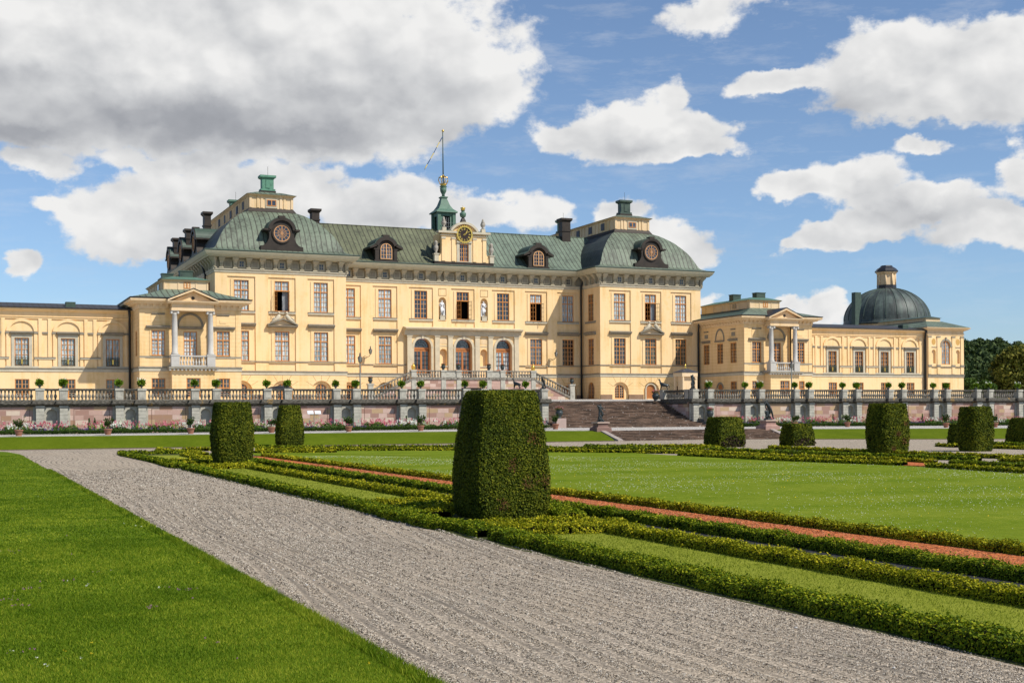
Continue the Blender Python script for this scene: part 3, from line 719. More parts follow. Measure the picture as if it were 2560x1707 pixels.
# roofs ------------------------------------------------------------------------
PR=[(-1.32,18.62),(-.6,18.78),(-.1,18.95),(.12,19.15),(.46,19.8),(.85,20.6),(1.3,21.3),(1.9,22.0),(2.5,22.65),(3.28,23.27),(4.0,23.75),(4.84,24.15)]
for x0,x1 in ((-32.27,-16.87),(17.08,32.29)):
    m=MB(); Yb=180
    for (ta,za),(tb,zb) in zip(PR,PR[1:]):
        A=[(X0+x0+ta,YP+ta,za),(X0+x1-ta,YP+ta,za),(X0+x1-ta,Yb,za),(X0+x0+ta,Yb,za)]; B=[(X0+x0+tb,YP+tb,zb),(X0+x1-tb,YP+tb,zb),(X0+x1-tb,Yb,zb),(X0+x0+tb,Yb,zb)]
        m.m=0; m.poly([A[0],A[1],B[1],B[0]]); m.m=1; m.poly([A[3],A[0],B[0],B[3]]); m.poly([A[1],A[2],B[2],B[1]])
    m.m=0; m.poly([B[0],B[1],B[2],B[3]])
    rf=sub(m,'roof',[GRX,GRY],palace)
    for f_ in rf.data.polygons: f_.use_smooth=True
    c=(x0+x1)/2; a0,a1=c-2.6,c+2.6
    m=MB(); m.frus((X0+a0-.35,X0+a1+.35,150.35,176,24.1),(X0+a0-.05,X0+a1+.05,150.65,176,24.55)); sub(m,'attic_base',DARKB,palace)
    m=MB(); m.box(X0+a0,X0+a1,150.7,176,24.5,26.0)
    m.sweep([(0,25.95),(.12,26.0),(.3,26.12),(.32,26.2),(0,26.25)],[(X0+a0,176),(X0+a0,150.7),(X0+a1,150.7),(X0+a1,176)])
    for x in (-2.5,-1.6,-1.15,1.15,1.6,2.5): m.box(X0+c+x-.14,X0+c+x+.14,150.62,150.72,24.6,25.98)
    for k in range(12):
        for X in (a0,a1): m.box(X0+X-.07,X0+X+.07,151.2+k*2.1,151.5+k*2.1,24.6,25.98); m.box(X0+X-.07,X0+X+.07,152.2+k*2.1,152.5+k*2.1,24.6,25.98)
    at=sub(m,'attic_storey',YELP,palace)
    m=MB(); m.box(X0+c-.72,X0+c+.72,150.62,150.7,24.62,25.72); sub(m,'attic_window_surround',STONE,at)
    link('attic_window',winmesh(1.15,.75,rb=2,cols=2)[0],palace,(c,150.52-RL[1],24.85-RL[2]))
    m=MB(); m.box(X0+c-.57,X0+c+.57,150.6,150.66,24.85,25.6); sub(m,'pane',GLASSD,at)
    for k in range(5):
        q=MB(); X=a0 if x0<0 else a0
        for yy in (154.2,157.9,161.7,165.5,169.3)[k:k+1]: q.box(X0+X-.09,X0+X-.0,yy-.45,yy+.45,24.8,25.75)
        sub(q,'attic_window',varied('grey_blue_attic_panes',(.10,.11,.13),.1,2),palace)
    m=MB(); m.frus((X0+a0-.42,X0+a1+.42,150.28,176,26.18),(X0+c-1.5,X0+c+1.5,151.8,176,26.68)); m.frus((X0+c-1.5,X0+c+1.5,151.8,176,26.66),(X0+c-.9,X0+c+.9,152.4,176,26.75)); sub(m,'attic_roof',GRX,palace)
    for yy,gg in ((152.9,GRBRIGHT if x0<0 else GRD),(172.,GRP)):
        m=MB(); cx,cy=X0+c,yy; m.m=1; m.box(cx-.95,cx+.95,cy-.6,cy+.6,26.5,26.98); m.m=0
        m.box(cx-.88,cx+.88,cy-.6,cy+.6,26.98,27.2); m.box(cx-.7,cx+.7,cy-.48,cy+.48,27.2,28.4); m.box(cx-.25,cx+.25,cy-.54,cy-.44,27.3,28.3); m.frus((cx-.7,cx+.7,cy-.48,cy+.48,28.4),(cx-.97,cx+.97,cy-.68,cy+.68,28.6)); m.box(cx-.97,cx+.97,cy-.68,cy+.68,28.6,28.85)
        m.m=1; m.tube([(cx+.1,cy,28.8),(cx+.1,cy,30.0)],.02,4)
        sub(m,'chimney',[gg,DARKB],palace)
def cchim(x,Y,wd,z0,z1,mt=DARKB):
    m=MB(); X=X0+x; m.box(X-wd/2,X+wd/2,Y-.6,Y+.6,z0,z1-.5); m.box(X-wd/2-.08,X+wd/2+.08,Y-.68,Y+.68,z0+(z1-z0)*.55,z0+(z1-z0)*.6); m.frus((X-wd/2,X+wd/2,Y-.6,Y+.6,z1-.5),(X-wd/2-.22,X+wd/2+.22,Y-.8,Y+.8,z1-.25)); m.box(X-wd/2-.22,X+wd/2+.22,Y-.8,Y+.8,z1-.25,z1); return sub(m,'chimney',mt,palace)
cchim(-17.7,156.6,.95,22.5,25.75); cchim(17.4,156.6,1.25,22.5,26.5)
cchim(-31.0+.2,158.5,.8,21.,24.9); cchim(-31.6,167.,.8,21,23.9); cchim(-31.6,177.,.8,21,24.)
# centre roof
PC=[(-1.32,18.62),(-.6,18.8),(0.,19.08),(.6,19.5),(1.2,20.0),(6.,24.05)]
for xa,xb,mt in ((-21.,0,OLX),(0,21.,BGX)):
    m=MB()
    for (ta,za),(tb,zb) in zip(PC,PC[1:]): m.poly([(X0+xa,YC+ta,za),(X0+xb,YC+ta,za),(X0+xb,YC+tb,zb),(X0+xa,YC+tb,zb)])
    m.poly([(X0+xa,YC+6,24.05),(X0+xb,YC+6,24.05),(X0+xb,YC+14,19.),(X0+xa,YC+14,19.)])
    m.box(X0+xa,X0+xb,YC+5.9,YC+6.1,24.03,24.12)
    sub(m,'roof',mt,palace)
# dormers
def centre_dormer(x):
    m=MB(front(150.2)); r=1.22; zc=20.35
    arc=[(x+r*math.cos(pi*i/14),zc+r*.95*math.sin(pi*i/14)) for i in range(15)]
    m.prism([(x-1.22,18.7),(x+1.22,18.7)]+arc,0,3.2)
    for s in (-1,1): m.box(x+s*1.22-.2,x+s*1.22+.2,-.12,.3,18.7,20.3); m.box(x+s*1.3-.28,x+s*1.3+.28,-.16,.3,20.2,20.36)
    m.box(x-1.55,x+1.55,-.2,.6,18.62,18.95)
    m.ring(x,20.4,1.05,1.5,-.3,3.4,n=16,kz=.95,a0=.28,a1=pi-.28)
    for s in (-1,1): m.prism([(x+s*1.25,20.6),(x+s*2.15,20.3),(x+s*2.15,20.48),(x+s*1.4,20.95)],-.3,3.0)
    m.box(x-.42,x+.42,-.25,.6,21.75,22.05)
    d=sub(m,'dormer',DARKB,palace)
    m=MB(front(150.2)); m.ring(x,20.42,1.5,1.6,-.2,3.5,n=16,kz=.95,a0=.3,a1=pi-.3)
    for s in (-1,1): m.prism([(x+s*1.3,20.98),(x+s*2.17,20.5),(x+s*2.17,20.56),(x+s*1.3,21.06)],-.28,3.2)
    sub(m,'dormer_roof',GRD,d)
    wm=winmesh(1.5,1.95,arch=.95,rb=4,fr=WOODL); o=link('dormer_window',wm[0],d,(x,150.2-.22-RL[1],19.05-RL[2])); link('pane',wm[2](GLASSD),d,(x,150.2-.18-RL[1],19.05-RL[2]))
centre_dormer(-10.4); centre_dormer(10.4)
def round_dormer(T,x,lbl=None):
    m=MB(T); zc=20.92
    m.box(x-2.5,x+2.5,-.1,1.5,18.75,19.42)
    L=[(2.35,19.42),(2.0,19.55),(1.72,19.85),(1.5,20.3),(1.45,20.8),(1.55,21.1),(1.95,21.2),(1.95,21.42)]
    arc=[(1.42*math.cos(pi*i/14),21.35+1.25*math.sin(pi*i/14)) for i in range(15)]
    m.prism([(x+a,b) for a,b in L]+[(x+a,b) for a,b in arc]+[(x-a,b) for a,b in L[::-1]],0,3.6)
    m.ring(x,21.3,1.25,1.62,-.22,3.8,n=16,kz=.9); 
    for s in (-1,1): m.box(x+s*1.8-.32,x+s*1.8+.32,-.22,3.,21.22,21.42)
    m.box(x-.38,x+.38,-.25,.6,22.55,22.95); m.ring(x,zc,.98,1.16,-.14,0,a0=0,a1=2*pi,n=24)
    d=sub(m,'round_window_dormer',DARKB,palace)
    m=MB(T); m.ring(x,zc,.86,.98,-.1,.02,a0=0,a1=2*pi,n=24); m.ring(x,zc,.46,.52,-.08,.0,a0=0,a1=2*pi,n=20); m.ring(x,zc,.04,.14,-.1,.0,a0=0,a1=2*pi,n=10)
    for k in range(12):
        a=2*pi*k/12+.0; c,s=math.cos(a),math.sin(a); w_=.05 if k in(3,9) else .022
        m.prism([(x+.12*c-w_*s,zc+.12*s+w_*c),(x+.12*c+w_*s,zc+.12*s-w_*c),(x+.9*c+w_*s,zc+.9*s-w_*c),(x+.9*c-w_*s,zc+.9*s+w_*c)],-.08,-.03)
    sub(m,'round_window',varied('faded_orange_bar',(.50,.27,.13),.1,3),d)
    m=MB(T); m.poly([(x+.98*math.cos(2*pi*i/24),-.02,zc+.98*math.sin(2*pi*i/24)) for i in range(24)]); sub(m,'pane',GLASSD,d)
    m=MB(T); m.ring(x,21.3,1.62,1.7,-.1,4.2,n=16,kz=.9,a0=.1,a1=pi-.1); sub(m,'dormer_roof',GRD,d)
round_dormer(front(YP-.15),-24.56); round_dormer(front(YP-.15),24.66)
for y in (158.2,168.,178.): round_dormer(leftf(-32.4),y)
# clock gable -------------------------------------------------------------------
Yg=YC-.7; T=front(Yg)
m=MB(T); m.box(-4.05,4.05,-.12,.6,18.6,19.1); sub(m,'gable_base',DARKB,palace)
m=MB(T); m.wall(-3.05,3.05,19.1,22.75,[(-.62,.62,19.2,21.42)],0,.25); m.box(-3.05,3.05,.5,.62,19.1,22.75)
m.poly([(-3.05,0,19.1),(-3.05,3,19.1),(-3.05,3,22.75),(-3.05,0,22.75)]); m.poly([(3.05,0,19.1),(3.05,3,19.1),(3.05,3,22.75),(3.05,0,22.75)])
for s in (-1,1):
    m.prism([(s*3.05,19.1),(s*4.0,19.1),(s*4.0,19.55)]+[(s*(3.05+.95*(1-math.sin(a))),19.55+.95*(1-math.cos(a))) for a in (.3,.6,.9,1.2,1.5)]+[(s*3.05,20.9)],.0,.35)
    for x in (1.45,2.8): m.box(s*x-.24,s*x+.24,-.1,.01,19.2,22.2)
gb=sub(m,'clock_gable',YEL,palace)
m=MB(T)
for s in (-1,1):
    for x in (1.45,2.8): m.box(s*x-.3,s*x+.3,-.16,.0,22.0,22.22)
    m.box(s*3.4-.36-.35*(s<0)*0,s*3.4+.36,-.0,.01,19.1,19.12)
    m.box(s*1.75-1.5,s*1.75+1.5,-.14,.3,22.4,22.5); m.box(s*3.78-.28,s*3.78+.28,-.2,.36,19.1,20.0); m.box(s*3.78-.36,s*3.78+.36,-.26,.42,19.95,20.08)
    m.box(s*2.3-1.25,s*2.3+1.25,-.35,.6,22.72,22.98)
    m.box(s*2.68-.26,s*2.68+.26,-.1,.4,22.98,23.45)
m.ring(0,21.7,2.05,2.32,-.35,.6,a0=.6,a1=pi-.6,n=16,kz=1.08)
m.wall(-1.0,1.0,19.1,21.8,[(-.62,.62,19.2,21.42)],-.06,.06); m.box(-1.05,1.05,-.2,.0,21.55,21.75)
sub(m,'gable_trim',STONE,gb)
m=MB(T); m.prism([(-1.75,22.7),(1.75,22.7)]+[(2.1*math.cos(a),21.7+2.25*math.sin(a)) for a in (.7,1.0,1.3,1.57,1.84,2.14,2.44)],.0,.4); sub(m,'arched_pediment',YEL,gb)
window(palace,0,19.2,1.24,2.22,GLASSD,('f',Yg+.05),rb=4)
# ribbed barrel roof behind the gable
m=MB(front(Yg+.6)); 
for i in range(14):
    a,b=pi*i/14,pi*(i+1)/14
    m.poly([(3.35*math.cos(a),0,20.4+2.7*math.sin(a)),(3.35*math.cos(b),0,20.4+2.7*math.sin(b)),(3.35*math.cos(b),6,20.4+2.7*math.sin(b)),(3.35*math.cos(a),6,20.4+2.7*math.sin(a))])
m.box(-3.35,-3.3,0,6,18.8,20.4); m.box(3.3,3.35,0,6,18.8,20.4)
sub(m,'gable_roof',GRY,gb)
m=MB(T)
for s in (-1,1):
    m.lathe(s*2.68,.15,[(.12,23.45),(.24,23.5),(.12,23.6),(.3,23.85),(.34,24.1),(.2,24.3),(.26,24.36),(.12,24.45),(.16,24.6),(.03,24.8)],10)
    m.lathe(s*3.78,.08,[(.13,20.08),(.25,20.12),(.12,20.25),(.3,20.6),(.33,20.95),(.18,21.15),(.26,21.25),(.2,21.4),(.26,21.5),(.08,21.7)],10)
sub(m,'stone_urn',varied('old_grey_stone_urn',(.35,.32,.27),.2,3),gb)
m=MB(T); m.m=1; m.box(-.3,.3,0,.6,23.9,24.35); m.frus((-.3,.3,0,.6,24.35),(-.15,.15,.15,.45,24.8)); m.m=0; m.lathe(0,.3,[(.12,24.8),(.36,24.95),(.42,25.2),(.42,25.4),(.22,25.5),(.2,25.65),(.3,25.7)],10)
m.m=2; m.lathe(0,.3,[(.22,25.7),(.26,25.8),(.34,26.05),(.3,26.1),(.1,26.05)],8); m.tube([(0,.3,26.),(0,.3,26.35)],.03,5)
sub(m,'crowned_urn',[GRP,DARKB,GOLD],gb)
# clock
zc=22.62; m=MB(T); m.poly([(.92*math.cos(2*pi*i/32),-.2,zc+.92*math.sin(2*pi*i/32)) for i in range(32)]); m.ring(0,zc,.9,1.0,-.22,0,a0=0,a1=2*pi,n=32)
ck=sub(m,'clock',varied('black_clock_dial',(.035,.022,.018),.2,3,.4),gb)
m=MB(T); m.ring(0,zc,.9,1.06,-.3,-.1,a0=0,a1=2*pi,n=36); m.ring(0,zc,.08,.12,-.26,-.2,a0=0,a1=2*pi,n=10)
for k in range(24):
    a=2*pi*k/24; m.ring(1.07*math.cos(a),zc+1.07*math.sin(a),.0,.085,-.28,-.16,a0=0,a1=2*pi,n=6)
NUM=['XII','I','II','III','IIII','V','VI','VII','VIII','IX','X','XI']
for k,sx in enumerate(NUM):
    a=pi/2-2*pi*k/12; wd={'I':.05,'V':.1,'X':.1}; tot=sum(wd[c] for c in sx); x=-tot/2
    def q(u,v,a=a): # local numeral coords: v radial, u tangential
        return (math.cos(a)*(.7+v)+math.sin(a)*u, zc+math.sin(a)*(.7+v)-math.cos(a)*u)
    for c in sx:
        w_=wd[c]
        def bar(u0,u1,t=.018):
            pts=[q(u0-t,-.13),q(u0+t,-.13),q(u1+t,.13),q(u1-t,.13)]; m.poly([(p[0],-.225,p[1]) for p in pts])
        if c=='I': bar(x+.025,x+.025)
        if c=='V': bar(x+.05,x+.01); bar(x+.05,x+.09)
        if c=='X': bar(x+.01,x+.09); bar(x+.09,x+.01)
        x+=w_
def hand(ang,L,w_):
    a=math.radians(ang); c,s=math.cos(a),math.sin(a); m.poly([(p*c-q_*s,-.25,zc+p*s+q_*c) for p,q_ in ((-.2,-w_),(L*.6,-w_*1.3),(L,0),(L*.6,w_*1.3),(-.2,w_))])
hand(50,.82,.035); hand(38,.56,.05)
for s in (-1,0,1): m.lathe(s*.22,-.2,[(.02,23.72),(.1,23.78),(.03,23.95-.08*abs(s))],6)
sub(m,'gilded_ring_and_numerals',GOLD,ck)
# cupola with crown and flag pole
m=MB(); cx,cy=X0,157.5; 
q=1.05
for sx in (-1,1):
    for sy in (-1,1): m.box(cx+sx*q-.22,cx+sx*q+.22,cy+sy*q-.22,cy+sy*q+.22,23.6,26.35)
m.box(cx-q,cx+q,cy-q,cy+q,23.6,24.1); m.box(cx-q-.1,cx+q+.1,cy-q-.1,cy+q+.1,25.9,26.4)
m.box(cx-q+.15,cx-.5,cy-q-.05,cy-q+.1,24,26); m.box(cx+.5,cx+q-.1,cy-q-.05,cy-q+.1,24,26); m.box(cx-q-.05,cx-q+.1,cy-q,cy-.5,24,26); m.box(cx-q-.05,cx-q+.1,cy+.5,cy+q,24,26)
prof=[(1.5*1.41,26.35),(1.46*1.41,26.5),(1.02*1.41,26.85),(.68*1.41,27.4),(.48*1.41,28.),(.36*1.41,28.35),(.48*1.41,28.4),(.48*1.41,28.55),(.3*1.41,28.6)]
m.lathe(cx,cy,prof,4,False,True)
m.lathe(cx,cy,[(.22,28.55),(.2,28.9),(.26,29.0),(.42,29.3),(.46,29.7),(.3,29.75),(.5,29.85),(.5,29.95),(.22,30.0)],10)
cu_=sub(m,'cupola',GRP,palace)
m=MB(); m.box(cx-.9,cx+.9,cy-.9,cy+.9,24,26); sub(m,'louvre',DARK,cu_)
m=MB()
for k in range(5): m.box(cx-.5+k*.25-.02,cx-.5+k*.25+.02,cy-1.2,cy-1.16,24.1,25.7)
for k in range(3): m.box(cx-.75,cx+3.2,cy-1.6,cy-1.56,23.9+k*.5,23.93+k*.5)
for k in range(5): m.box(cx+1.2+k*.5-.02,cx+1.2+k*.5+.02,cy-1.6,cy-1.56,23.6,24.9)
sub(m,'railing',varied('galvanised_rail',(.2,.22,.22),.1,2),cu_)
m=MB(); m.lathe(cx,cy,[(.3,30.0),(.42,30.1),(.4,30.3),(.2,30.35)],12)
for k in range(8):
    a=2*pi*k/8; c,s=math.cos(a),math.sin(a); m.tube([(cx+.4*c,cy+.4*s,30.2),(cx+.68*c,cy+.68*s,30.75),(cx+.6*c,cy+.6*s,31.1),(cx+.12*c,cy+.12*s,31.35)],.055,5)
m.lathe(cx,cy,[(.02,31.3),(.14,31.42),(.02,31.55)],8); m.lathe(cx,cy,[(.02,37.1),(.17,37.25),(.17,37.35),(.02,37.5)],8)
sub(m,'gilded_crown',GOLD,cu_)
m=MB(); m.tube([(cx,cy,30.2),(cx-.03,cy,37.2)],[.09,.06],6); sub(m,'flag_pole',GRD,cu_)
m=MB()
pts=[(cx-.05-2.6*u,cy-.05+.05*math.sin(u*9),36.55-4.6*u) for u in [i/12 for i in range(13)]]
m.tube(pts,[.05,.06,.055,.05,.06,.05,.06,.055,.05,.06,.055,.07,.02],5)
m.mi=[0 if (i//5)%4 in(0,1) else 1 for i in range(len(m.f))]
sub(m,'rolled_pennant',[BLUEF,YELF],cu_)
# portal ------------------------------------------------------------------------
T=front(YC)
m=MB(T); hs=[(c-1.12,c+1.12,4.2,9.42,1) for c in (-5.55,.03,5.6)]+[(c-.48,c+.48,5.95,8.1,1) for c in (-2.75,2.8)]
m.wall(-7.6,7.6,4.2,9.9,hs,-.3,.62)
for c in (-2.75,2.8): m.box(c-.48,c+.48,.2,.25,5.9,8.2)
sub(m,'portal_wall',YEL,palace)
m=MB(T)
for x in (-7.3,-3.6,-1.82,1.86,3.7,7.35):
    m.box(x-.31,x+.31,-.5,-.29,4.2,9.6); m.box(x-.38,x+.38,-.56,-.29,9.6,9.78)
for c in (-5.55,.03,5.6):
    m.ring(c,8.3,1.12,1.42,-.42,-.28,n=16); m.box(c-1.5,c-1.12,-.42,-.28,8.15,8.32); m.box(c+1.12,c+1.5,-.42,-.28,8.15,8.32)
    for s in (-1,1): m.box(c+s*1.28-.14,c+s*1.28+.14,-.4,-.28,4.2,8.15)
    m.box(c-.14,c+.14,-.5,-.28,9.35,9.85)
for c in (-2.75,2.8):
    m.box(c-.72,c+.72,-.34,-.29,8.42,8.5); m.box(c-.6,c+.6,-.4,-.29,5.8,5.95)
m.prismx([(0,9.78),(-.55,9.78),(-.55,10.0),(-.62,10.05),(-.62,10.32),(-.75,10.4),(-1.15,10.5),(-1.2,10.66),(0,10.86)],-8.0,8.0)
for k in range(46): x=-7.9+k*.35; m.box(x,x+.17,-.86,-.6,10.33,10.44)
po=sub(m,'portal_entablature',varied('cream_portal_stone',(.60,.51,.355),.12,1.5,.85,.2,.2),palace)
m=MB(T)
for c in (-2.75,2.8): m.box(c-.5,c+.5,-.33,-.29,8.75,9.5)
sub(m,'portal_panel',YELP,po)
for c,gl in ((-5.55,GLASSD),(.03,GLASSD),(5.6,CURT)):
    m=MB(T); y0,y1=.2,.3; m.box(c-1.12,c+1.12,y0,y1,7.95,8.25)
    for s in (-1,1):
        m.box(c+s*1.02-.1,c+s*1.02+.1,y0,y1,4.2,8.0); m.box(c+s*.06-.06,c+s*.06+.06,y0,y1,4.2,8.0); m.box(min(c+s*.1,c+s*1.0),max(c+s*.1,c+s*1.0),y0,y1,4.2,5.5); m.box(min(c+s*.1,c+s*1.0),max(c+s*.1,c+s*1.0),y0,y1,7.75,8.0)
        m.box(c+s*.52-.03,c+s*.52+.03,y0+.02,y1,5.5,7.8)
        for r in range(1,4): m.box(c-1.0,c+1.0,y0+.02,y1,5.5+r*.56-.025,5.5+r*.56+.025)
    m.ring(c,8.25,1.02,1.12,y0,y1,n=14)
    d=sub(m,'portal_door',OAK,palace); d['label']='tall arched double door of oak with glazed upper leaves'
    q=MB(T); q.poly([(c-1.1,.27,5.4),(c+1.1,.27,5.4),(c+1.1,.27,7.9),(c-1.1,.27,7.9)]); sub(q,'pane',gl,d)
    q=MB(T); q.poly([(c+1.1*math.cos(pi*i/14),.28,8.25+1.1*math.sin(pi*i/14)) for i in range(15)]); sub(q,'fanlight',GLASSD,d)
    q=MB(T)
    for r in (.35,.7): q.ring(c,8.25,r-.015,r+.015,.24,.27,n=12)
    for k in range(1,6): a=pi*k/6; q.prism([(c+.35*math.cos(a)-.015,8.25+.35*math.sin(a)),(c+.35*math.cos(a)+.015,8.25+.35*math.sin(a)),(c+1.05*math.cos(a)+.015,8.25+1.05*math.sin(a)),(c+1.05*math.cos(a)-.015,8.25+1.05*math.sin(a))],.24,.27)
    sub(q,'fanlight_bars',BLACKM,d)
# statue niches in the centre block : shallow hollows between the windows
for c in (-2.72,3.0):
    m=MB(T); m.wall(c-.52,c+.52,11.76,14.67,[(c-.5,c+.5,11.78,14.65,1)],-.004,.5); m.poly([(c-.6,.46,11.7),(c+.6,.46,11.7),(c+.6,.46,14.7),(c-.6,.46,14.7)]) ; m.box(c-.52,c+.52,-.08,.4,11.7,11.8)
    sub(m,'statue_niche',YEL,palace)
    m=MB(T); m.m=0
    for a,b,cc,dd in ((c-.53,c+.53,15.7,15.73),(c-.53,c+.53,14.85,14.88)): m.box(a,b,-.04,-.02,cc,dd)
    for a in (c-.53,c+.5): m.box(a,a+.03,-.04,-.02,14.85,15.73)
    sub(m,'niche_panel_line',GROOV,palace)
# downspouts
for x,Y in ((16.75,YC-.45),(31.8,YP-.2)):
    m=MB(); X=X0+x
    m.tube([(X+.25,Y-.7,18.4),(X+.15,Y-.5,17.6),(X,Y,16.4),(X,Y,1.5)] if x<20 else [(X-.35,Y-.7,11.9),(X-.2,Y-.4,11.2),(X,Y,10.5),(X,Y,1.5)],.13,6); sub(m,'downspout',BLACKM,palace)
m=MB(); m.tube([(X0-32.9,153.0,18.3),(X0-32.6,151.5,17.4),(X0-32.5,150.5,16.3),(X0-32.5,150.5,8)],.12,6); sub(m,'downspout',BLACKM,palace)
# ================================================================ wing pavilions and wings
ASH=YELB
def small_window(parent,x,z,g,Y): return window(parent,x,z,1.4,2.62,g,('f',Y),tr=.64,rb=4)
def wingpav(c,left,gl):
    x0,x1=c-5.24,c+5.24; T=front(YQ)
    m=MB(T); hs=[(c+o-.7,c+o+.7,6.14,8.76) for o in (-3.34,3.34)]+[(c-2.0,c+2.0,5.0,10.85)]+[(c+o-.7,c+o+.7,1.8,3.78) for o in (-3.34,3.34)]
    m.wall(x0,x1,LV,11.1,hs,0,.25); m.wall(c-2.0,c+2.0,5.0,10.85,[(c-.7,c+.7,6.14,8.72)],.45,.25)
    for a in (c-2.0,c+2.0): m.poly([(a,0,5),(a,.45,5),(a,.45,10.85),(a,0,10.85)])
    for s in (-1,1):  # corner ashlar strips and raised fields
        m.box(c+s*4.95-.28 if s>0 else c-5.23,c+5.23 if s>0 else c-4.67,-.05,.0,5.0,10.9)
        o=c+s*3.34; m.wall(o-.86,o+.86,6.14,8.9,[(o-.7,o+.7,6.14,8.76)],-.04,.04); m.box(o-.72,o+.72,-.03,0,9.35,10.35); m.box(o-.35,o+.35,-.07,0,9.6,9.95)
    w_=sub(m,'pavilion_wall',YELB,palace)
    m=MB(leftf(x0) if not left else leftf(x0)); L=YP if not left else YL+3
    ys=(137.6,140.7,143.95)
    if not left:
        m.wall(YQ,YP,LV,11.1,[(y-.7,y+.7,6.14,8.76) for y in ys]+[(ys[0]-.7,ys[0]+.7,1.8,3.78),(ys[2]-.7,ys[2]+.7,1.8,3.78),(ys[1]-.6,ys[1]+.6,1.5,3.5,1)],0,.25)
    else: m.wall(YQ,YL+1,LV,11.1,[(ys[0]-.5,ys[0]+.7,6.14,8.76)],0,.25)
    sub(m,'side_wall',YELB,palace)
    if not left:
        for y in ys: window(palace,y,6.14,1.4,2.62,GLASSG,('l',x0),tr=.64)
        for y in (ys[0],ys[2]): window(palace,y,1.8,1.4,1.98,GLASSD,('l',x0),rb=4)
        m=MB(leftf(x0)); m.box(ys[1]-.6,ys[1]+.6,.15,.2,1.4,3.6); sub(m,'side_door',OAK,palace)
        m=MB(leftf(x0)); y=ys[1]
        for k in (0,2): m.prismx([(.0,8.95),(-.3,9.1),(-.34,9.2),(0,9.3)],ys[k]-.95,ys[k]+.95); m.prismx([(.0,10.38),(-.12,10.42),(-.16,10.5),(0,10.56)],ys[k]-.5,ys[k]+.5); m.box(ys[k]-.4,ys[k]+.4,-.03,0,9.6,10.1)
        m.prismx([(0,8.98),(-.2,9.0),(-.22,9.15),(0,9.2)],y-1.05,y+1.05); m.ring(y,9.2,.9,1.06,-.08,0,n=14,kz=1.45)
        m.ring(y,2.9,.62,.85,-.05,.0,n=12); sub(m,'window_hood',STONED,palace)
    else: window(palace,ys[0]+.1,6.14,1.2,2.62,GLASSD,('l',x0),tr=.64)
    m=MB(rightf(x1)); m.wall(YQ,YP,LV,11.1,[],0,.25); sub(m,'side_wall',YELB,palace)
    for o,g in zip((-3.34,3.34),gl[:2]): small_window(palace,c+o,6.14,g,YQ)
    window(palace,c,6.14,1.4,2.58,gl[2],('f',YQ+.45),tr=.64)
    for o in (-3.34,3.34): window(palace,c+o,1.8,1.4,1.98,GLASSD,('f',YQ),rb=4,tr=.5,rt=2)
    m=MB(T)
    for s in (-1,1):
        o=c+s*3.34; m.prismx([(.0,8.93),(-.12,8.93),(-.3,9.08),(-.34,9.18),(0,9.26)],o-1.22,o+1.22); m.prismx([(.0,10.38),(-.12,10.42),(-.16,10.5),(0,10.56)],o-.66,o+.66)
    m.prismx([(.46,8.93),(.3,8.95),(.1,9.08),(.08,9.16),(.46,9.22)],c-1.2,c+1.2); m.ring(c,9.2,1.18,1.4,.36,.46,n=18,kz=1.05)
    sub(m,'window_hood',STONED,palace)
    pth=[(X0+x0,YP),(X0+x0,YQ),(X0+x1,YQ),(X0+x1,YP)]
    band('plinth_band',[(0,4.52),(.07,4.52),(.07,4.86),(0,4.86)],STONE,pth); band('band_cap',[(0,4.86),(.15,4.87),(.15,4.95),(0,5.0)],STONED,pth)
    for a,b in ((x0,c-2.2),(c+2.2,x1)):
        m=MB(T); m.box(a,b,-.1,0,6.0,6.08); m.m=1; m.box(a,b,-.07,0,5.9,6.0); sub(m,'string_course',[STONED,STONE],palace)
    band('cornice',[(0,10.98),(.06,11.0),(.08,11.08),(.12,11.42),(.5,11.5),(.58,11.6),(.95,11.72),(1.0,11.9),(.9,12.02),(0,12.05)],YELP,pth)
    band('gutter',[(.8,12.0),(1.02,12.0),(1.05,12.1),(.6,12.16)],BLACKM,pth)
    cq=MB(); cq.prismx([(0,11.1-11.1),(-.12,.02),(-.2,.2),(-.42,.32),(-.46,.4),(0,.4)],0,.27); cqm=cq.mesh('corbel',YELP)
    for i in range(17):
        x=x0+.12+i*.63
        if abs(x-c)<2.3 or x>x1: continue
        link('corbel',cqm,palace,(x,YQ-YC,11.1-1.5))
    if not left:
        for i in range(17): x=YQ+.4+i*.62; link('corbel',cqm,palace,(x0,x-YC,11.1-1.5),-pi/2)
    # roof, attic
    RP=[(-1.0,12.08),(0,12.35),(1.4,12.75),(3.0,13.35)]; m=MB(); Yb=YP+6
    for (ta,za),(tb,zb) in zip(RP,RP[1:]):
        A=[(X0+x0+ta,YQ+ta,za),(X0+x1-ta,YQ+ta,za),(X0+x1-ta,Yb,za),(X0+x0+ta,Yb,za)]; B=[(X0+x0+tb,YQ+tb,zb),(X0+x1-tb,YQ+tb,zb),(X0+x1-tb,Yb,zb),(X0+x0+tb,Yb,zb)]
        m.m=0; m.poly([A[0],A[1],B[1],B[0]]); m.m=1; m.poly([A[3],A[0],B[0],B[3]]); m.poly([A[1],A[2],B[2],B[1]])
    m.poly([B[0],B[1],B[2],B[3]])
    sub(m,'roof',[BGX,GRD],palace)
    a0,a1=c-2.36,c+2.36
    m=MB(); m.box(X0+a0,X0+a1,YQ+2.95,YQ+14.5,13.1,14.25); m.sweep([(0,14.2),(.1,14.22),(.22,14.36),(0,14.42)],[(X0+a0,YQ+14.5),(X0+a0,YQ+2.95),(X0+a1,YQ+2.95),(X0+a1,YQ+14.5)])
    for x in (-2.25,-.8,1.05,2.25): m.box(X0+c+x-.05,X0+c+x+.05,YQ+2.9,YQ+2.96,13.3,14.2)
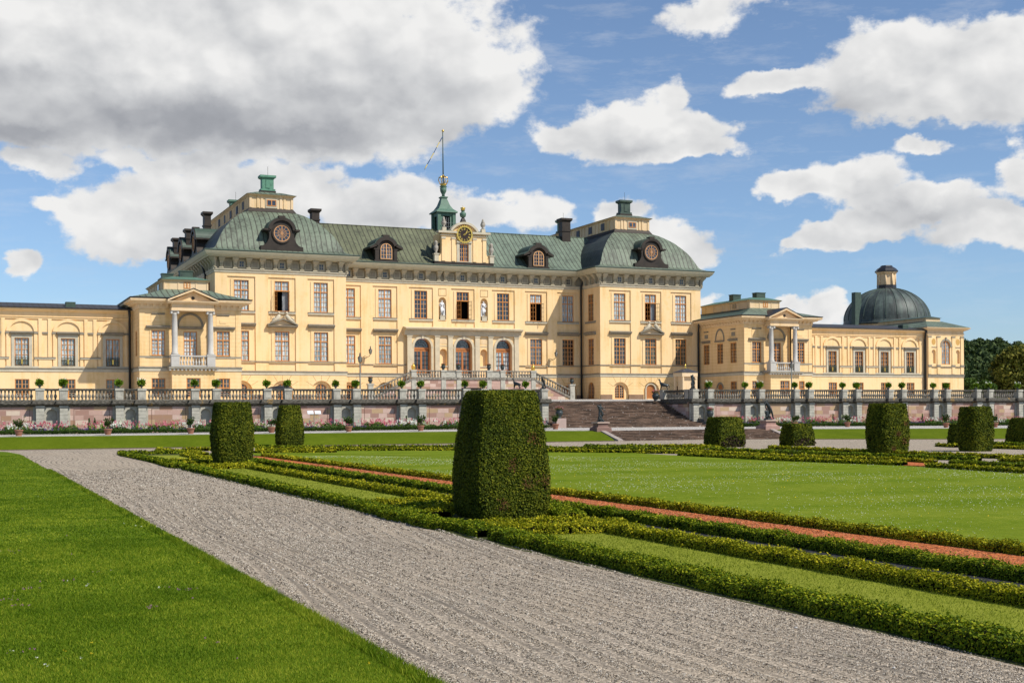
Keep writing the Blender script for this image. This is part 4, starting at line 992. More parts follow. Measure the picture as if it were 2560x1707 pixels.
    for k in range(6): m.box(X0+a0-.06,X0+a0,YQ+3.3+k*2,YQ+3.5+k*2,13.3,14.2)
    sub(m,'attic_storey',YELP,palace)
    window(palace,c+.12,13.45,.7,.68,GLASSD,('f',YQ+2.85),cols=1,rb=2)
    m=MB(); m.box(X0+a0-.05,X0+a0,YQ+6,YQ+6.8,13.5,14.1); sub(m,'attic_window',GLASSD,palace)
    m=MB(); m.frus((X0+a0-.3,X0+a1+.3,YQ+2.65,YQ+14.8,14.38),(X0+c-1.2,X0+c+1.2,YQ+4.2,YQ+13,14.82)); sub(m,'attic_roof',GRP,palace)
    for dx,dy,s in ((.25,4.6,1.35),(-1.2,8.,1.2)):
        m=MB(); X=X0+c+dx; Y=YQ+dy; m.box(X-s/2,X+s/2,Y-.5,Y+.5,14.5,15.4); m.box(X-s/2-.06,X+s/2+.06,Y-.56,Y+.56,15.4,15.5); sub(m,'roof_vent',GRD,palace)
    # projecting portico with balcony
    D=-1.35; m=MB(T)
    m.wall(c-2.18,c+2.18,LV,4.7,[(c-.72,c+.72,1.8,3.78)],D,.25)
    for a in (c-2.18,c+2.18): m.poly([(a,D,LV),(a,0,LV),(a,0,4.7),(a,D,4.7)])
    sub(m,'portico_base',YELB,palace)
    window(palace,c,1.8,1.42,1.98,GLASSD,('f',YQ+D),tr=.5,rb=4)
    m=MB(T); m.box(c-2.55,c+2.55,D-.45,0,4.72,4.95); m.m=1
    for k in range(13): x=c-2.4+k*.4; m.box(x-.09,x+.09,D-.38,D,4.55,4.72)
    sub(m,'balcony_slab',[STONED,GREYB],palace)
    m=MB(T)
    for s in (-1,1):
        x=c+s*1.83; m.box(x-.42,x+.42,D-.12,D+.75,4.95,6.05); m.box(x-.46,x+.46,D-.16,D+.8,6.05,6.2)
        m.box(c+s*2.2-.06,c+s*2.2+.06,D+.7,0,4.95,5.15); m.box(c+s*2.2-.08,c+s*2.2+.08,D+.7,0,5.95,6.12)
    m.box(c-1.41,c+1.41,D-.02,D+.3,4.95,5.12); m.box(c-1.41,c+1.41,D-.06,D+.34,5.98,6.12)
    bc=sub(m,'balcony_balustrade',GREYB,palace)
    m=MB(T)
    for k in range(9): m.lathe(c-1.22+k*.305,D+.14,[(.08,5.12),(.06,5.2),(.12,5.38),(.1,5.5),(.05,5.6),(.05,5.75),(.08,5.8),(.08,5.98)],8)
    sub(m,'balcony_balusters',GREYB,bc)
    for s in (-1,1):
        m=MB(T); x=c+s*1.83; y=D+.32; m.lathe(x,y,[(.4,6.2),(.4,6.32),(.34,6.36),(.36,6.44),(.3,6.5),(.305,7.5),(.285,9.2),(.255,10.35),(.29,10.4),(.25,10.45),(.3,10.52)],14)
        m.box(x-.4,x+.4,y-.3,y+.3,10.62,10.74)
        for q_ in (-1,1): m.tube([(x+q_*.33,y-.32,10.52),(x+q_*.33,y+.32,10.52)],.11,8)
        sub(m,'column',GREYB,palace)
    m=MB(T); m.box(c-2.2,c+2.2,D-.05,.3,10.74,10.98); m.box(c-2.15,c+2.15,D,.3,10.98,11.42)
    m.prismx([(D+.0,11.42),(D-.15,11.46),(D-.42,11.6),(D-.46,11.72),(0,11.74)],c-2.6,c+2.6); m.prism([(c-2.2,11.72),(c+2.2,11.72),(c,12.75)],D+.02,2.)
    for s in (-1,1): m.prism([(c+s*2.62,11.7),(c+s*2.62,11.86),(c,13.0),(c,12.76)],D-.46,1.5)
    pp=sub(m,'portico_pediment',YELP,palace)
    m=MB(T); m.ring(c,12.05,.0,.17,D-.02,D+.02,a0=0,a1=2*pi,n=14); sub(m,'round_vent',DARKB,pp)
    m=MB(T); 
    for s in (-1,1): m.prism([(c+s*2.66,11.87),(c+s*2.66,11.93),(c,13.09),(c,13.01)],D-.5,3.)
    sub(m,'pediment_roof',BLACKM,pp)
wingpav(-36.76,True,(CURT,CURT,CURT)); wingpav(37.3,False,(GLASSD,GLASSD,GLASSD))
def wing(x0,x1,cs,gl):
    T=front(YL); m=MB(T)
    pan=[(c-1.62,c+1.62,5.0,10.05) for c in cs]
    mids=[(cs[i]+cs[i+1])/2 for i in range(len(cs)-1)]
    pan+=[(a-.28,a+.28,6.05,10.05) for a in mids]
    pan=[p for p in pan if p[0]>x0 and p[1]<x1]
    g=[(c-.7,c+.7,1.8,3.78) for c in cs]
    m.wall(x0,x1,LV,11.1,pan+g,0,.12)
    for p in pan:
        if p[1]-p[0]>1:
            c=(p[0]+p[1])/2; m.wall(p[0],p[1],5.0,10.05,[(c-.7,c+.7,5.15,8.05)],.12,.25)
            m.wall(c-1.6,c+1.6,8.72,10.04,[(c-1.18,c+1.18,8.72,9.83,.92)],.05,.07) if False else None
            m.ring(c,8.72,1.18,1.5,-.02,.12,n=18,kz=.88)
            for s in (-1,1): m.box(c+s*1.34-.15,c+s*1.34+.15,-.01,.12,5.0,8.5)
        else: m.poly([(p[0],.1,p[2]),(p[1],.1,p[2]),(p[1],.1,p[3]),(p[0],.1,p[3])])
    m.prismx([(0,10.15),(-.06,10.2),(-.1,10.26),(0,10.32)],x0,x1); m.prismx([(0,10.8),(-.15,10.85),(-.35,10.95),(-.42,11.1),(0,11.15)],x0,x1)
    sub(m,'wing_wall',YEL,palace)
    m=MB(T); d=MB(T)
    for c in cs:
        m.wall(c-1.0,c+1.0,5.0,8.4,[(c-.7,c+.7,5.15,8.05)],.02,.1)
        d.prismx([(.12,8.4),(-.1,8.42),(-.26,8.55),(-.3,8.66),(.12,8.76)],c-1.12,c+1.12)
        for s in (-1,1): d.box(c+s*1.38-.2,c+s*1.38+.2,-.08,.12,8.5,8.68)
        m.box(c-1.62,c+1.62,-.02,.12,4.95,5.12)
    for a in mids:
        d.box(a-1.05,a+1.05,-.12,.02,6.0,6.07); m.box(a-1.03,a+1.03,-.08,.02,5.86,6.0); d.box(a-.3,a+.3,-.03,.1,8.5,8.68)
    m.box(x0,x1,-.07,0,4.55,4.86)
    d.box(x0,x1,-.15,0,4.86,4.95); sub(m,'wing_stone_trim',STONE,palace); sub(d,'wing_hoods',STONED,palace)
    for c in cs:
        if c<x0+.5: continue
        w_=window(palace,c,5.15,1.4,2.9,gl,('f',YL+.12),rb=5)
        window(palace,c,1.8,1.4,1.98,GLASSD,('f',YL),tr=.5,rb=4)
        q=MB(T); 
        for k in range(15): x=c-.68+k*.097; q.box(x-.012,x+.012,.02,.04,5.2,6.0)
        for k in range(5): q.ring(c-.54+k*.27,5.6,.07,.1,.0,.04,a0=0,a1=2*pi,n=8); q.ring(c-.54+k*.27,5.35,.05,.08,.0,.04,a0=0,a1=2*pi,n=6); q.ring(c-.54+k*.27,5.85,.05,.08,.0,.04,a0=0,a1=2*pi,n=6)
        q.box(c-.7,c+.7,.0,.05,6.0,6.05); q.box(c-.7,c+.7,.0,.05,5.17,5.2); q.m=1; q.box(c-.07,c+.07,-.02,.03,5.35,5.85)
        sub(q,'window_railing',[GRD,GOLD],palace)
    m=MB(T); m.poly([(x0,-.55,11.15),(x1,-.55,11.15),(x1,4,12.0),(x0,4,12.0)]); m.poly([(x0,4,12.0),(x1,4,12.0),(x1,9,11),(x0,9,11)]); m.prismx([(-.42,11.1),(-.58,11.12),(-.6,11.24),(-.4,11.26)],x0,x1)
    sub(m,'wing_roof',BLX,palace)
wing(-64.,-42.0,(-62.1,-57.58,-53.07,-48.54,-44.05),CURT); wing(42.54,66.0,(45.4,49.9,54.4,58.8,63.3),GLASSD)
for x in (-48.2,44.8,46.+17.2):
    m=MB(); m.box(X0+x-.5,X0+x+.5,YL+.8,YL+1.8,11.3,11.95); sub(m,'roof_vent',GRD,palace)
for x,Y in ((-42.35,YL-.25),(65.7,YL-.25)):
    m=MB(); X=X0+x; m.tube([(X-.1,Y-.4,11.2),(X,Y-.1,10.6),(X,Y,9.8),(X,Y,1.5)],.14,6); sub(m,'downspout',BLACKM,palace)
# end pavilion
Ye=YL-.65; T=front(Ye); c=69.1; x0,x1=65.85,72.35
m=MB(T); m.wall(x0,x1,LV,11.3,[(c-.78,c+.78,6.35,9.72,1),(c-.78,c+.78,1.8,3.78)]+[(c+s*2.2-.36,c+s*2.2+.36,6.5,8.45,1) for s in (-1,1)],0,.3)
for s in (-1,1): m.box(c+s*2.2-.4,c+s*2.2+.4,.28,.3,6.4,8.5)
m.poly([(x1,0,LV),(x1,12,LV),(x1,12,11.3),(x1,0,11.3)]); m.poly([(x0,0,LV),(x0,.7,LV),(x0,.7,11.3),(x0,0,11.3)])
for x in (-2.95,-1.35,1.35,2.95): m.box(c+x-.26,c+x+.26,-.1,0,5.0,10.3)
sub(m,'end_pavilion_wall',YEL,palace)
m=MB(T)
for s in (-1,1): m.poly([(c+s*2.2+.36*math.cos(2*pi*i/16),-.012,9.55+.45*math.sin(2*pi*i/16)) for i in range(16)])
sub(m,'oval_recess',varied('deep_ochre_plaster',(.58,.34,.1),.1,2),palace)
m=MB(T); m.ring(c,8.95,.8,1.05,-.08,0,n=14); m.box(c-1.15,c-.78,-.1,0,8.85,8.95); m.box(c+.78,c+1.15,-.1,0,8.85,8.95); m.box(c-.1,c+.1,-.15,0,9.7,10.2)
for x in (-2.95,-1.35,1.35,2.95): m.box(c+x-.32,c+x+.32,-.14,0,10.15,10.35); m.box(c+x-.32,c+x+.32,-.14,0,6.1,6.3)
m.box(x0,x1+.05,-.16,0,6.0,6.08); m.box(x0,x1+.06,-.08,0,4.55,4.86); m.box(x0,x1+.1,-.15,0,4.86,4.95)
for s in (-1,1): m.box(c+s*2.2-.6,c+s*2.2+.6,-.06,0,8.75,8.83)
sub(m,'end_pavilion_trim',STONED,palace)
window(palace,c,6.35,1.5,3.35,CURT,('f',Ye),arch=1.,rb=6); window(palace,c,1.8,1.5,1.98,GLASSD,('f',Ye),tr=.5,rb=4)
pth=[(X0+x0,YL+4),(X0+x0,Ye),(X0+x1,Ye),(X0+x1,YL+12)]
band('cornice',[(-.01,10.5),(.08,10.55),(.1,10.7),(.02,10.75),(.02,11.1),(.2,11.15),(.5,11.3),(.7,11.45),(.72,11.55),(0,11.6)],YELP,pth)
m=MB(); A=[(X0+x0-.7,Ye-.7,11.58),(X0+x1+.7,Ye-.7,11.58),(X0+x1+.7,YL+12,11.58),(X0+x0-.7,YL+12,11.58)]; B=[(X0+c-1.6,Ye+2.2,12.6),(X0+c+1.4,Ye+2.2,12.6),(X0+c+1.4,YL+12,12.6),(X0+c-1.6,YL+12,12.6)]
for i in range(4): m.poly([A[i],A[(i+1)%4],B[(i+1)%4],B[i]])
m.poly(B); sub(m,'roof',BGX,palace)
m=MB(); m.box(X0+c-1.4,X0+c+1.2,Ye+2.4,YL+12,12.5,13.1); sub(m,'attic_storey',YELP,palace)
m=MB(); m.frus((X0+c-1.6,X0+c+1.4,Ye+2.2,YL+12,13.1),(X0+c-.4,X0+c+.2,Ye+3.2,YL+12,13.4)); sub(m,'attic_roof',GRD,palace)
m=MB(leftf(x0)); 
# ---------------------------------------------------------------- chapel rotunda
chl=(X0+80,165,1.5); chapel=thing('chapel','round dark copper dome with yellow lantern rising behind the right wing','chapel',chl)
m=MB(); cx,cy=X0+80,165.; KD=.775
m.lathe(cx,cy,[(r*KD,z) for r,z in ((8.6,1.5),(8.6,13.2),(8.75,13.3),(9.0,13.7),(8.7,13.75))],48); sub(m,'drum',YELP,chapel,chl)
m=MB(); pr=[(9.2,13.7),(9.2,13.95),(8.9,14.1),(8.8,14.5)]
for i in range(1,15):
    a=pi/2*i/15; pr.append((8.8*math.cos(a),14.5+5.35*math.sin(a)))
pr=[(r*KD,z) for r,z in pr]; pr=[p for p in pr if p[0]>1.5 or p[1]<15]+[(1.5,19.7)]
m.lathe(cx,cy,pr,64); dm=sub(m,'dome',DOME,chapel,chl); m=MB()
for k in range(24):
    A=2*pi*k/24+.06; m.tube([(cx+(r+.02)*math.cos(A),cy+(r+.02)*math.sin(A),z+.02) for r,z in pr[3:]],.05,4)
sub(m,'dome_ribs',GRD,dm,chl)
m=MB(); m.lathe(cx,cy,[(1.85,19.4),(1.75,19.7),(1.55,19.85),(1.55,20.3)],8,False,True); m.lathe(cx,cy,[(1.45,22.3),(1.85,22.45),(1.85,22.6),(1.5,23.0),(1.0,23.3),(.9,23.5)],8,False,True); lt=sub(m,'lantern_cap',BLACKM,chapel,chl)
m=MB(); m.lathe(cx,cy,[(1.35,20.2),(1.35,22.0),(1.6,22.2),(1.75,22.4)],8,False,True)
for k in range(8): a=2*pi*k/8+pi/8; m.lathe(cx+1.4*math.cos(a+pi/8),cy+1.4*math.sin(a+pi/8),[(.13,20.2),(.13,22.1)],6)
sub(m,'lantern',YELP,chapel,chl)
m=MB(); X,Z=W(2133,770,159.4); m.prism([(X-.75,14.2),(X+.55,14.2),(X+1.3,18.9-1.6),(X+1.0,18.9),(X-.75,18.9)],159.4,160.6)
m2=MB(); m2.prism([(X+.05,13.),(X+.7,13.),(X+.9,15.0),(X+1.3,16.6),(X+1.2,18.3),(X+.1,18.3)],159.,159.9); sub(m2,'chimney',GRD,chapel,chl)
# ================================================================ ground & terraces (setting)
def sheet(name,pts_faces,mt,kind='structure'):
    m=MB()
    for f in pts_faces: m.poly(f)
    o=m.build(name,mt); o['kind']=kind; return o
def strip(name,A,B,mt,n=1,prof=None,subd=0):
    """ruled strip between 3d polylines A and B"""
    m=MB(); rows=[]
    prof=prof or [(0,0),(1,0)]
    for u,dz in prof: rows.append([m.V(tuple(Vector(a).lerp(Vector(b),u)+Vector((0,0,dz)))) for a,b in zip(A,B)])
    for r,q in zip(rows,rows[1:]):
        for i in range(len(r)-1): m.face((r[i],r[i+1],q[i+1],q[i]),True)
    o=m.build(name,mt); o['kind']='structure'; return o
g=MB(); xs=[-3000,-200,-20,0,20,60,80,100,140,400,3000]; ys=[-3000,-200,-20,40,90,108.9]
I=[[g.V((x,y,zg(min(x,140)))) for x in xs] for y in ys]
for a,b in zip(I,I[1:]):
    for i in range(len(xs)-1): g.face((a[i],a[i+1],b[i+1],b[i]))
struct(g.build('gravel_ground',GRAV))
def tz(Y): return 1.05+max(0,Y-112)*.0165
SXL,SXR=51.45,67.85; YT=115.3
m=MB()
for (xa,xb,ya) in ((-200,SXL,109.05),(SXL,SXR,YT),(SXR,400,109.05)):
    yy=[ya,120,146,190,300,3000]
    for a,b in zip(yy,yy[1:]): m.poly([(xa,a,tz(a) if a<200 else 2.4),(xb,a,tz(a) if a<200 else 2.4),(xb,b,tz(b) if b<200 else 2.4),(xa,b,tz(b) if b<200 else 2.4)])
struct(m.build('upper_terrace',GRAVP))
def V3(x,y,z): return (x,y,z)
bL=[(-80,98.5),(-10,98.),(3,97.4),(10,96.8),(23,95.9),(36,94.2),(45,93.9),(50.7,93.7)]; cL=[(-80,102),(-10,101.5),(3,101),(10,100.6),(23,100.4),(36,100.2),(44,99.6),(50.7,97.0)]
bR=[(68.7,91.8),(80,88.8),(95,87.5),(130,86)]; cR=[(68.7,97.0),(74,96.),(90,94.5),(130,93)]
PF=[(0,0.),(.12,.05),(.45,.10),(.8,.08),(1,.0)]
strip('grass_bank',[V3(x,y,zg(x)+.01) for x,y in bL],[V3(x,y,zm(x,y)+.01) for x,y in cL],BANKG,prof=PF)
cR2=[(68.7,97.0),(80,95.3),(95,94.2),(130,93)]
strip('grass_bank',[V3(x,y,zg(x)+.01) for x,y in bR],[V3(x,y,zm(x,y)+.01) for x,y in cR2],BANKG,prof=PF)
strip('terrace_path',[V3(x,y,zm(x,y)+.004) for x,y in cL+[(51.,97.0),(68.6,97.0)]+cR2[0:]],[V3(x,109.2,zm(x,109)+.004) for x,y in cL+[(51.,97.0),(68.6,97.0)]+cR2[0:]],GRAVP,prof=[(0,0),(.25,.0),(.5,.03),(1,0)])
# edge of worn soil below banks
strip('bank_edge',[V3(x,y-.4,zg(x)+.006) for x,y in bL],[V3(x,y+.02,zg(x)+.05) for x,y in bL],EARTH)
strip('bank_edge',[V3(x,y-.4,zg(x)+.006) for x,y in bR],[V3(x,y+.02,zg(x)+.05) for x,y in bR],EARTH)
# lawns
def lawnpoly(name,pts,mt,h=.03):
    m=MB(); z=[H-.0105*max(0,x-60)+h for x,y in pts]
    m.poly([(x,y,zz) for (x,y),zz in zip(pts,z)])
    n=len(pts)
    for i in range(n):
        a,b=pts[i],pts[(i+1)%n]; m.poly([(a[0],a[1],z[i]),(b[0],b[1],z[(i+1)%n]),(b[0],b[1],z[(i+1)%n]-h-.01),(a[0],a[1],z[i]-h-.01)])
    return struct(m.build(name,mt))
lawnpoly('left_lawn',[(-120,-60),(3.86,-60),(3.87,60),(3.86,86),(3.3,92.),(2.2,94.6),(-2,96.),(-60,97.3),(-120,97.5)],LAWN)
ra=[(628,1141),(1140,1133.5),(1383,1138.5),(1700,1140),(1956,1155),(2263,1166),(2560,1184)]
RA=[G(*p)[:2] for p in ra]
lawnpoly('parterre_lawn',[(16.4,2)]+[(16.4,RA[0][1]+8.)]+[(x+.2,y+(8. if i<4 else .9)) for i,(x,y) in enumerate(RA)]+[(RA[-1][0]+1.2,RA[-1][1]-12),(RA[-1][0]+2.,2)],LAWN2)
lawnpoly('planting_bed',[(9.45,-5),(16.6,-5),(16.6,74),(14,80.5),(9.4,82.3),(9.2,64),(9.2,58),(9.2,31),(9.2,24)],varied('dark_planting_soil',(.06,.068,.022),.3,5,.95,.05),.006); lawnpoly('mown_strip',[(9.9,-5),(12.1,-5),(12.1,23.8),(9.9,23.8)],LAWN3,.02); lawnpoly('mown_strip',[(9.9,31.6),(12.1,31.6),(12.1,57.),(9.9,57.)],LAWN3,.02)
lawnpoly('mown_strip',[(9.9,66.),(12.1,66.),(12.6,78),(10.2,79)],LAWN3,.02)
for ya,yb in ((-5,24.3),(32,57.5),(65.5,75)): lawnpoly('slate_chip_strip',[(12.5,ya),(13.75,ya),(13.75,yb),(12.5,yb)],BLKG,.012)
lawnpoly('crushed_brick_strip',[(14.1,-5),(16.3,-5),(16.3,72),(14.1,72)],ORANGE,.05)
o_=[G(*p)[:2] for p in ((2255,1157),(2335,1157),(2332,1166.5),(2258,1165))]; lawnpoly('crushed_brick_strip',o_,ORANGE,.05)
# ================================================================ terrace walls
P_=6.155; XA=6.43
bm=MB(); bm.lathe(0,0,[(.085,0),(.085,.05),(.06,.08),(.075,.14),(.125,.27),(.12,.34),(.06,.50),(.05,.60),(.075,.64),(.06,.67),(.08,.70),(.08,.75)],8)
BAL=bm.mesh('baluster',RAIL)
def terrace_wall(ks,xend0,xend1,label,rx,ry0,ry1,sgn):
    loc=((xend0+xend1)/2,109.3,-1.5); root=thing('terrace_wall',label,'wall',loc)
    x0,x1=xend0,xend1; zb=-2.1
    m=MB()
    
    for k in [ks[0]-1]+ks: m.box(max(x0,XA+P_*k+2.3),min(x1,XA+P_*(k+1)-.5),109.12,109.6,zb,.78) if min(x1,XA+P_*(k+1)-.5)>max(x0,XA+P_*k+2.3) else None
    m.box(x0,x1,109.62,109.8,zb,.9)
    if rx is not None: m.box(min(rx,rx+sgn*.4),max(rx,rx+sgn*.4),109.55,ry1,zb,.78)
    sub(m,'sandstone_wall',SAND,root,loc)
    m=MB(lambda x,d,z:(x,109.06+d,z)); m2=MB(); mf=MB()
    for k in ks:
        X=XA+P_*k
        m.wall(X-.52,X+1.8+.52,zb,.78,[(X+.9-.42,X+.9+.42,-1.75,.5,1)],0,.32); m.poly([(X+.4,.31,zb),(X+1.4,.31,zb),(X+1.4,.31,.6),(X+.4,.31,.6)])
        for a in (X-.52,X+2.32): m.poly([(a,0,zb),(a,.08,zb),(a,.08,.78),(a,0,.78)])
        # framed sandstone field
        if k+1 in ks: 
            for a,b,c,d in ((X+2.6,X+5.4,.5,.53),): mf.box(a,b,109.10,109.13,c,d)
            for a in (X+2.6,X+5.37): mf.box(a,a+.03,109.10,109.13,zb,.5)
    sub(m,'niche_bay',GREYP,root,loc); sub(mf,'field_line',varied('dark_sandstone_joint',(.2,.11,.08),.1,2),root,loc)
    piers=[XA+P_*k+o for k in ks for o in (0,1.8)]
    for X in piers:
        m2=MB(); m2.box(X-.31,X+.31,108.66,109.2,zb,.72); m2.box(X-.35,X+.35,108.62,109.2,.62,.78); sub(m2,'wall_pier',RUST,root,loc)
    m=MB(); m.sweep([(0,.7),(.1,.78),(.22,.9),(.24,.98),(.12,1.0),(.12,1.2),(.06,1.26),(-.5,1.26)],[(x0,109.06),(x1,109.06)]); 
    for X in piers: m.sweep([(0,.72),(.06,.78),(.3,.88),(.34,.98),(.22,1.0),(.22,1.22),(.16,1.27),(-.1,1.27)],[(X-.36,109.1),(X-.36,108.72),(X+.36,108.72),(X+.36,109.1)])
    if rx is not None: m.box(min(rx,rx+sgn*.6)-.0,max(rx,rx+sgn*.6),109.55,ry1,.72,1.26)
    sub(m,'wall_ledge',DIRTY,root,loc)
    m=MB(); m.box(x0,x1,109.05,109.42,2.0,2.09); m.box(x0,x1,109.01,109.46,2.09,2.17)
    if rx is not None: c=rx+sgn*.25; m.box(c-.18,c+.18,109.5,ry1,2.0,2.09); m.box(c-.22,c+.22,109.5,ry1,2.09,2.17)
    sub(m,'handrail',DIRTY,root,loc)
    m=MB()
    for X in piers:
        m=MB(); m.box(X-.31,X+.31,108.74,109.45,1.26,2.0); m.box(X-.36,X+.36,108.68,109.5,2.0,2.2); m.box(X-.2,X+.2,108.72,108.75,1.38,1.9); sub(m,'balustrade_pier',GREYP,root,loc)
    if rx is not None:
        for y in (110.1,ry1-.3): m=MB(); m.box(c-.3,c+.3,y-.35,y+.35,1.26,2.0); m.box(c-.34,c+.34,y-.4,y+.4,2.0,2.2); sub(m,'balustrade_pier',GREYP,root,loc)
    bs=[]
    for k in ks:
        X=XA+P_*k
        for i in range(3): bs.append((X+.9+(i-1)*.3,109.23))
        if k+1 in ks or (k==ks[-1] and x1>X+4) : 
            for i in range(12): bs.append((X+1.8+.5+3.36*(i+.5)/12,109.23))
        for s in (-1,1): pass
    if rx is not None:
        n=int((ry1-111.2)/.3)
        for i in range(n): bs.append((c,110.7+i*.3))
    bs=[b for b in bs if x0<b[0]<x1]
    bs.sort(key=lambda b:b[0]*S_+b[1]*C_)
    vis=[b for b in bs if -3<b[0]-.03*b[1] and b[0]<1.06*b[1]]
    for b in vis[:98]: link('baluster',BAL,root,(b[0]-loc[0],b[1]-loc[1],1.25-loc[2]))
    rest=vis[98:]+[b for b in bs if b not in vis]
    if rest:
        m=MB()
        for b in rest: m.lathe(b[0],b[1],[(.085,1.25),(.06,1.33),(.125,1.52),(.05,1.85),(.085,2.0)],6)
        o=sub(m,'balusters',RAIL,root,loc); o['kind']='stuff'
    m=MB()
    return root,piers
LW,PL=terrace_wall(list(range(-3,8)),-13.,SXL+.2,'long sandstone terrace wall with niches and stone balustrade left of the stairs',SXL+.1,109,YT,-1)
RW,PR_=terrace_wall(list(range(10,20)),SXR-.2,128.,'sandstone terrace wall with niches and balustrade right of the stairs',SXR-.1,109,YT,1)
# fern urns ---------------------------------------------------------------------
def urnmesh():
    m=MB(); m.lathe(0,0,[(.13,0),(.13,.03),(.06,.05),(.05,.09),(.11,.13),(.17,.2),(.19,.28),(.21,.31),(.2,.33),(.15,.31)],14); return m.mesh('urn',varied('urn_green_metal',(.06,.075,.07),.2,4,.5,.4))
UR=urnmesh()
def sphere_pts(n,r,c,sq=.8,up=0.):
    d=rng.normal(size=(n,3)); d/=np.linalg.norm(d,axis=1)[:,None]; rr=r*(rng.random(n)**.4)[:,None]
    p=d*rr; p[:,2]*=sq; return p+np.array(c),d
def fernmesh(r,seed):
    p,d=sphere_pts(560,r,(0,0,.46),.8); d[:,2]+=.3
    d2=d*1.; return cards(p,np.cross(d2,rng.normal(size=d2.shape)),.13,'fern',FERN,.2,3.)
FM=[fernmesh(r,i) for i,r in enumerate((.23,.28,.26,.31))]
def sprigmesh(n,r,h):
    P=[];D=[]
    for i in range(n):
        a=rng.random()*2*pi; q=r*rng.random()**.5; hh=h*(.5+.5*rng.random()); x,y=q*math.cos(a)*1.3,q*math.sin(a)*1.3
        for j in range(7): P.append((x+rng.normal()*.035,y+rng.normal()*.035,.52+hh+rng.normal()*.03)); D.append((0,-.5,1))
    return cards(np.array(P),np.array(D,float),.08,'white_flowers',WPET,.8,1.2)
SM=[sprigmesh(7,.22,.3),sprigmesh(13,.3,.34)]
def planter(X,Y,z,label,fr,fl,grp='fern urns on the terrace balustrade piers'):
    t_=thing('fern_urn',label,'urn',(X,Y,z),grp); link('urn',UR,t_); link('fern',FM[fr],t_)
    if fl is not None: link('flowers',SM[fl],t_)
    return t_
li=0
fl=[None,0,None,1,None,0,None,None,None,0,None,0,None,None,0,None]
for i,X in enumerate(PL):
    if X<4 or X>51: continue
    lab='fern urn on the %s balustrade pier from the left edge%s'%(ORD[li],', with white flowers' if fl[li%16] is not None else '')
    planter(X,109.2,2.2,lab,(li*7)%4,fl[li%16]); li+=1
li=0; flr=[1,0,1,None,None,0,1,0,None,None,None,0,1,1,None,0,None]
for i,X in enumerate(PR_):
    if X<68.5 or X>112: continue
    lab='fern urn on the %s balustrade pier right of the stairs%s'%(ORD[li],', with white flowers' if flr[li%17] is not None else '')
    planter(X,109.2,2.2,lab,(li*5+1)%4,flr[li%17]); li+=1
# ================================================================ staircases
def steps(m,x0,x1,ya,za,yb,zb,n):
    for i in range(n):
        y0=ya+(yb-ya)*i/n; z1=za+(zb-za)*(i+1)/n; m.box(x0,x1,y0,yb+.2,za-.4 if i==0 else za+(zb-za)*i/n-.02,z1); 
        m.box(x0,x1,y0-.03,y0+.1,z1-.04,z1+.002)
loc=(59.65,111,-1.5); us=thing('garden_staircase','broad flight of worn brown stone steps up to the palace terrace','staircase',loc)
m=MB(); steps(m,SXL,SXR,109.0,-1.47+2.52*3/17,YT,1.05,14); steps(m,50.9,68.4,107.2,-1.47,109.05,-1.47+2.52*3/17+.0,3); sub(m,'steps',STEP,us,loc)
m=MB(); m.box(SXL,SXR,YT-.02,YT+.35,.9,1.075); sub(m,'top_kerb',varied('pale_top_kerb',(.42,.4,.38),.1,2),us,loc)
for x in (50.85,68.4):
    m=MB(); m.prismx([(106.9,-1.5),(107.1,-1.38),(109.0,-.52),(109.0,-2)],x-.22,x+.22); sub(m,'cheek_wall',DIRTY,us,loc)
loc=(59.65,95,-2.2); ls=thing('garden_staircase','low wide flight of seven brown stone steps between the grass banks','staircase',loc)
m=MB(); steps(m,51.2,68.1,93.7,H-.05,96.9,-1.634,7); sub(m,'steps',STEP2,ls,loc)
for x in (51.0,68.3):
    m=MB(); zb=zg(x); m.prismx([(93.3,zb-.1),(93.3,zb+.1),(96.9,-1.5),(97.2,-1.5),(97.2,-2.6)],x-.24,x+.24); sub(m,'cheek_wall',varied('cheek_stone',(.33,.28,.24),.2,3),ls,loc)
# ---------------------------------------------------------------- figures (skin modifier)
def figure(name,label,cat,loc,joints,edges,mt,rotz=0,group=None,scale=1.,extra=None,rmul=1.):
    """one continuous body grown over a skeleton; joints: name->(x,y,z,r)"""
    K=list(joints); me=bpy.data.meshes.new(name); me.from_pydata([joints[k][:3] for k in K],[(K.index(a),K.index(b)) for a,b in edges],[])
    me.materials.append(mt); o=link(name,me,None,loc,rotz); o.scale=(scale,)*3
    sk=o.modifiers.new('skin','SKIN'); sk.use_smooth_shade=True
    for v,k in zip(me.skin_vertices[0].data,K): r=joints[k][3]*rmul; v.radius=(r,r); v.use_root=(k=='pelvis')
    ss=o.modifiers.new('subd','SUBSURF'); ss.levels=ss.render_levels=2
    tag(o,label,cat,group)
    if extra: extra(o)
    return o
def human(p={}):
    j=dict(pelvis=(0,0,.95,.14),waist=(0,0,1.08,.125),chest=(0,0,1.3,.155),neck=(0,0,1.48,.06),head0=(0,-.01,1.58,.085),head1=(0,-.01,1.72,.07),
      shL=(-.19,0,1.42,.075),elL=(-.27,0,1.14,.048),haL=(-.28,-.08,.9,.035),fiL=(-.28,-.1,.82,.03),shR=(.19,0,1.42,.075),elR=(.27,0,1.14,.048),haR=(.28,-.08,.9,.035),fiR=(.28,-.1,.82,.03),
      hiL=(-.1,0,.88,.11),knL=(-.12,-.02,.5,.068),anL=(-.12,.02,.09,.045),toL=(-.12,-.16,.04,.04),hiR=(.1,0,.88,.11),knR=(.12,-.02,.5,.068),anR=(.12,.02,.09,.045),toR=(.12,-.16,.04,.04))
    j.update(p); return j
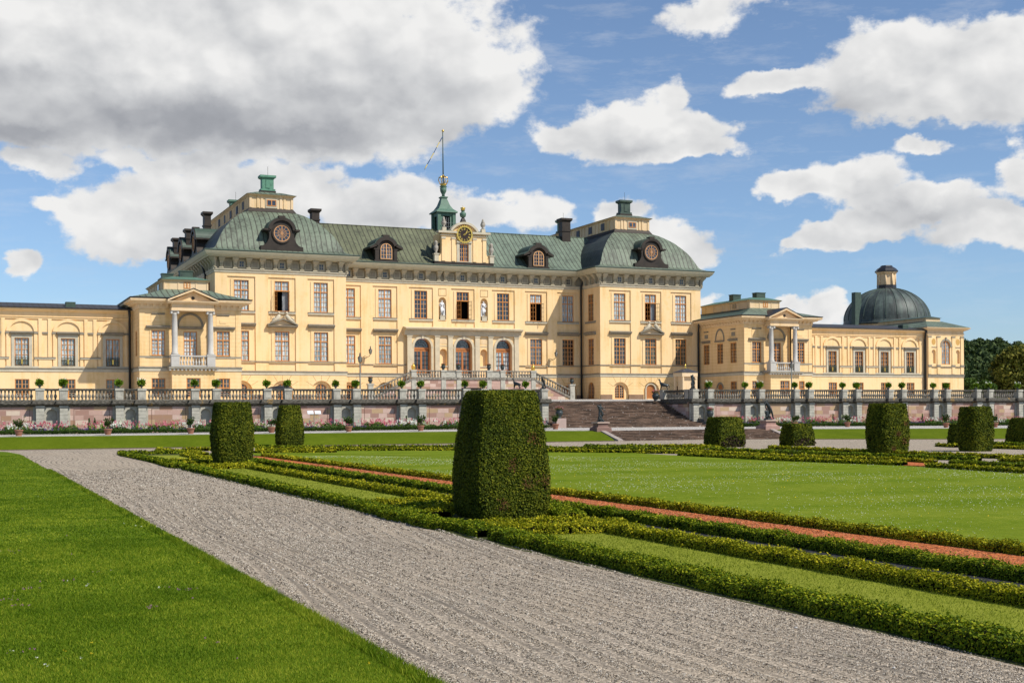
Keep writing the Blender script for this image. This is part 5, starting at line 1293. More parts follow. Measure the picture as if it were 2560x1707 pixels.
HE=[('pelvis','waist'),('waist','chest'),('chest','neck'),('neck','head0'),('head0','head1'),('chest','shL'),('shL','elL'),('elL','haL'),('haL','fiL'),('chest','shR'),('shR','elR'),('elR','haR'),('haR','fiR'),('pelvis','hiL'),('hiL','knL'),('knL','anL'),('anL','toL'),('pelvis','hiR'),('hiR','knR'),('knR','anR'),('anR','toR')]
def merge(a,b,off,pre='b_'):
    d=dict(a)
    for k,v in b.items(): d[pre+k]=(v[0]+off[0],v[1]+off[1],v[2]+off[2],v[3])
    return d
HE2=[('b_'+a,'b_'+b) for a,b in HE]
# white niche statues
def drape(o,mt,sgn=1):
    m=MB(); pts=[]
    for k in range(6): m.tube([(-.16+k*.06,-.1-.03*(k%2),1.0-.04*k),(-.15+k*.065,-.13,.6),(-.13+k*.05,-.08,.12)],[.05,.06,.05],6)
    m.tube([(sgn*.2,-.05,1.38),(0,-.16,1.2),(-sgn*.18,-.12,1.0),(-sgn*.1,-.14,.92)],[.05,.07,.07,.05],6); m.box(sgn*.12,sgn*.34,-.06,.16,0,.8)
    link('drapery',m.mesh('drapery',mt),o)
def plinth(o,mt,w=.3,h=.55):
    m=MB(); m.box(-w,w,-w*.9,w*.9,-h,-.05); m.box(-w-.04,w+.04,-w*.9-.04,w*.9+.04,-.07,0); link('plinth',m.mesh('plinth',mt),o)
for x,lb,pz,sg in ((-2.72,'white marble statue with lowered arms in the left niche between upper windows',dict(haL=(-.2,-.16,1.0,.035),fiL=(-.16,-.2,.98,.03),head1=(.03,-.01,1.72,.07)),1),(3.0,'white marble statue with hand on hip in the right niche between upper windows',dict(elR=(.33,.02,1.18,.048),haR=(.2,-.1,1.02,.035),fiR=(.15,-.13,1.0,.03),head1=(-.03,-.01,1.72,.07)),-1)):
    figure('marble_statue',lb,'statue',(X0+x,YC+.2,12.35),human(pz),HE,WHITE,0,'marble statues in the palace niches',1.12,lambda o,s=sg:(drape(o,WHITE,s),plinth(o,STONE)),1.05)
# bronze groups
def pedestal(X,Y,z0,z1,label,w=.55,rose=varied('rose_sandstone',(.36,.22,.18),.15,2)):
    loc=(X,Y,z0); r=thing('statue_pedestal',label,'pedestal',loc,'stone pedestals beside the garden stairs'); m=MB()
    h=z1-z0; m.frus((X-w*1.25,X+w*1.25,Y-w*1.25,Y+w*1.25,z0-.1),(X-w*1.2,X+w*1.2,Y-w*1.2,Y+w*1.2,z0+h*.35)); m.frus((X-w*1.1,X+w*1.1,Y-w*1.1,Y+w*1.1,z0+h*.35),(X-w*.85,X+w*.85,Y-w*.85,Y+w*.85,z0+h*.5)); m.box(X-w*.82,X+w*.82,Y-w*.82,Y+w*.82,z0+h*.5,z1-.1); sub(m,'pedestal_block',rose,r,loc)
    m=MB(); m.box(X-w*1.02,X+w*1.02,Y-w*1.02,Y+w*1.02,z1-.1,z1); sub(m,'pedestal_cap',varied('pale_rose_cap',(.5,.38,.31),.1,3),r,loc); return r
pedestal(51.1,97.1,-1.65,-.88,'brown stone pedestal at the left end of the low steps',.58,varied('brown_rose_sandstone',(.21,.13,.105),.2,2)); pedestal(68.4,97.1,-1.7,-.85,'rose stone pedestal at the right end of the low steps',.64)
up=human(dict(pelvis=(0,0,1.25,.14),waist=(-.05,0,1.4,.125),chest=(-.1,0,1.62,.16),neck=(-.08,0,1.8,.06),head0=(.0,-.02,1.92,.085),head1=(.05,-.02,2.03,.075),
  shL=(-.28,0,1.76,.08),elL=(-.45,-.05,1.92,.055),haL=(-.3,-.1,1.75,.045),fiL=(-.2,-.12,1.7,.04),shR=(.1,0,1.72,.08),elR=(.28,-.1,1.42,.05),haR=(.5,-.15,1.36,.05),fiR=(.6,-.15,1.38,.05),
  hiL=(-.1,0,1.16,.11),knL=(-.22,-.1,.75,.075),anL=(-.3,0,.2,.05),toL=(-.33,-.15,.12,.045),hiR=(.1,0,1.16,.11),knR=(.28,-.12,.85,.075),anR=(.12,-.05,.5,.05),toR=(.1,-.15,.45,.04)))
dn=human(dict(pelvis=(0,0,.3,.14),waist=(.02,0,.42,.13),chest=(.05,-.05,.62,.15),neck=(.1,-.05,.78,.06),head0=(.12,-.08,.88,.085),head1=(.15,-.1,.98,.07),
  shL=(-.12,0,.72,.07),elL=(-.2,-.1,.5,.05),haL=(-.12,-.2,.3,.04),fiL=(-.1,-.22,.24,.035),shR=(.22,0,.7,.07),elR=(.3,-.05,.92,.05),haR=(.15,-.05,1.1,.04),fiR=(.1,-.05,1.16,.035),
  hiL=(-.1,0,.26,.1),knL=(-.3,-.15,.35,.07),anL=(-.32,-.1,.08,.05),toL=(-.38,-.2,.05,.04),hiR=(.1,0,.26,.1),knR=(.3,-.2,.2,.07),anR=(.2,-.05,.06,.05),toR=(.32,-.1,.05,.04)))
def rock(o):
    m=MB(); m.lathe(0,0,[(.42,0),(.46,.06),(.38,.14),(.1,.2)],9,False); link('bronze_base',m.mesh('bronze_base',BRONZE),o)
def group(name,lb,loc,rot,sc_,a=up,b=dn,grp='bronze figure groups'):
    o=figure(name,lb,'statue',loc,a,HE,BRONZE,rot,grp,sc_,rock,1.3)
    k=figure('lower_figure',None,None,(0,0,0),b,HE,BRONZE,0,None,1.,None,1.3); k.parent=o
    return o
group('bronze_statue','bronze group with a raised arm on the left stone pedestal before the stairs',(51.1,97.1,-.88),0,.76)
bend=dict(up); bend=human(dict(pelvis=(.15,0,1.3,.14),waist=(.02,0,1.5,.13),chest=(-.15,-.05,1.68,.16),neck=(-.3,-.08,1.74,.07),head0=(-.42,-.1,1.72,.09),head1=(-.52,-.12,1.68,.08),
  shL=(-.3,-.1,1.82,.08),elL=(-.12,-.15,1.98,.055),haL=(-.35,-.18,1.92,.05),fiL=(-.42,-.2,1.86,.04),shR=(-.05,.05,1.72,.08),elR=(-.32,0,1.4,.055),haR=(-.28,-.1,1.15,.045),fiR=(-.25,-.1,1.08,.04),
  hiL=(.1,-.05,1.2,.11),knL=(.22,-.1,.75,.075),anL=(.1,0,.3,.05),toL=(.05,-.12,.24,.04),hiR=(.26,.02,1.22,.12),knR=(.52,.02,.75,.085),anR=(.68,.05,.22,.06),toR=(.72,-.08,.1,.05)))
dn2=human(dict(pelvis=(-.05,0,.35,.15),waist=(-.1,0,.55,.13),chest=(-.12,0,.8,.16),neck=(-.12,-.02,.98,.06),head0=(-.1,-.04,1.1,.085),head1=(-.08,-.05,1.22,.07),
  shL=(-.3,0,.92,.07),elL=(-.42,-.1,.7,.05),haL=(-.25,-.18,.8,.04),fiL=(-.2,-.2,.88,.035),shR=(.08,0,.92,.07),elR=(.18,-.05,.65,.05),haR=(.05,-.18,.45,.04),fiR=(.0,-.2,.4,.035),
  hiL=(-.15,0,.3,.11),knL=(-.35,-.2,.4,.075),anL=(-.3,-.1,.1,.05),toL=(-.38,-.22,.06,.04),hiR=(.1,0,.3,.11),knR=(.3,-.1,.35,.08),anR=(.15,-.05,.1,.05),toR=(.3,-.12,.05,.04)))
group('bronze_statue','bronze group of a bending man over a seated figure on the right pedestal',(68.4,97.1,-.85),0,.9,bend,dn2)
group('bronze_statue','bronze figure group at the corner where the right balustrade turns back',(67.95,109.25,2.2),.3,.72,up,dn2)
group('bronze_statue','dark bronze figure leaning on the end pier of the left balustrade',(51.3,109.2,2.2),.4,.6,bend,dn)
# horse-like beast on the stair end of the right balustrade, stag on the left rail
def beast(name,lb,loc,rot,s,neckup):
    j=dict(pelvis=(-.4,0,.75,.22),waist=(-.1,0,.78,.22),chest=(.25,0,.85,.27),neck=(.5,0,1.1,.11),neck2=(.55,0,1.1+.3*neckup,.09),head0=(.62,0,1.2+.35*neckup,.09),head1=(.85,0,1.12+.45*neckup,.05),
      fl=(.35,.12,.65,.12),flk=(.4,.12,.38,.07),flh=(.42,.12,.04,.05),fr=(.3,-.12,.65,.09),frk=(.45,-.12,.42,.05),frh=(.5,-.12,.06,.05),bl=(-.5,.12,.6,.11),blk=(-.42,.12,.4,.06),blh=(-.58,.12,.26,.045),blf=(-.52,.12,.04,.05),br=(-.5,-.12,.6,.11),brk=(-.42,-.12,.4,.06),brh=(-.58,-.12,.26,.045),brf=(-.52,-.12,.04,.05),t1=(-.65,0,.8,.05),t2=(-.8,0,.55,.04),t3=(-.78,0,.3,.03))
    e=[('pelvis','waist'),('waist','chest'),('chest','neck'),('neck','neck2'),('neck2','head0'),('head0','head1'),('chest','fl'),('fl','flk'),('flk','flh'),('chest','fr'),('fr','frk'),('frk','frh'),('pelvis','bl'),('bl','blk'),('blk','blh'),('blh','blf'),('pelvis','br'),('br','brk'),('brk','brh'),('brh','brf'),('pelvis','t1'),('t1','t2'),('t2','t3')]
    def ears(o):
        m=MB()
        for q in (-1,1): m.tube([(.6,q*.05,1.25+.35*neckup),(.58,q*.08,1.42+.35*neckup)],[.035,.008],5)
        m.box(-.65,.65,-.2,.2,-.0,.05); link('base_and_ears',m.mesh('base_and_ears',BRONZE),o)
    return figure(name,lb,'statue',loc,j,e,BRONZE,rot,None,s,ears,1.25)
beast('bronze_beast','dark bronze horse standing on the stair end of the right balustrade',(68.0,115.,2.2),2.6,.72,1.)
beast('bronze_beast','small dark bronze animal on the left balustrade near the stairs',(48.6,109.2,2.2),2.2,.6,1.1)
# flower urns -------------------------------------------------------------------
def flowerurn(X,Y,z,s,label,petal=PINK,grp='round dark urns with pink flowers'):
    t_=thing('flower_urn',label,'urn',(X,Y,z),grp); m=MB(); m.lathe(0,0,[(.22*s,0),(.2*s,.06*s),(.14*s,.1*s),(.3*s,.3*s),(.38*s,.52*s),(.36*s,.66*s),(.28*s,.76*s),(.34*s,.82*s),(.3*s,.84*s)],16)
    link('urn',m.mesh('urn',varied('black_green_urn',(.03,.04,.04),.3,4,.4,.5)),t_)
    p,d=sphere_pts(260,.42*s,(0,0,.95*s),.45); link('leaves',cards(p,d,.09*s,'leaves',BUSHL,.7),t_)
    p,d=sphere_pts(170,.44*s,(0,0,1.02*s),.5); link('flowers',cards(p,d,.085*s,'flowers',petal,.7,1.1),t_); return t_
a=W(1639,1000,114.3); flowerurn(a[0],114.3,1.05,1.,'black urn with pink flowers at the top of the stairs')
a=W(1775,1045,107.5); flowerurn(a[0],107.5,-.75-.0,.95,'dark urn with pink flowers on a block right of the stairs')
m=MB(); m.box(a[0]-.45,a[0]+.45,107.05,107.95,-1.6,-.75); tag(m.build('urn_block',STONED),'plain grey stone block under the dark urn right of the stairs','block')
a2=W(1398,1045,107.5); flowerurn(a2[0],107.5,-.6,.95,'dark urn with pink flowers on a block left of the stairs')
m=MB(); m.box(a2[0]-.5,a2[0]+.5,107.0,108.0,-1.6,-.6); tag(m.build('urn_block',varied('rose_block',(.4,.3,.26),.1,2)),'pale rose stone block under the urn left of the stairs','block')
# terracotta pots ---------------------------------------------------------------
def potmesh():
    m=MB(); m.lathe(0,0,[(.23,0),(.25,.05),(.24,.06),(.28,.2),(.30,.21),(.29,.24),(.33,.38),(.38,.4),(.38,.48),(.34,.5),(.3,.44)],16); return m.mesh('pot',TERRA)
PM=potmesh()
def citrus(seed):
    m=MB(); m.tube([(0,0,.4),(.01,0,.75)],[.03,.022],6)
    P=[];D=[]
    for k in range(9):
        a=rng.random()*2*pi; r=.2+.28*rng.random(); h=.85+.45*rng.random()
        e=(r*math.cos(a),r*math.sin(a),h); m.tube([(.01,0,.7),(e[0]*.5,e[1]*.5,(.7+h)/2),e],[.016,.012,.006],4)
        for j in range(44):
            u=.35+.75*rng.random(); q=np.array((e[0]*u,e[1]*u,.7+(h-.7)*u))+rng.normal(size=3)*.07; P.append(q); D.append(rng.normal(size=3))
    return m.mesh('stem',BARK),cards(np.array(P),np.array(D),.11,'foliage',CITR,.5,1.7)
CMs=[citrus(i) for i in range(4)]
def pot(px,i,label,h=.95):
    X,Y,_=G(px,1092 if px<1000 else 1084,zm); 
    Y=102.0 if X<60 else 98.; X=W(px,1080,Y)[0]; z=zm(X,Y)+.02
    t_=thing('potted_citrus',label,'pot',(X,Y,z),'terracotta pots with small citrus trees'); link('pot',PM,t_); s,f=CMs[i%4]; link('stem',s,t_); link('foliage',f,t_); t_.scale=(.86,.86,h)
    m=MB(); m.box(-.26,.26,-.26,.26,-.06,0.0); link('foot',m.mesh('foot',GREYP),t_)
for i,(px,lb) in enumerate(((47,'terracotta pot with citrus tree nearest the left edge'),(270,'second terracotta citrus pot from the left edge'),(477,'terracotta citrus pot just left of the cylindrical yew'),(679,'terracotta citrus pot between the two left yews'),(872,'terracotta citrus pot between the slim left yew and the big central yew'),(1052,'terracotta citrus pot left beside the big central yew'),(1389,'terracotta pot with flowering shrub by the left foot of the stairs'),(1987,'terracotta citrus pot behind the smaller low yew'),(2118.6,'terracotta citrus pot left of the tall round yew at the right'),(2365,'terracotta citrus pot between the two tall right yews'),(2488,'terracotta citrus pot right behind the rightmost tall yew'))): pot(px,i,lb)
# ================================================================ flower beds
def bed(x0,x1,tagn):
    L=x1-x0; n=int(L*520)
    X=x0+rng.random(n)*L; Y=106.1+rng.random(n)*2.5; z0=np.array([zm(a,108) for a in X]); hh=.22+.48*((Y-106.)/2.5)*(.6+.4*np.sin(X*1.7)+.25*np.sin(X*5.1))
    P=np.stack([X,Y,z0+np.abs(hh)*rng.random(n)**.5],1); D=np.tile((0,-.6,.8),(n,1))
    o=link('bed_foliage',cards(P,D,.13,'bed_foliage',BUSHL,.8,1.7)); tag(o,'low green foliage of the flower border %s'%tagn,'foliage',None,'stuff')
    # clipped edging
    n=int(L*420); X=x0+rng.random(n)*L; Y=105.5+rng.random(n)*.55; z0=np.array([zm(a,106) for a in X]); P=np.stack([X,Y,z0+.28*rng.random(n)**.4],1)
    o=link('box_edging',cards(P,np.tile((0,-.6,.8),(n,1)),.075,'box_edging',leafm('dark_edging_leaves',(.01,.028,.004),(.03,.065,.009),(.07,.11,.02)),.9)); tag(o,'low dark box edging in front of the flower border %s'%tagn,'hedge')
    def flowers(name,mt,cl,dens,rad,zb,zh,sz,what):
        P=[]
        x=x0
        while x<x1:
            x+=cl*(.5+rng.random()); cy=106.4+2.*rng.random()
            for k in range(int(1.7*dens*(.5+rng.random()))):
                xx=x+rng.normal()*rad; yy=min(108.7,max(106.1,cy+rng.normal()*.35)); h=zb+zh*rng.random()
                for j in range(9): P.append((xx+rng.normal()*.03,yy+rng.normal()*.03,zm(xx,108)+h+(rng.random()-.5)*.22))
        P=np.array(P); P=P[(P[:,0]>x0)&(P[:,0]<x1)]
        o=link(name,cards(P,np.tile((0,-.8,.5),(len(P),1)),sz,name,mt,.9,1.2)); tag(o,'%s in the flower border %s'%(what,tagn),'flowers',None,'stuff')
    flowers('pink_flowers',PINK,1.0,8,.5,.5,.45,.10,'scattered spikes of pink flowers'); flowers('white_flowers',WPET,6.,17,.6,.5,.35,.11,'round white flower clumps')
    flowers('purple_flowers',PURP,1.1,9,.5,.18,.2,.08,'low purple flowers'); flowers('cream_spikes',leafm('cream_petals',(.45,.5,.25),(.6,.62,.4),(.7,.7,.55),trans=.2),4.6,6,.4,.75,.4,.06,'tall cream flower spikes')
    flowers('lime_leaves',leafm('lime_leaves',(.1,.2,.02),(.18,.32,.03),(.3,.42,.06),trans=.3),4.2,11,.4,.3,.4,.1,'bright lime green foliage plants')
    # small pointed conifers
bed(-12,50.3,'left of the stairs'); bed(69.4,122,'right of the stairs')
def cone(X,Y,h,label):
    z=zm(X,Y); n=260; u=rng.random(n); a=rng.random(n)*2*pi; r=.17*(1-u)+.02; P=np.stack([X*0+r*np.cos(a),r*np.sin(a),u*h],1); D=np.stack([np.cos(a),np.sin(a),.4+0*a],1)
    t_=link('small_conifer',cards(P,D,.09,'small_conifer',leafm('conifer_green',(.015,.05,.012),(.035,.09,.02),(.06,.13,.03)),.5,1.6),None,(X,Y,z)); tag(t_,label,'shrub','small pointed conifers in the flower border')
for px,k in ((223,'far left'),(237,'far left, the right one of its pair'),(1016,'left of the stairs'),(2083,'behind the tall round yew'),(2079,''),(2306,'between the tall right yews'),(2314,'')):
    X=W(px,1060,107.8)[0]
    if k: cone(X,107.8,1.25,'small pointed conifer in the flower border, %s'%k)
# ================================================================ yews
def superell(n,ex):
    a=np.linspace(0,2*pi,n,endpoint=False); c,s=np.cos(a),np.sin(a); r=(np.abs(c)**ex+np.abs(s)**ex)**(-1/ex); return np.stack([r*c,r*s],1)
def yew(cx,cy,z0,h,hw,hd,prof,ex,leaf,cover,label,mt=YEW,rot=0.,brown=0,bare=0):
    """prof: (z fraction, scale)"""
    n=72; se=superell(n,ex); zz=np.array([p[0] for p in prof]); ss=np.array([p[1] for p in prof])
    hs=np.linspace(0,1,26); sc_=np.interp(hs,zz,ss)
    R=np.array([[math.cos(rot),-math.sin(rot)],[math.sin(rot),math.cos(rot)]])
    def surf(u,v): # u angle idx float, v height 0..1
        ang=u*n; i=np.floor(ang).astype(int)%n; j=(i+1)%n; f=(ang-np.floor(ang))[:,None]; b=se[i]*(1-f)+se[j]*f
        k=np.interp(v,zz,ss)[:,None]; wob=1+.008*np.sin(u*37+v*9)[:,None]+.008*np.sin(u*91-v*23)[:,None]
        return b*k*wob
    # core
    V=[];Fc=[]
    for q,k in zip(hs,sc_):
        for b in se: V.append((b[0]*k*hw*.94,b[1]*k*hd*.94,q*h*.985))
    for r in range(len(hs)-1):
        for i in range(n): Fc.append((r*n+i,r*n+(i+1)%n,(r+1)*n+(i+1)%n,(r+1)*n+i))
    top=(len(hs)-1)*n; 
    V.append((0,0,h*.985)); 
    V=np.array(V); Vc=V.copy()
    for i in range(n): Fc.append((top+i,top+(i+1)%n,len(V)-1,len(V)-1))
    Fc=np.array([f for f in Fc])
    # leaves
    per=8*(hw+hd)/2; area=per*h; N=int(area*cover/(leaf*leaf*.9)); u=rng.random(N); v=rng.random(N)
    S=surf(u,v); e=1e-3; S2=surf((u+e)%1,v); tg=S2-S; nr=np.stack([tg[:,1]*hw**0,-tg[:,0],0*u],1); nr/=np.maximum(np.linalg.norm(nr,axis=1),1e-9)[:,None]
    nr[:,2]=.15
    P=np.stack([S[:,0]*hw,S[:,1]*hd,v*h],1)+nr*(rng.normal(size=N)*.016-.012)[:,None]
    # top leaves
    Nt=int(4*hw*hd*cover*1.3*ss[-1]**2/(leaf*leaf*.9)); uu=rng.random(Nt); rr=np.sqrt(rng.random(Nt)); Sx=surf(uu,np.full(Nt,1.))*rr[:,None]
    Pt=np.stack([Sx[:,0]*hw,Sx[:,1]*hd,np.full(Nt,h)-.02+rng.normal(size=Nt)*.015],1); Nt_=np.tile((0,0,1.),(Nt,1))
    P=np.concatenate([P,Pt]); D=np.concatenate([nr,Nt_])
    c3=np.array([[math.cos(rot),-math.sin(rot),0],[math.sin(rot),math.cos(rot),0],[0,0,1]])
    if bare:
        keep=~((P[:,2]<h*.42*(1-.5*np.abs(P[:,0]/hw)))&(P[:,1]<-hd*.5)&(P[:,0]>-hw*.9)&(rng.random(len(P))<.8)); 
        Pb=P[~keep]; Db=D[~keep]; P=P[keep]; D=D[keep]
    P=P@c3.T; D=D@c3.T; Vc=Vc@c3.T
    lv,lf=cardarr(P,D,leaf,.5,1.9)
    root=thing('clipped_yew',label,'topiary',(cx,cy,z0),'clipped yews of the parterre')
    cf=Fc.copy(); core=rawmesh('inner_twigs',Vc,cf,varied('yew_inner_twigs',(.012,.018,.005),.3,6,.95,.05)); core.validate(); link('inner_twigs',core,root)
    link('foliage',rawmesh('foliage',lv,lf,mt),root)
    if brown:
        nb=brown; ub=rng.random(nb)*.25+.60; vb=rng.random(nb); cl=[(.80,.28),(.83,.62),(.86,.3),(.70,.12),(.74,.42)]
        Pb=[];Db=[]
        for (cu,cv) in cl:
            k=nb//len(cl); a=(cu+rng.normal(size=k)*.012)%1; b=np.clip(cv+rng.normal(size=k)*.03,0,1); S=surf(a,b); Pb.append(np.stack([S[:,0]*hw*1.012,S[:,1]*hd*1.012,b*h],1)); Db.append(np.stack([S[:,0],S[:,1],0*a],1))
        Pb=np.concatenate(Pb)@c3.T; Db=np.concatenate(Db)@c3.T; link('browned_twigs',cards(Pb,Db,leaf*1.1,'browned_twigs',YEWR,.6,1.8),root)
    if bare and len(Pb):
        link('bare_twigs',cards(Pb[::2]@c3.T,Db[::2]@c3.T,leaf*1.1,'bare_twigs',leafm('bare_brown_twigs',(.02,.014,.008),(.05,.035,.02),(.1,.07,.05)),.7,2.2),root)
    return root
TALL=[(0,.90),(.04,.95),(.15,1.02),(.3,1.04),(.5,.99),(.7,.90),(.88,.81),(.95,.785),(.985,.75),(1,.70)]
BARR=[(0,.86),(.06,.92),(.25,1.0),(.42,1.04),(.62,1.01),(.85,.93),(.96,.89),(.99,.86),(1,.84)]
LOWY=[(0,1.0),(.1,1.03),(.35,1.04),(.7,.93),(.93,.85),(.98,.82),(1,.78)]
def yx(px,Y): return W(px,1100,Y)[0]
yew(11.83,27.55,H,2.96,.905,.88,TALL,13,.030,2.8,'big dark tapered yew block in the centre of the picture',brown=420)
yew(12.35,61.6,H,3.02,.93,.93,BARR,4,.055,2.6,'broad barrel shaped yew left of the centre by the gravel path')
yew(yx(721,94.),93.6,H,3.08,.92,.9,TALL,6,.08,2.4,'slim yew with browned front, second from the left')
def ypx(pl,pr,yb,yt,prof,ex,label,wmul=1.,**k):
    pc=(pl+pr)/2; X,Y,z=G(pc,yb); Z=X*S_+Y*C_; Y+=.9; X=W(pc,yb,Y)[0]; wd=(pr-pl)/F*Z; h=(yb-yt)/F*Z; hw=wd/2*wmul
    yew(X,Y,z-.03,h+.03,hw,hw*.95,prof,ex,max(.05,Z*.0009),2.4,label,**k)
ypx(1757,1866,1118,1043,LOWY,8,'low square yew with bare twigs right of the stairs, the larger low one',.74,bare=1)
ypx(1947,2039,1115,1060,LOWY,8,'smaller low square yew with bare brown twigs at its foot',.74,bare=1)
ypx(2162,2276,1137,1009,BARR,4,'tall rounded yew with a reddish flank left of the rightmost trees',.79,brown=300)
ypx(2392,2486,1129,1017,BARR,4,'rightmost fully visible tall yew by the gravel paths',.79)
ypx(2368,2440,1112,1060,LOWY,6,'low yew half hidden behind the rightmost tall yew',.75)
ypx(2522,2640,1110,1045,LOWY,6,'yew cut by the right edge of the picture',.85)
# ================================================================ box hedges
def hedge(path,wd,h,label,mt=BOXL,lmin=.024,lk=.0012,cover=1.9,z=None,closed=False):
    P=[np.array(p[:2],float) for p in path]
    if closed: P.append(P[0])
    seg=[(a,b,np.linalg.norm(b-a)) for a,b in zip(P,P[1:])]
    VS=[];FS=[]; core=MB()
    for a,b,L in seg:
        if L<.05: continue
        d=(b-a)/L; nn=np.array((-d[1],d[0])); nch=max(1,int(L/4))
        for c in range(nch):
            s0,s1=L*c/nch,L*(c+1)/nch; mid=a+d*(s0+s1)/2; dist=max(9,mid[0]*S_+mid[1]*C_)
            leaf=max(lmin,lk*dist); per=2*h+wd; N=int((s1-s0)*per*cover/(leaf*leaf*.9))
            t_=s0+rng.random(N)*(s1-s0); q=rng.random(N)*per
            base=a[None]+d[None]*t_[:,None]; gx=base[:,0]+base[:,1]*.7
            hv=h*(1+.10*np.sin(gx*5.3)+.08*np.sin(gx*12.1+1)+.06*np.sin(gx*27.)); wv=wd/2*(1+.08*np.sin(gx*4.1+2)+.07*np.sin(gx*10.7))
            left=q<h; right=q>h+wd; tp=~left&~right
            off=np.where(left,-wv,np.where(right,wv,(q-h-wd/2)/(wd/2)*wv)); zz=np.where(left,q/h*hv,np.where(right,(q-h-wd)/h*hv,hv*(1-.22*np.abs((q-h-wd/2)/(wd/2))**3)))
            zz=zz*(1.+.06*np.sin(gx*61.))+np.where(tp,np.abs(rng.normal(size=N))*.028,0); off*=np.where(left|right,1-.10*(zz/h>.8),1)
            zb=np.array([zg(x) for x in base[:,0]]) if z is None else z
            X=np.stack([base[:,0]+nn[0]*off,base[:,1]+nn[1]*off,zb+zz],1)+rng.normal(size=(N,3))*.007
            D=np.stack([nn[0]*np.sign(off)*(left|right),nn[1]*np.sign(off)*(left|right),np.where(tp,1.,.45)],1)
            v,f=cardarr(X,D,leaf,.6,1.9); VS.append(v); FS.append(f)
        z0=zg(a[0]); e=nn*wd*.40
        core.poly([(a[0]-e[0],a[1]-e[1],z0),(b[0]-e[0],b[1]-e[1],z0),(b[0]-e[0],b[1]-e[1],z0+h*.85),(a[0]-e[0],a[1]-e[1],z0+h*.85)])
        core.poly([(a[0]+e[0],a[1]+e[1],z0),(b[0]+e[0],b[1]+e[1],z0),(b[0]+e[0],b[1]+e[1],z0+h*.85),(a[0]+e[0],a[1]+e[1],z0+h*.85)])
        core.poly([(a[0]-e[0],a[1]-e[1],z0+h*.85),(b[0]-e[0],b[1]-e[1],z0+h*.85),(b[0]+e[0],b[1]+e[1],z0+h*.85),(a[0]+e[0],a[1]+e[1],z0+h*.85)])
    c0=P[0]; root=thing('box_hedge',label,'hedge',(float(c0[0]),float(c0[1]),H),'low box hedges of the parterre'); off=np.array((c0[0],c0[1],H))
    o=0; FF=[]
    for v,f in zip(VS,FS): FF.append(f+o); o+=len(v)
    link('foliage',rawmesh('foliage',np.concatenate(VS)-off,np.concatenate(FF),mt),root)
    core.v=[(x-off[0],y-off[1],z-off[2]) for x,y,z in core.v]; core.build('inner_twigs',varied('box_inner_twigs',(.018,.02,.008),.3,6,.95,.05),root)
    return root
HW,HH=.46,.18
hedge([(9.67,5.5),(9.67,22.6)],.5,HH,'box hedge along the gravel path from the bottom right corner to the big yew')
hedge([(9.62,31.),(9.62,57.2)],HW,HH,'box hedge along the gravel path between the big yew and the barrel yew')
hedge([(9.62,65.6),(9.45,79),(9.6,82.3)],HW,HH,'box hedge along the gravel path beyond the barrel yew')
hedge([(12.2,5.5),(12.2,23.9)],HW,HH,'second box hedge from the path, in front of the big yew, beside the mown strip',BOXY)
hedge([(12.25,31.4),(12.25,57.5)],HW,HH,'second box hedge from the path between the big yew and barrel yew',BOXY)
hedge([(12.3,65.5),(12.5,76.5)],HW,HH,'second box hedge from the path beyond the barrel yew',BOXY)
hedge([(13.94,5.5),(13.94,75)],.40,HH,'long box hedge between the slate strip and the orange brick strip')
hedge([(16.24,5.5),(16.24,72.)],.38,HH,'long box hedge between the orange brick strip and the big lawn',BOXY)
hedge([(9.75,82.2),(14.2,80.6)],HW,HH,'short box hedge closing the far left point of the parterre')
# planting round the two yews
for cy,w_,lb in ((27.2,4.2,'big central yew'),(61.3,4.1,'barrel yew')):
    hedge([(9.62,cy-w_),(9.75,cy-w_+1.4),(9.42,cy-1.6),(9.42,cy+1.2),(9.62,cy+w_)],HW+.05,HH,'bowed box hedge on the path side of the %s'%lb)
    hedge([(9.8,cy-w_+.6),(11.3,cy-w_-.1),(12.3,cy-w_-.25),(12.7,cy-w_+.5)],HW,HH,'short curved cross hedge in front of the %s'%lb,BOXY)
    hedge([(9.9,cy-w_+1.5),(11.2,cy-w_+1.35),(12.5,cy-w_+1.6)],HW,HH,'inner cross hedge at the foot of the %s'%lb,BOXY)
    hedge([(9.75,cy+.2),(9.95,cy+2.2),(11.2,cy+2.9)],.5,HH,'low box hedge tight against the left side of the %s'%lb)
    hedge([(12.75,cy-1.6),(13.2,cy),(12.9,cy+2.2),(11.9,cy+3.3)],.6,HH,'low box hedge behind the right side of the %s'%lb)
    hedge([(10.3,cy+.3),(10.35,cy+1.6),(11.4,cy+2.0)],.6,HH,'low inner box hedge at the left foot of the %s'%lb,BOXY)
    hedge([(9.62,cy+w_),(11.2,cy+w_+.4),(12.3,cy+w_+.3)],HW,HH,'short cross hedge behind the %s'%lb,BOXY)
def PG(*pts): return [G(*p)[:2] for p in pts]
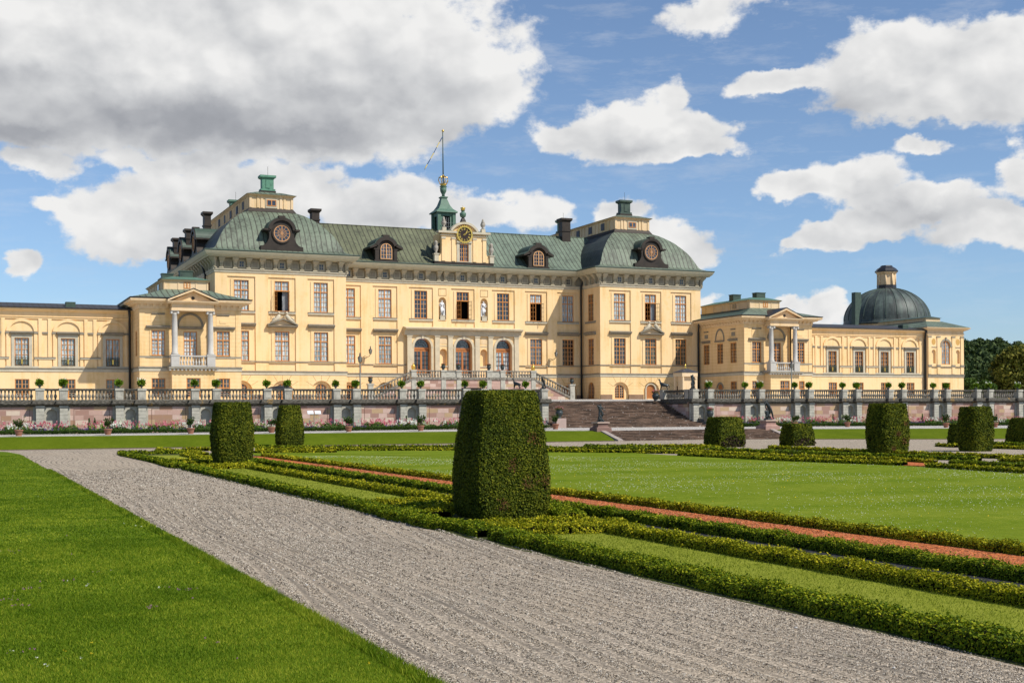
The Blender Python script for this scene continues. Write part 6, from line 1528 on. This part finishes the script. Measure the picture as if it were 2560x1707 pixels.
FAR=[(((630,1132.5),(840,1132)),'frontmost short hedge row right of the barrel yew'),
 (((640,1127),(1140,1127),(1383,1131),(1700,1134)),'wide hedge row behind the big lawn, nearest the lawn'),
 (((640,1121.5),(1140,1120),(1383,1124),(1800,1129)),'hedge row behind the big lawn, second from the lawn'),
 (((460,1126),(515,1127),(640,1117)),'hedge row beyond the barrel yew'),
 (((395,1128),(460,1133),(515,1140)),'slanting hedge row left of the barrel yew'),
 (((1460,1119),(1780,1119)),'hedge row before the low steps'),
 (((1700,1139.5),(1956,1153),(2110,1159),(2263,1165)),'right hedge row bordering the big lawn'),
 (((1700,1132),(1956,1145.5),(2212,1153),(2336,1160)),'right hedge row, second from the big lawn'),
 (((1790,1127),(1872,1131),(2212,1144.5),(2449,1152.5)),'right hedge row, third from the big lawn'),
 (((1925,1122),(2164,1133),(2274,1138),(2493,1146),(2640,1152)),'right hedge row in front of the smaller low yew'),
 (((2321,1169),(2440,1177),(2640,1189)),'hedge row at the right edge bordering the big lawn'),
 (((2380,1161),(2480,1167),(2640,1175)),'hedge row at the right edge behind the bordering one'),
 (((2505,1153.5),(2640,1160)),'short hedge row cut by the right edge'),
 (((2345,1116),(2392,1118.5)),'short hedge left of the rightmost tall yew'),
 (((2480,1112),(2640,1118)),'hedge behind and right of the rightmost tall yew'),
 (((2480,1121),(2640,1126)),'hedge right of the rightmost tall yew'),
 (((1640,1119),(1800,1121.5)),'short hedge in front of the larger low yew')]
for i,(pp,lb) in enumerate(FAR): hedge(PG(*pp),.42,.18,lb,BOXY if i%3!=2 else BOXL,cover=1.7)
# ================================================================ grass
def blades(n,X,Y,z,h,w_):
    a=rng.random(n)*2*pi; lean=rng.normal(size=(n,2))*.45*h[:,None]
    dx=np.cos(a)*w_; dy=np.sin(a)*w_; b=np.stack([X-dx,Y-dy,z],1); c=np.stack([X+dx,Y+dy,z],1); t_=np.stack([X+lean[:,0],Y+lean[:,1],z+h],1)
    return np.stack([b,c,t_],1).reshape(-1,3)
def grassobj(name,zones,mt,label,zf=.03):
    VS=[]
    for (x0,x1,y0,y1,dn,h,w_) in zones:
        n=int((x1-x0)*(y1-y0)*dn); X=x0+rng.random(n)*(x1-x0); Y=y0+rng.random(n)*(y1-y0)
        X=np.where(X>x1-.03,X,X); VS.append(blades(n,X,Y,np.full(n,H+zf-.005),h*(.5+.9*rng.random(n)),w_))
    v=np.concatenate(VS); o=link(name,rawmesh(name,v,np.arange(len(v)).reshape(-1,3),mt)); tag(o,label,'grass',None,'stuff')
grassobj('grass',[(-.5,3.92,9,13,4600,.030,.0045),(-.5,3.92,13,18,3400,.03,.006),(-.5,3.92,18,26,1600,.03,.009),(-.5,3.92,26,40,600,.03,.014),(-.3,3.92,40,60,200,.03,.02),(0,3.9,60,84,80,.03,.03),(-2.5,-.5,9,26,900,.05,.01),(3.80,4.0,9,26,5000,.06,.006),(3.8,3.98,26,60,1500,.07,.012)],GRASSB,'short mown grass blades of the left lawn')
grassobj('strip_grass',[(9.85,12.1,9,16,1000,.03,.006),(9.85,12.1,16,24,600,.032,.009),(9.85,12.1,31.5,57,120,.035,.018)],GRASSL,'pale short grass of the mown strip between the box hedges',.02)
def dots(name,mt,n,fx,sz,zz,label,clus=None):
    P=[]
    while len(P)<n:
        x,y=fx()
        if clus and math.sin(x*.9+1.7*math.sin(y*.23))+math.sin(y*.55+.8*math.sin(x*.41))+rng.normal()*.9<clus: continue
        P.append((x,y,zg(x)+zz))
    P=np.array(P); P[:,2]+=rng.random(len(P))*.02; dist=np.maximum(10,P[:,0]*S_+P[:,1]*C_); s=sz*np.clip(dist/30,.7,1.35); 
    o=link(name,cards(P,np.tile((-.35,-1.,.6),(len(P),1)),s,name,mt,.3,1.)); tag(o,label,'flowers',None,'stuff')
def inlawn():
    while True:
        y=8+rng.random()**1.2*62; xr=np.interp(y,[8,38,47,55,63,66,72],[40,39,37,33.5,31,24,18]); x=16.8+rng.random()*(xr-17.2)
        return x,y
dots('clover_flowers',CLOV,12000,inlawn,.018,.05,'small white clover flowers scattered over the big lawn',.1)
dots('yellow_lawn_flowers',YPET,260,inlawn,.035,.05,'few small yellow flowers in the big lawn')
def ll():
    return (rng.random()*3.6, 10+rng.random()**2*30)
dots('red_clover',PCLOV,16,ll,.03,.07,'few purple clover flowers in the near left lawn')
def clust(c,n,s): return [(c[0]+rng.normal()*s,c[1]+rng.normal()*s) for _ in range(n)]
def flowers_at(name,mt,pts,sz,label):
    P=[]
    for (x,y) in pts:
        for j in range(5): P.append((x+rng.normal()*.008,y+rng.normal()*.008,H+.085+rng.normal()*.006))
    P=np.array(P); o=link(name,cards(P,np.tile((0,-.3,1.),(len(P),1)),sz,name,mt,.9,1.)); tag(o,label,'flowers',None,'stuff')
pc=[]
for px,py,n,s in ((62,1485,9,.09),(30,1515,8,.1),(55,1530,5,.08),(467,1488,8,.07),(385,1531,7,.06),(140,1465,4,.1),(88,1640,3,.1),(408,1482,2,.04),(20,1390,5,.12),(255,1440,4,.12),(510,1613,1,.01),(545,1625,1,.01)): pc+=clust(G(px,py)[:2],n,s)
flowers_at('red_clover',PCLOV,pc,.018,'clusters of purple clover heads in the near left lawn')
wc=[G(px,py)[:2] for px,py in ((114,1680),(120,1686),(202,1666),(398,1482),(220,1474),(168,1465),(26,1645),(91,1663),(218,1478),(340,1323),(355,1325),(310,1318),(95,1248),(110,1252))]
flowers_at('white_clover',CLOV,wc,.02,'single white clover heads in the near left lawn')
yc_=[G(px,py)[:2] for px,py in ((232,1626),(162,1646),(228,1652),(497,1418),(923,1680))]
flowers_at('buttercups',YPET,yc_,.02,'single yellow buttercups in the near left lawn')
# loose grains lying on the near part of the raked path, thinner in the rake furrows
OV=np.array([(1,0,0),(-1,0,0),(0,1,0),(0,-1,0),(0,0,1),(0,0,-1)],float); OF=np.array([(0,2,4),(2,1,4),(1,3,4),(3,0,4),(2,0,5),(1,2,5),(3,1,5),(0,3,5)])
def grains(x0,w_,zones,rake,z0=0.,fl=.75):
    VS=[]
    for (ya,yb,dn,r) in zones:
        n=int(w_*(yb-ya)*dn); x=x0+rng.random(n)*w_; y=ya+rng.random(n)*(yb-ya); up=0*x
        if rake:
            k=np.sin((x+.5*np.sin(y*.13)+.2*np.sin(y*.31+x))*2*np.pi/.26); am=np.clip(.65+.6*np.sin(x*1.9+.7*np.sin(y*.17))*np.cos(y*.11+x*.6),0,1)
            keep=(k*am<.15)|(rng.random(n)<.07); up=np.maximum(0,-k)*.022*am; x=x[keep]; y=y[keep]; up=up[keep]
        n=len(x); s=r*(.45+rng.random((n,1,1))**2*1.1)*(.7+.6*rng.random((n,6,1))); v=OV[None]*s*np.array((1,1,fl))
        a=rng.random(n)*2*np.pi; c,q=np.cos(a)[:,None],np.sin(a)[:,None]; v=np.stack([v[:,:,0]*c-v[:,:,1]*q,v[:,:,0]*q+v[:,:,1]*c,v[:,:,2]],2)
        v+=np.stack([x,y,H+z0+r*.25+up],1)[:,None,:]; VS.append(v.reshape(-1,3))
    v=np.concatenate(VS); return v,(np.arange(len(v)//6)[:,None,None]*6+OF[None]).reshape(-1,3)
v,f=grains(3.86,5.5,((8,12,2800,.0075),(12,17,1800,.009),(17,25,850,.0115),(25,38,280,.016),(38,60,95,.022)),True)
tag(link('gravel_grains',rawmesh('gravel_grains',v,f,STN)),'loose grey and beige stone grains on the near gravel path','gravel',None,'stuff')
v,f=grains(14.12,1.95,((8,20,900,.014),(20,32,420,.019),(32,60,120,.028)),False,.045,.5)
tag(link('brick_chips',rawmesh('brick_chips',v,f,CHIP)),'crushed orange brick chips lying in the strip between the box hedges','gravel',None,'stuff')
# a few larger stones lying on the raked gravel
ms=MB()
n=0
for px,py,r in ((682,1424,.022),(785,1451,.018),(767,1463,.02),(650,1358,.014),(930,1490,.012),(1260,1500,.016),(1500,1560,.018),(2235,1670,.016),(1180,1640,.014),(1990,1570,.02),(845,1560,.014)):
    X,Y,_=G(px,py); o=MB(); o.lathe(0,0,[(r*.5,0),(r,r*.3),(r*.9,r*.7),(r*.4,r)],7,True); link_=o.build('stone',varied('pale_pebble',(.5,.48,.45),.1,8),None,(X,Y,H)); tag(link_,'small pale pebble lying on the raked gravel','stone','loose pebbles on the gravel path')
# ================================================================ terrace furniture
Yt=146.85
loc=(X0,YC,1.6); ds=thing('double_staircase','stone platform with balustrade and two side flights before the palace doors','staircase',loc)
T=front(Yt)
SW=MB(T); hx=8.0; SW.wall(-hx,hx,1.5,4.2,[(-2.2,1.0,1.5,3.1)],0,.6); SW.box(-hx,hx,.0,4.,4.15,4.35)
for s in (-1,1):
    SW.prism([(s*hx,1.5),(s*13.2,1.5),(s*13.2,1.75),(s*hx,4.2)],0.,1.9)
sub(SW,'platform_wall',SAND,ds,loc)
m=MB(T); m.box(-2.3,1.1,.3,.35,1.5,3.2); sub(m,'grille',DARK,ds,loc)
m=MB(T); m.box(-hx-.1,hx+.1,-.12,.35,4.1,4.38); m.box(-hx-.1,hx+.1,-.06,.3,5.1,5.24)
for s in (-1,1):
    m.prism([(s*hx,4.12),(s*13.3,1.72),(s*13.3,2.0),(s*hx,4.4)],-.1,.35); m.prism([(s*hx,5.1),(s*13.3,2.75),(s*13.3,2.9),(s*hx,5.26)],-.06,.32)
sub(m,'handrail',RAIL,ds,loc)
pj=[-8.05,-4.75,-2.85,1.55+.4,3.75,7.95]; pj=[-8.05,-3.45,-1.2,3.55-.0,5.75-.0,8.05]
pj=[(W(px,940,Yt)[0]-X0) for px in (1040,1109,1147,1223,1257,1330)]; pj[0]=-8.05; pj[-1]=8.05
for x in pj:
    m=MB(T); m.box(x-.33,x+.33,-.12,.4,4.38,5.1); m.box(x-.4,x+.4,-.18,.46,5.08,5.28); m.box(x-.3,x+.3,-.08,.05,1.5,4.1); sub(m,'balustrade_pier',GREYP,ds,loc)
for s in (-1,1): m=MB(T); x=s*13.55; m.box(x-.32,x+.32,-.14,.42,1.5,3.4); m.box(x-.4,x+.4,-.2,.48,3.4,3.58); sub(m,'end_pier',GREYP,ds,loc)
for a,b,n in ((pj[0],pj[1],8),(pj[2],pj[3],9),(pj[4],pj[5],8)):
    for i in range(n): x=a+.5+(b-a-1.)*(i+.5)/n; link('baluster',BAL,ds,(x,Yt+.12-YC,4.36-1.6))
for a,b in ((pj[1],pj[2]),(pj[3],pj[4])): m=MB(T); m.box(a+.3,b-.3,.0,.25,4.38,5.1); sub(m,'solid_parapet',GREYP,ds,loc)
for s in (-1,1):
    for i in range(13): x=8.6+i*.37; link('baluster',BAL,ds,(s*x,Yt+.12-YC,4.36-(x-8)*.453-1.6))
m=MB(T)
for s in (-1,1):
    for i in range(17): xa=8+i*.3; z1=4.2-(i)*.158; m.box(min(s*xa,s*(xa+.32)),max(s*xa,s*(xa+.32)),.3,1.9,1.5,z1)
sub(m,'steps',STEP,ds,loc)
m=MB(T)
for s in (-1,1): m.box(s*8.05-.18,s*8.05+.18,-.05,.3,5.28,5.42); m.lathe(s*8.05,.12,[(.2,5.42),(.27,5.5),(.26,5.7),(.3,5.78),(.1,5.9),(.06,6.0),(.1,6.05),(.02,6.15)],8)
sub(m,'gilded_finial',GOLD,ds,loc)
for i,x in enumerate(pj[1:5]): flowerurn(X0+x,Yt+.1,5.28,.72,'small flower urn on the %s inner pier of the door platform'%ORD[i],PINK,'small flower urns on the palace staircase')
for s,wd in ((-1,'left'),(1,'right')): flowerurn(X0+s*13.55,Yt+.1,3.58,.75,'small flower urn on the %s end pier of the palace staircase'%wd,PINK,'small flower urns on the palace staircase')
# lamps
def lantern(m,x,y,z,s=1.):
    m.m=0; m.lathe(x,y,[(.06*s,z),(.14*s,z+.05*s)],6,False); m.m=1; m.lathe(x,y,[(.13*s,z+.06*s),(.23*s,z+.5*s)],6,False); m.m=0
    for k in range(6):
        a=2*pi*k/6; m.tube([(x+.14*s*math.cos(a),y+.14*s*math.sin(a),z+.05*s),(x+.24*s*math.cos(a),y+.24*s*math.sin(a),z+.52*s)],.014*s,4)
    m.lathe(x,y,[(.27*s,z+.52*s),(.22*s,z+.6*s),(.09*s,z+.72*s),(.06*s,z+.82*s),(.1*s,z+.86*s),(.02*s,z+1.08*s)],6,False)
LG=mat('lantern_glass',lambda t,p,b,g:(.22,.23,.2),.15,.7)
LPOLE=varied('grey_green_iron',(.13,.145,.13),.15,3,.5,.4)
for px,py,Y,lb in ((899.8,888,121.,'tall street lamp on the terrace before the left part of the palace'),(1978.6,905,121.,'tall street lamp on the terrace before the right low pavilion')):
    X,Z=W(px,py,Y); z0=tz(Y); loc=(X,Y,z0); t_=thing('street_lamp',lb,'street lamp',loc,'street lamps on the terrace')
    m=MB(); m.lathe(X,Y,[(.16,z0),(.16,z0+.3),(.09,z0+.4),(.07,z0+1.2),(.055,Z-.75)],8); sub(m,'pole',LPOLE,t_,loc)
    m=MB(); lantern(m,X,Y,Z-.75,.95); sub(m,'lantern',[BLACKM,LG],t_,loc)
for px,py,Y,lb,fr in ((926,864,YC,'wrought iron wall lantern left of the palace portal','f'),(1390,872,YC,'wrought iron wall lantern right of the palace portal','f')):
    X,Z=W(px,py,Y-.9); loc=(X,Y-.1,Z-1.3); t_=thing('wall_lantern',lb,'lantern',loc,'wall lanterns beside the palace portal')
    m=MB(); lantern(m,X,Y-.9,Z-1.05,.95); sub(m,'lantern',[BLACKM,LG],t_,loc)
    m=MB(); m.tube([(X-.5,Y,Z-1.5),(X-.4,Y-.3,Z-1.5),(X-.1,Y-.7,Z-1.3),(X,Y-.9,Z-1.05)],.035,5); m.tube([(X-.5,Y,Z-1.25),(X-.3,Y-.4,Z-1.35)],.03,5); sub(m,'bracket',BLACKM,t_,loc)
# guard kiosk
X=X0+15.3; Y=122.; z0=tz(Y); loc=(X,Y,z0); kk=thing('kiosk','small yellow guard kiosk with dark pyramid roof and gilded tip at the stairs','kiosk',loc)
m=MB(); m.box(X-.62,X+.62,Y-.6,Y+.6,z0,4.2)
for s in (-1,1):
    for q in (-1,1): m.box(X+s*.8-.12,X+s*.85+.12,Y+q*.8-.12,Y+q*.8+.12,z0,3.9)
m.box(X-1.0,X+1.0,Y-.95,Y+.95,3.85,4.3); sub(m,'body',YELP,kk,loc)
m=MB(); m.frus((X-1.1,X+1.1,Y-1.0,Y+1.0,4.3),(X-1.1,X+1.1,Y-1.0,Y+1.0,4.35)); m.frus((X-1.1,X+1.1,Y-1.0,Y+1.0,4.35),(X-.1,X+.1,Y-.1,Y+.1,4.75)); sub(m,'roof',SLATE,kk,loc)
m=MB(); m.lathe(X,Y,[(.05,4.7),(.13,4.85),(.05,4.95),(.09,5.03),(.02,5.3)],8); sub(m,'finial',GOLD,kk,loc)
# info sign in the border, dark parasol on the terrace
X,Z=W(785,1031,107.6); loc=(X,107.6,-1.45); sg=thing('information_sign','two small white tilted panels on a thin post in the flower border','sign',loc)
m=MB(); m.tube([(X,107.6,-1.45),(X,107.6,Z-.15)],.03,6); m.box(X-.35,X+.35,107.57,107.63,Z-.2,Z-.15); sub(m,'post',LPOLE,sg,loc)
for s in (-1,1): m=MB(); m.prismx([(107.45,Z-.12),(107.48,Z-.14),(107.68,Z+.14),(107.65,Z+.16)],X+s*.33-.26,X+s*.33+.26); sub(m,'panel',varied('pale_panel',(.6,.65,.68),.1,3,.4,.5),sg,loc)
X,Z=W(700,966,123.); loc=(X,123.,tz(123)); pa=thing('parasol','flat dark garden parasol open on the terrace before a ground floor window','parasol',loc)
m=MB(); m.lathe(X,123.,[(1.5,Z-.25),(.9,Z-.02),(.05,Z+.12)],8,False); sub(m,'canopy',BLACKM,pa,loc); m=MB(); m.tube([(X,123.,tz(123)),(X,123.,Z)],.03,6); sub(m,'pole',BLACKM,pa,loc)
# ================================================================ trees and hill at the right
hm=MB(); Hx=np.linspace(95,900,24); 
def hz(x,y): return 2.2+ 19*max(0,min(1,(y-240)/120.))*math.exp(-((x-330)/210.)**2) +2*math.sin(x*.03)*max(0,min(1,(y-240)/80.))
ys=[160,200,240,270,300,330,360,420,520]; xs2=list(range(60,900,24))
I=[[hm.V((x,y,hz(x,y))) for x in xs2] for y in ys]
for a,b in zip(I,I[1:]):
    for i in range(len(xs2)-1): hm.face((a[i],a[i+1],b[i+1],b[i]),True)
struct(hm.build('wooded_hill',varied('forest_floor',(.03,.045,.015),.3,.1,.95,.05)))
def crown(n,lobes,leaf,name,mt,flat=.8):
    P=[];D=[]
    w_=np.array([l[3]**2 for l in lobes]); w_=w_/w_.sum()
    for l,q in zip(lobes,w_):
        k=int(n*q); d=rng.normal(size=(k,3)); d/=np.linalg.norm(d,axis=1)[:,None]; r=l[3]*(.72+.3*rng.random(k)**.6)[:,None]; p=d*r; p[:,2]*=flat; P.append(p+np.array(l[:3])); D.append(d)
    P=np.concatenate(P); D=np.concatenate(D); keep=P[:,2]>.0; return cards(P[keep],D[keep],leaf,name,mt,.7,1.5)
def tree(X,Y,z,h,w_,label,mt,leaf=.5,n=5000,nl=26,trunk=True,flat=.85,low=.15):
    loc=(X,Y,z); t_=thing('tree',label,'tree',loc)
    lobes=[]
    for i in range(nl):
        v=low+(1-low)*rng.random(); r=(w_/2)*math.sin(min(1,(1.12-v)*1.35)*pi/2)*(.75+.2*rng.random()); a=rng.random()*2*pi; q=rng.random()**.5; lobes.append((r*q*math.cos(a),r*q*math.sin(a),v*h*.88,(.12+.10*rng.random())*w_))
    link('crown',crown(n,lobes,leaf,'crown',mt,flat),t_)
    m=MB(); m.tube([(0,0,-.3),(0.1,0,h*.3),(0,0,h*.7)],[w_*.05,w_*.035,w_*.01],8)
    for k in range(6): a=2*pi*k/6; m.tube([(0,0,h*.25),(w_*.25*math.cos(a),w_*.25*math.sin(a),h*.6)],[w_*.018,w_*.006],5)
    link('trunk',m.mesh('trunk',BARK),t_); return t_
def tpx(pc,ytop,Y,wpx,label,mt,**k):
    X,Z=W(pc,ytop,Y); dist=X*S_+Y*C_; z=hz(X,Y) if Y>200 else tz(Y); return tree(X,Y,z,Z-z,wpx/F*dist,label,mt,**k)
tpx(2546,872,150.,150,'large dark olive tree crown at the right edge beyond the terrace',TREEY,n=14000,leaf=.42,nl=60,low=.02)
tpx(2600,900,152.,150,'dark tree cut by the right edge, behind the olive one',TREEL,n=9000,leaf=.45,nl=40,low=.02)
tpx(2490,935,156.,90,'dark bushy tree between the right pavilion and the olive tree',TREEL,n=7000,leaf=.42,nl=36,low=.02)
tpx(2428,948,148.,60,'light green bush right beside the end pavilion',BUSHL,n=4000,leaf=.3,nl=30,low=.02)
tpx(2466,955,147.,60,'light green bush in front of the dark bushy tree',BUSHL,n=4000,leaf=.3,nl=30,low=.02)
# forest as one mass
items=[]; tops=[(2406,842),(2420,846),(2440,850),(2465,846),(2480,853),(2495,848),(2510,854),(2530,853),(2545,860),(2560,864),(2580,870),(2620,880),(2380,845),(2350,850)]
P=[];D=[];tm=MB()
for row,(Y,dy) in enumerate(((330,0),(305,8),(285,22),(265,42),(250,62),(238,80))):
    for px in range(2380,2700,14):
        p_=px+rng.normal()*4; yt=np.interp(p_,[2380,2405,2440,2480,2520,2560,2700],[846,843,848,847,853,863,885])+dy+rng.normal()*5
        X,Z=W(p_,yt,Y); r=5.2+1.6*rng.random(); base=hz(X,Y)
        for k in range(7):
            v=k/7; rr=r*(.45+.6*v)*(.8+.3*rng.random()); n=150; d=rng.normal(size=(n,3)); d/=np.linalg.norm(d,axis=1)[:,None]
            cen=np.array((X+rng.normal()*.9,Y+rng.normal()*1.,Z-1.2-v*(9.))); q=d*rr*.55*(.7+.4*rng.random((n,1))); q[:,2]*=.75; P.append(cen+q); D.append(d)
        tm.tube([(X,Y,base-1),(X,Y,Z-3)],[.35,.15],5)
P=np.concatenate(P); D=np.concatenate(D)
o=link('forest',cards(P,D,.95,'forest',WOODSL,.7,1.4)); tag(o,'dense dark green wood covering the far hill at the right','forest',None,'stuff')
o=tm.build('forest_trunks',BARK); tag(o,'trunks of the far wood','forest',None,'stuff')
